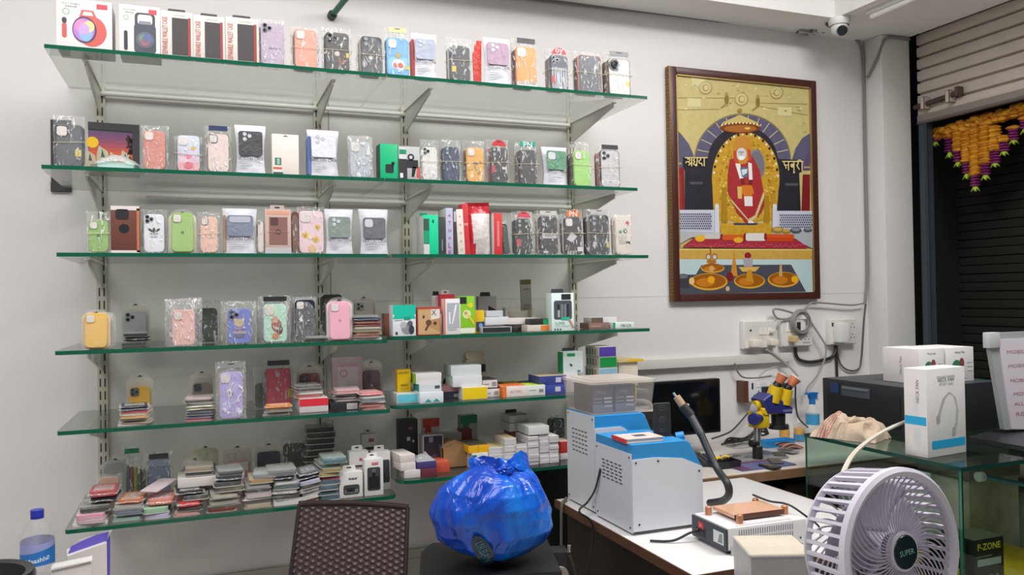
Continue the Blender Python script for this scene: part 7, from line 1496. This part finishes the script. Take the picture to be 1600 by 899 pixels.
# ================================================================== table fan in the foreground
FP = at_d(1410, 862, 1.30)
fn = thing('table_fan', 'pale lilac round table fan with spiral grille facing the shop', 'fan', tuple(FP), rz=math.radians(4.5)); fn.rotation_euler.x = math.radians(-4)
FW_ = M('#cdc9d6', .35); FG = M('#b9b4c6', .35); RO = .128; DD = .085
m = MB(); m.lathe([(RO - .008, -.004), (RO, -.008), (RO + .006, -.003), (RO + .006, .008), (RO - .002, .014), (RO - .010, .010), (RO - .008, -.004)], FW_, n=64, ax='y'); m.build('front_ring', fn)
m = MB()
for i in range(42):
    a = 2 * PI * i / 42; c, s = math.cos(a), math.sin(a); t = (-s, c); r0, r1, h = RO - .004, RO + .003, .0028
    P_ = lambda r, q, y: (r * c + t[0] * q, y, r * s + t[1] * q)
    mi = m.mi(FW_); y0, y1 = .008, DD; sh = .82
    v = [m.bm.verts.new(P_(r * (1 if y == y0 else sh + .12), q, y)) for y in (y0, y1) for r, q in ((r0, -h), (r1, -h), (r1, h), (r0, h))]
    for q in ((0, 1, 2, 3), (4, 7, 6, 5), (0, 4, 5, 1), (1, 5, 6, 2), (2, 6, 7, 3), (3, 7, 4, 0)): m.bm.faces.new([v[k] for k in q]).material_index = mi
m.build('drum_slats', fn)
m = MB(); m.lathe([(RO * .90, DD - .004), (RO * .97, DD), (RO * .95, DD + .006), (RO * .88, DD + .004), (RO * .90, DD - .004)], FW_, n=56, ax='y'); m.build('rear_ring', fn)
m = MB()
for i in range(56):
    a = 2 * PI * i / 56
    m.tube([((.032 + (RO - .038) * k / 7) * math.cos(a + .62 * (k / 7) ** 1.5 * -1), .004 - .004 * math.sin(PI * .5 * (1 - k / 7)), (.032 + (RO - .038) * k / 7) * math.sin(a + .62 * (k / 7) ** 1.5 * -1)) for k in range(8)], .0013, FG, k=2, n=5)
m.build('front_grille', fn)
m = MB()
for i in range(36):
    a = 2 * PI * i / 36
    m.tube([((.03 + (RO * .92 - .03) * k / 5) * math.cos(a + .5 * (k / 5)), DD + .002 + .014 * (1 - k / 5), (.03 + (RO * .92 - .03) * k / 5) * math.sin(a + .5 * (k / 5))) for k in range(6)], .0017, FG, k=2, n=5)
m.build('rear_grille', fn)
m = MB(); m.lathe([(0, -.008), (.026, -.0075), (.0275, -.005), (.0275, .004)], M('#10292c', .2), n=36, ax='y'); m.text('SUPER', 0, 0, -.0086, M('#7fb5a8', .3), w=.034, rot=.06, bold=.01); m.build('hub_cap', fn)
m = MB(); m.lathe([(.0275, -.006), (.031, -.005), (.031, .006), (.0275, .006)], FW_, n=36, ax='y'); m.build('hub_ring', fn)
BLD = M('#b3adbf', .35)
for b in range(5):
    a0 = 2 * PI * b / 5 + .5; m = MB()
    def bf(i, j):
        r = .026 + (RO * .86 - .026) * i; w = .30 + .42 * i; a = a0 + (j - .5) * w * 1.5 - .35 * i; y = .046 + (j - .5) * .040 * (1 - .3 * i)
        return (r * math.cos(a), y, r * math.sin(a))
    m.grid(bf, 10, 8, BLD); o = m.build('fan_blade', fn); md = o.modifiers.new('thickness', 'SOLIDIFY'); md.thickness = .002
m = MB(); m.cyl((0, .02, 0), (0, .075, 0), .026, BLD, n=24); m.cyl((0, .075, 0), (0, DD + .03, 0), .045, FW_, r1=.036, n=28); m.build('motor', fn)
m = MB(); m.tube([(0, DD + .02, 0), (0, DD + .035, -.06), (0, DD + .02, -.15), (0, .06, -.185)], .015, FW_, n=12); m.build('neck', fn)
m = MB(); m.lathe([(0, -.185), (.030, -.185), (.075, -.200), (.082, -.210), (.080, -.216), (0, -.216)], FW_, c=(0, .05, 0), n=36); m.build('base', fn)
tz = FP.z - .216 - .012
stl = thing('side_table', 'small wooden side table carrying the table fan', 'table', (FP.x, FP.y + .04, 0))
m = MB(); m.box(-.16, .16, -.13, .16, tz - .03, tz, M('#6a4a34', .5, var=.2, vscale=12), bev=.004); m.build('table_top', stl)
for x in (-.14, .14):
    for y in (-.11, .14): m = MB(); m.box(x - .015, x + .015, y - .015, y + .015, 0, tz - .03, M('#5a3d2a', .5)); m.build('leg', stl)

# ================================================================== woven chair
L_, R_ = at_d(468, 788, 2.42), at_d(637, 793, 2.42); LB, RB = at_d(450, 930, 2.34), at_d(632, 930, 2.34)
ch = thing('rattan_chair', 'dark brown woven plastic chair back standing before the shelves', 'chair', ((L_.x + R_.x) / 2, (L_.y + R_.y) / 2, 0))
cb_ = Vector(ch.location); BR = M('#40302e', .45); BR2 = M('#33262a', .4)
def bw(i, j, off=0):
    a = L_.lerp(R_, i); b = LB.lerp(RB, i); p = a.lerp(b, j * 1.9); n_ = Vector((-.30, -.95, .0)); sag = .012 * math.sin(PI * i)
    return p - cb_ + n_ * (off - sag) + Vector((0, 0, .004 * math.sin(PI * i) if j == 0 else 0))
m = MB(); NU, NV = 76, 108
def weave(i, j):
    I, J = i * NU, j * NV; k = (int(I / 4) + int(J / 2)) % 2
    return bw(i, j, (.0030 if k else -.0012) * math.sin(PI * ((I % 4) + .5) / 4.5) * (1 if int(J) % 2 else .35))
m.grid(weave, NU, NV, M('#40302f', .38, bump=.15, bscale=160)); o = m.build('woven_back', ch); md = o.modifiers.new('thickness', 'SOLIDIFY'); md.thickness = .006
m = MB(); e = [bw(0, 1), bw(0, .5), bw(0, 0), bw(.25, 0), bw(.5, 0), bw(.75, 0), bw(1, 0), bw(1, .5), bw(1, 1)]
m.tube(e[:3], .007, BR2, k=4); m.tube(e[2:7], .007, BR2, k=4); m.tube(e[6:], .007, BR2, k=4)
for k_ in range(90):
    p = bw(k_ / 89, 0); m.cyl(p + Vector((0, 0, -.008)), p + Vector((0, 0, .009)), .0032, BR, n=6)
m.build('back_frame', ch)
sl, sr = bw(0, 1), bw(1, 1); fwd_ = Vector((-.28, -.93, 0)).normalized() * .40; zs_ = .44 
m = MB(); sp_ = [Vector((sl.x, sl.y, zs_)), Vector((sr.x, sr.y, zs_)), Vector((sr.x, sr.y, zs_)) + fwd_, Vector((sl.x, sl.y, zs_)) + fwd_]
m.prism([(p.x, p.y) for p in sp_], zs_ - .03, zs_, M('#4a3836', .42, bump=.3, bscale=120), ax='z'); m.build('seat', ch)
for p in sp_:
    m = MB(); q = p.lerp(sum(sp_, Vector()) / 4, .06); m.cyl((q.x, q.y, zs_ - .03), (q.x, q.y, 0), .016, BR2, n=10); m.build('leg', ch)
for i in (0, 1):
    m = MB(); a = (sl, sr)[i]; m.tube([a + Vector((0, 0, .02)), Vector((a.x, a.y, zs_ - .02))], .012, BR2, k=3); m.build('back_post', ch)

# ================================================================== black case under the blue bag
bgp = at_d(775, 880, 2.08)
TB = at_d(770, 868, 2.08).z - .012
bx = thing('battery_cabinet', 'black steel cabinet with screws standing under the blue bag', 'cabinet', (bgp.x - .005, bgp.y + .02, 0), rz=-.28)
m = MB(); W2 = .165
m.prism([(-W2 - .02, -.13), (W2, -.13), (W2, .15), (-W2 + .01, .15), (-W2 - .02, .07)], 0, TB, M('#1a1a1b', .45, var=.15), ax='z'); m.build('body', bx)
m = MB()
for x, z in ((-.12, TB - .02), (-.155, TB - .07), (.0, TB - .06), (.12, TB - .03)): m.cyl((x, -.13, z), (x, -.1325, z), .006, M('#8a8a8c', .3, metal=.7), n=10)
m.box(-.15, .15, -.1325, -.13, TB - .20, TB - .10, M('#222224', .4), bev=.002); m.build('front_panel', bx)
ad = thing('power_adapter', 'grey and black power adapter block beside the black cabinet', 'adapter', tuple(at_d(874, 876, 2.42)), rz=-.3)
m = MB(); m.box(-.022, .025, -.02, .05, -.06, .030, M('#2a2a2c', .4), bev=.004); m.build('block', ad)
m = MB(); m.cyl((-.0, -.03, -.035), (-.0, .03, -.035), .024, M('#b5aba2', .5), n=20); m.rect(-.003, .003, -.05, -.02, -.0305, '#3a3836'); m.build('plug', ad)
m = MB(); m.cyl((.028, -.02, .03), (.028, -.02, .05), .006, M('#d5d5d5', .2, metal=.8), n=10); m.tube([(.028, -.02, .02), (.040, -.02, -.02), (.056, -.02, -.10), (.056, -.02, -.22)], .006, M('#4a463f', .5), n=8); m.build('cable', ad)
adp = Vector(ad.location)
rk = thing('equipment_box', 'low black equipment box carrying the power adapter beside the desk', 'box', (adp.x + .0, adp.y + .02, 0), rz=-.28)
m = MB(); m.box(-.04, .04, -.045, .07, 0, adp.z - .061, M('#1c1c1e', .5), bev=.004); m.build('body', rk)
m = MB(); m.box(-.035, .035, -.052, -.05, .1, adp.z - .09, M('#28282a', .5)); m.build('cover', rk)
# blue bag
BC = at_d(764, 800, 2.08); bw_, bh_ = 192 * 2.08 / F / 2, 172 * 2.08 / F
bg = thing('plastic_bag', 'stuffed blue plastic bag with a dark oval logo on the black cabinet', 'bag', (BC.x, BC.y, TB))
zt0 = at_d(770, 712, 2.08).z; H = zt0 - TB
m, nt, out = nodes('blue_plastic')
tc = nt.nodes.new('ShaderNodeTexCoord'); b = nt.nodes.new('ShaderNodeBsdfPrincipled'); nt.links.new(b.outputs[0], out.inputs[0])
n1 = nt.nodes.new('ShaderNodeTexNoise'); n1.inputs['Scale'].default_value = 9; n1.inputs['Detail'].default_value = 3; n1.inputs['Distortion'].default_value = .6
mp_ = nt.nodes.new('ShaderNodeMapping'); mp_.inputs['Scale'].default_value = (1, 1, .55); nt.links.new(tc.outputs['Object'], mp_.inputs[0]); nt.links.new(mp_.outputs[0], n1.inputs['Vector'])
cr = nt.nodes.new('ShaderNodeValToRGB'); e = cr.color_ramp.elements; e[0].position = .30; e[0].color = lin('#0a36a0'); e[1].position = .72; e[1].color = lin('#1f7ede'); k_ = cr.color_ramp.elements.new(.5); k_.color = lin('#0f52c6')
nt.links.new(n1.outputs['Fac'], cr.inputs[0]); nt.links.new(cr.outputs[0], b.inputs['Base Color']); b.inputs['Roughness'].default_value = .22
n2 = nt.nodes.new('ShaderNodeTexNoise'); n2.inputs['Scale'].default_value = 14; n2.inputs['Detail'].default_value = 3; n2.inputs['Distortion'].default_value = 1.5; nt.links.new(mp_.outputs[0], n2.inputs['Vector'])
bp = nt.nodes.new('ShaderNodeBump'); bp.inputs['Strength'].default_value = .45; bp.inputs['Distance'].default_value = .02; nt.links.new(n2.outputs['Fac'], bp.inputs['Height']); nt.links.new(bp.outputs[0], b.inputs['Normal'])
b.inputs['Transmission Weight'].default_value = 0; b.inputs['Sheen Weight'].default_value = 0
BLUEB = m
CRE = [(R.uniform(0, 6.28), R.uniform(.2, .85), R.uniform(-1, 1)) for _ in range(26)]
def bagf(i, j):
    a = 2 * PI * i; z = j
    prof = [(0, .0), (.02, .40), (.08, .66), (.18, .86), (.32, .98), (.48, 1.0), (.62, .96), (.75, .85), (.86, .66), (.94, .40), (1.0, .0)]
    for (p, q), (p2, q2) in zip(prof, prof[1:]):
        if p <= z <= p2: r = q + (q2 - q) * (z - p) / (p2 - p); break
    ca, sa = math.cos(a), math.sin(a)
    up = max(0, z - .55) / .45
    pleat = 1 + up * (.05 * math.sin(a * 9 + 3 * z) + .035 * math.sin(a * 21 + 1)) * (1 - .5 * up)
    nz = noise.noise(Vector((ca * 1.3, sa * 1.3, z * 2.0 + 4))) * .13 + noise.noise(Vector((ca * 3.2, sa * 3.2, z * 5))) * .06
    ridge = 0
    for c0, z0, tl in CRE:
        da = math.atan2(math.sin(a - c0), math.cos(a - c0)); t = da * .6 + (z - z0) * tl * 1.6; l = math.hypot(da, (z - z0) * 2)
        if l < .9: ridge += .022 * math.exp(-(t / .05) ** 2) * (1 - l / .9)
    R0 = r * pleat * (1 + nz + ridge)
    x = ca * R0 * bw_; y = sa * R0 * bw_ * .80
    lift = .025 * up * (.6 + .8 * math.sin(a * 2 + .8)) * (1 - up * .4)
    return (x + .02 * up, y - .02 * up, z * H * .90 + lift + .002 + (.03 * max(0, -ca) * (1 - z) ** 3))
m = MB(); m.grid(bagf, 128, 72, BLUEB); o = m.build('bag_skin', bg); md = o.modifiers.new('smooth', 'SUBSURF'); md.levels = 1; md.render_levels = 1
# knotted handles lying over the top
m = MB(); KX, KY, KZ = .026, -.050, H * .885
for sx, L2, up, wd2 in ((-1, .080, -.006, .040), (1, .085, -.008, .05)):
    m.grid(lambda a, b: (KX + sx * L2 * a, KY + .035 * a + .04 * (b - .5) * a - .008 * math.sin(PI * a), KZ + up * a + .022 * math.sin(PI * a) + (b - .5) * (.016 + wd2 * a) + .010 * noise.noise(Vector((a * 5, b * 5, sx + 3)))), 14, 10, BLUEB)
m.ball((KX, KY - .004, KZ), .017, BLUEB, sub=3, rough=.5, sc=(1.3, .9, .9)); m.build('knot', bg)
# logo wraps the front skin
def skin_at(dx, zf):
    best = None
    for i in range(96):
        a = PI + PI * i / 95; p = bagf(a / (2 * PI), zf)
        if best is None or abs(p[0] - dx) < abs(best[0] - dx): best = p
    return Vector(best)
m = MB(); LG = M('#12303f', .35)
def logo(i, j):
    u_ = (i - .5) * 2; r = math.sqrt(max(0, 1 - u_ * u_)); v_ = (j - .5) * 2 * r
    th_ = -1.05; L3, W3 = .050, .019; dx = -.052 + u_ * L3 * math.cos(th_) - v_ * W3 * math.sin(th_); dz = .058 + u_ * L3 * math.sin(th_) + v_ * W3 * math.cos(th_)
    p = skin_at(dx, min(max(dz / (H * .90), .03), .95)); return (dx, p.y - .006, dz)
m.grid(logo, 14, 6, LG); m.build('logo', bg)
m = MB(); P0_ = logo(.5, .5)
m.text('URBAN', -.052, .058, 0, M('#4a7a90', .4), w=.062, h=.018, rot=-1.05)
for v in m.bm.verts: v.co.y = skin_at(v.co.x, min(max(v.co.z / (H * .90), .03), .95)).y - .0078
m.build('lettering', bg)

# ================================================================== translucent bin in front of the desk
bn = thing('plastic_bin', 'translucent plastic bin standing before the desk corner', 'bin', (0, 0, 0))
a, b = at_d(1163, 866, 1.78), at_d(1262, 862, 1.78); bn.location = (0, 0, 0); mid = (a + b) / 2; bn.location = (mid.x, mid.y - .02, 0); bn.rotation_euler.z = math.atan2(b.y - a.y, b.x - a.x)
hw = (b - a).length / 2 * .98; hz = a.z
m = MB(); FB = film(hexc='#c6c4c2', body=.55, rough=.4, crinkle=.1, bscale=20, crease_glint=.05)
for k_ in (0, 1):
    t_ = .0025 * k_; mi = m.mi(FB); q = [(-hw + t_, .0 + t_), (hw - t_, t_), (hw - t_, .14 - t_), (-hw + t_, .14 - t_)]
    va = [m.bm.verts.new((x * .92, .07 + (y - .07) * .92, .0 + t_)) for x, y in q]; vb = [m.bm.verts.new((x, y, hz)) for x, y in q]; m.bm.faces.new(va).material_index = mi
    for i in range(4): m.bm.faces.new((va[i], va[(i + 1) % 4], vb[(i + 1) % 4], vb[i])).material_index = mi
m.build('bin_body', bn)
m = MB(); m.box(-hw * .88, hw * .88, .012, .125, .006, hz - .028, M('#8f959e', .5, var=.1, vscale=25), bev=.01); m.build('contents', bn)
m = MB(); m.box(-hw, hw, 0, .14, hz, hz + .004, film(hexc='#d0c6b4', body=.72, rough=.4, crinkle=.1, bscale=20, crease_glint=.05), bev=.001); m.build('lid', bn)
m = MB(); 
for p, q in (((-hw, 0), (hw, 0)), ((hw, 0), (hw, .14)), ((hw, .14), (-hw, .14)), ((-hw, .14), (-hw, 0))): m.cyl((p[0], p[1], hz), (q[0], q[1], hz), .003, FB, n=8)
m.build('rim', bn)

# ================================================================== lower left corner
bo = at_d(58, 797, 2.2); zb = .615
lt = thing('low_table', 'low white table below the shelves holding the bottle and cartons', 'table', (-.33, -.70, 0))
m = MB(); m.box(-.34, .26, -.26, .14, zb - .03, zb, M('#c9c6c2', .5), bev=.003); m.build('table_top', lt)
for x in (-.32, .24):
    for y in (-.24, .12): m = MB(); m.box(x - .015, x + .015, y - .015, y + .015, 0, zb - .03, M('#b5b2ae', .5)); m.build('leg', lt)
wbt = thing('water_bottle', 'clear plastic water bottle with a blue cap and blue wave label', 'bottle', (bo.x, bo.y, zb + .0005))
hb = bo.z - zb; rb_ = .0415
m = MB(); PET = film(hexc='#e2dfe2', body=.10, rough=.05, crinkle=.12, bscale=30, crease_glint=.06)
m.lathe([(0, 0), (rb_ * .8, 0), (rb_, .010), (rb_, hb * .18), (rb_ * .95, hb * .21), (rb_, hb * .24), (rb_, hb * .70), (rb_ * .93, hb * .76), (rb_ * .74, hb * .83), (rb_ * .48, hb * .89), (.013, hb * .92), (.013, hb * .95)], PET, n=36); m.build('bottle', wbt)
m = MB(); m.cyl((0, 0, hb * .935), (0, 0, hb), .0165, M('#2a36a8', .35), n=26); m.cyl((0, 0, hb * .915), (0, 0, hb * .93), .0165, M('#2a36a8', .35), n=26); m.build('cap', wbt)
m = MB(); LB_ = M('#2a74c2', .4); LB2 = M('#9a9fd0', .4)
def lab(z0f, z1f, rr_, mat):
    m.grid(lambda i, j: (rr_ * math.cos(2 * PI * i), rr_ * math.sin(2 * PI * i), z0f(2 * PI * i) + (z1f(2 * PI * i) - z0f(2 * PI * i)) * j), 48, 4, mat)
lab(lambda a: hb * (.44 + .03 * math.sin(a + 2.6)), lambda a: hb * (.615 + .03 * math.sin(a + 1.2)), rb_ + .0006, LB_); lab(lambda a: hb * (.60 + .03 * math.sin(a + 1.2)), lambda a: hb * (.695 + .01 * math.sin(a)), rb_ + .0003, LB2)
m.build('label', wbt)
m = MB(); vs0 = len(m.bm.verts); m.text('Maashhi!', 0, hb * .53, 0, M('#dfe8f4', .4), w=.058, rot=.10, bold=.02)
for v in m.bm.verts:
    a = -1.405 + v.co.x / rb_; v.co = Vector(((rb_ + .0012) * math.cos(a), (rb_ + .0012) * math.sin(a), v.co.z))
m.build('lettering', wbt)
m = MB(); m.lathe([(0, .003), (rb_ * .93, .003), (rb_ * .96, hb * .2), (rb_ * .96, hb * .33), (0, hb * .33)], film(hexc='#c9c2c4', body=.12, rough=.05, crinkle=0, crease_glint=0), n=30); m.build('water', wbt)
q = at_d(140, 870, 2.12)
cx_ = thing('carton', 'white carton with a violet top edge beside the water bottle', 'box', (q.x - .005, q.y + .01, zb + .0005), rz=.16)
hz_ = at_d(135, 862, 2.12).z - zb
m = MB(); m.prism([(-.048, 0), (.045, 0), (.045, hz_ + .012), (-.048, hz_ - .008)], 0, .07, M('#d9d2ce', .45)); m.build('box', cx_)
m = MB(); m.prism([(-.046, hz_ - .0075), (.045, hz_ + .0125), (.052, hz_ + .036), (.02, hz_ + .032), (-.038, hz_ + .012)], .02, .024, M('#6a5cc4', .4)); m.prism([(.0455, 0), (.051, 0), (.053, hz_ + .026), (.0455, hz_ + .013)], .0, .02, M('#5548b0', .4)); m.prism([(-.03, hz_ + .010), (.052, hz_ + .024), (.060, hz_ + .036), (-.02, hz_ + .022)], .03, .034, M('#cfcac8', .5)); m.build('flap', cx_)
q2 = at_d(105, 893, 2.02)
c2 = thing('carton', 'flat white open carton in front of the violet edged carton', 'box', (q2.x, q2.y, zb + .0005), rz=.10)
h2 = q2.z - zb + .012
m = MB(); m.box(-.035, .055, 0, .035, 0, h2, M('#d5d0ce', .5), bev=.002); m.build('box', c2)
m = MB(); m.prism([(-.036, h2 - .004), (.056, h2 + .004), (.056, h2 + .007), (-.030, h2 + .001)], -.004, .038, M('#dedad8', .5)); m.build('flap', c2)
q3 = at_d(180, 885, 2.16)
c3 = thing('clear_packet', 'crumpled clear packet beside the violet edged carton', 'packet', (q3.x + .012, q3.y, zb + .0005))
m = MB(); m.grid(lambda a, b: (-.016 + .032 * a, .03 * math.sin(PI * a) * math.sin(PI * (.1 + .8 * b)) * -.5 + .006 * noise.noise(Vector((a * 5, b * 7, 1))), b * .075), 8, 10, film(body=.3, crease_glint=.4)); m.build('bag', c3, norm=False)
q4 = at_d(-42, 914, 1.80)
bo2 = thing('black_basin', 'black rimmed round basin at the lower corner beside the water bottle', 'basin', (q4.x, q4.y, q4.z - .055), rz=0)
m = MB(); rr_ = .118
m.lathe([(rr_ * .75, .0), (rr_ * 1.0, .035), (rr_ * 1.04, .062), (rr_ * 1.0, .074), (rr_ * .86, .070), (rr_ * .80, .05), (rr_ * .6, .01), (0, .008)], M('#1c1d20', .35), n=48); m.lathe([(0, 0), (rr_ * .75, 0)], M('#1c1d20', .35), n=48); m.build('rim', bo2)
m = MB(); m.lathe([(0, .048), (rr_ * .60, .046), (rr_ * .80, .040)], M('#c2c6d2', .5), n=40); m.build('lining', bo2)
st2 = thing('stool', 'small grey stool under the black rimmed basin', 'stool', (q4.x, q4.y, 0))
m = MB(); m.cyl((0, 0, q4.z - .055 - .03), (0, 0, q4.z - .0555), .085, M('#77777a', .5), n=28); m.build('seat', st2)
for i in range(4): a = PI / 4 + PI / 2 * i; m = MB(); m.cyl((.05 * math.cos(a), .05 * math.sin(a), q4.z - .085), (.075 * math.cos(a), .075 * math.sin(a), 0), .009, M('#5a5a5c', .5), n=8); m.build('leg', st2)
# dark panel leaning on the wall below the right shelf
dp = thing('dark_panel', 'dark board leaning on the wall under the lowest right shelf', 'board', (0, 0, 0))
a = on_y(805, 736, -.06); b = on_y(940, 736, -.06); m = MB(); m.box(a.x, b.x, -.05, -.022, .08, .785, M('#1f2221', .4, var=.2)); m.build('board', dp)
m = MB(); m.box(a.x, a.x + .03, -.06, -.02, 0, .08, M('#2c2c2a', .5)); m.box(b.x - .03, b.x, -.06, -.02, 0, .08, M('#2c2c2a', .5)); m.build('foot', dp)
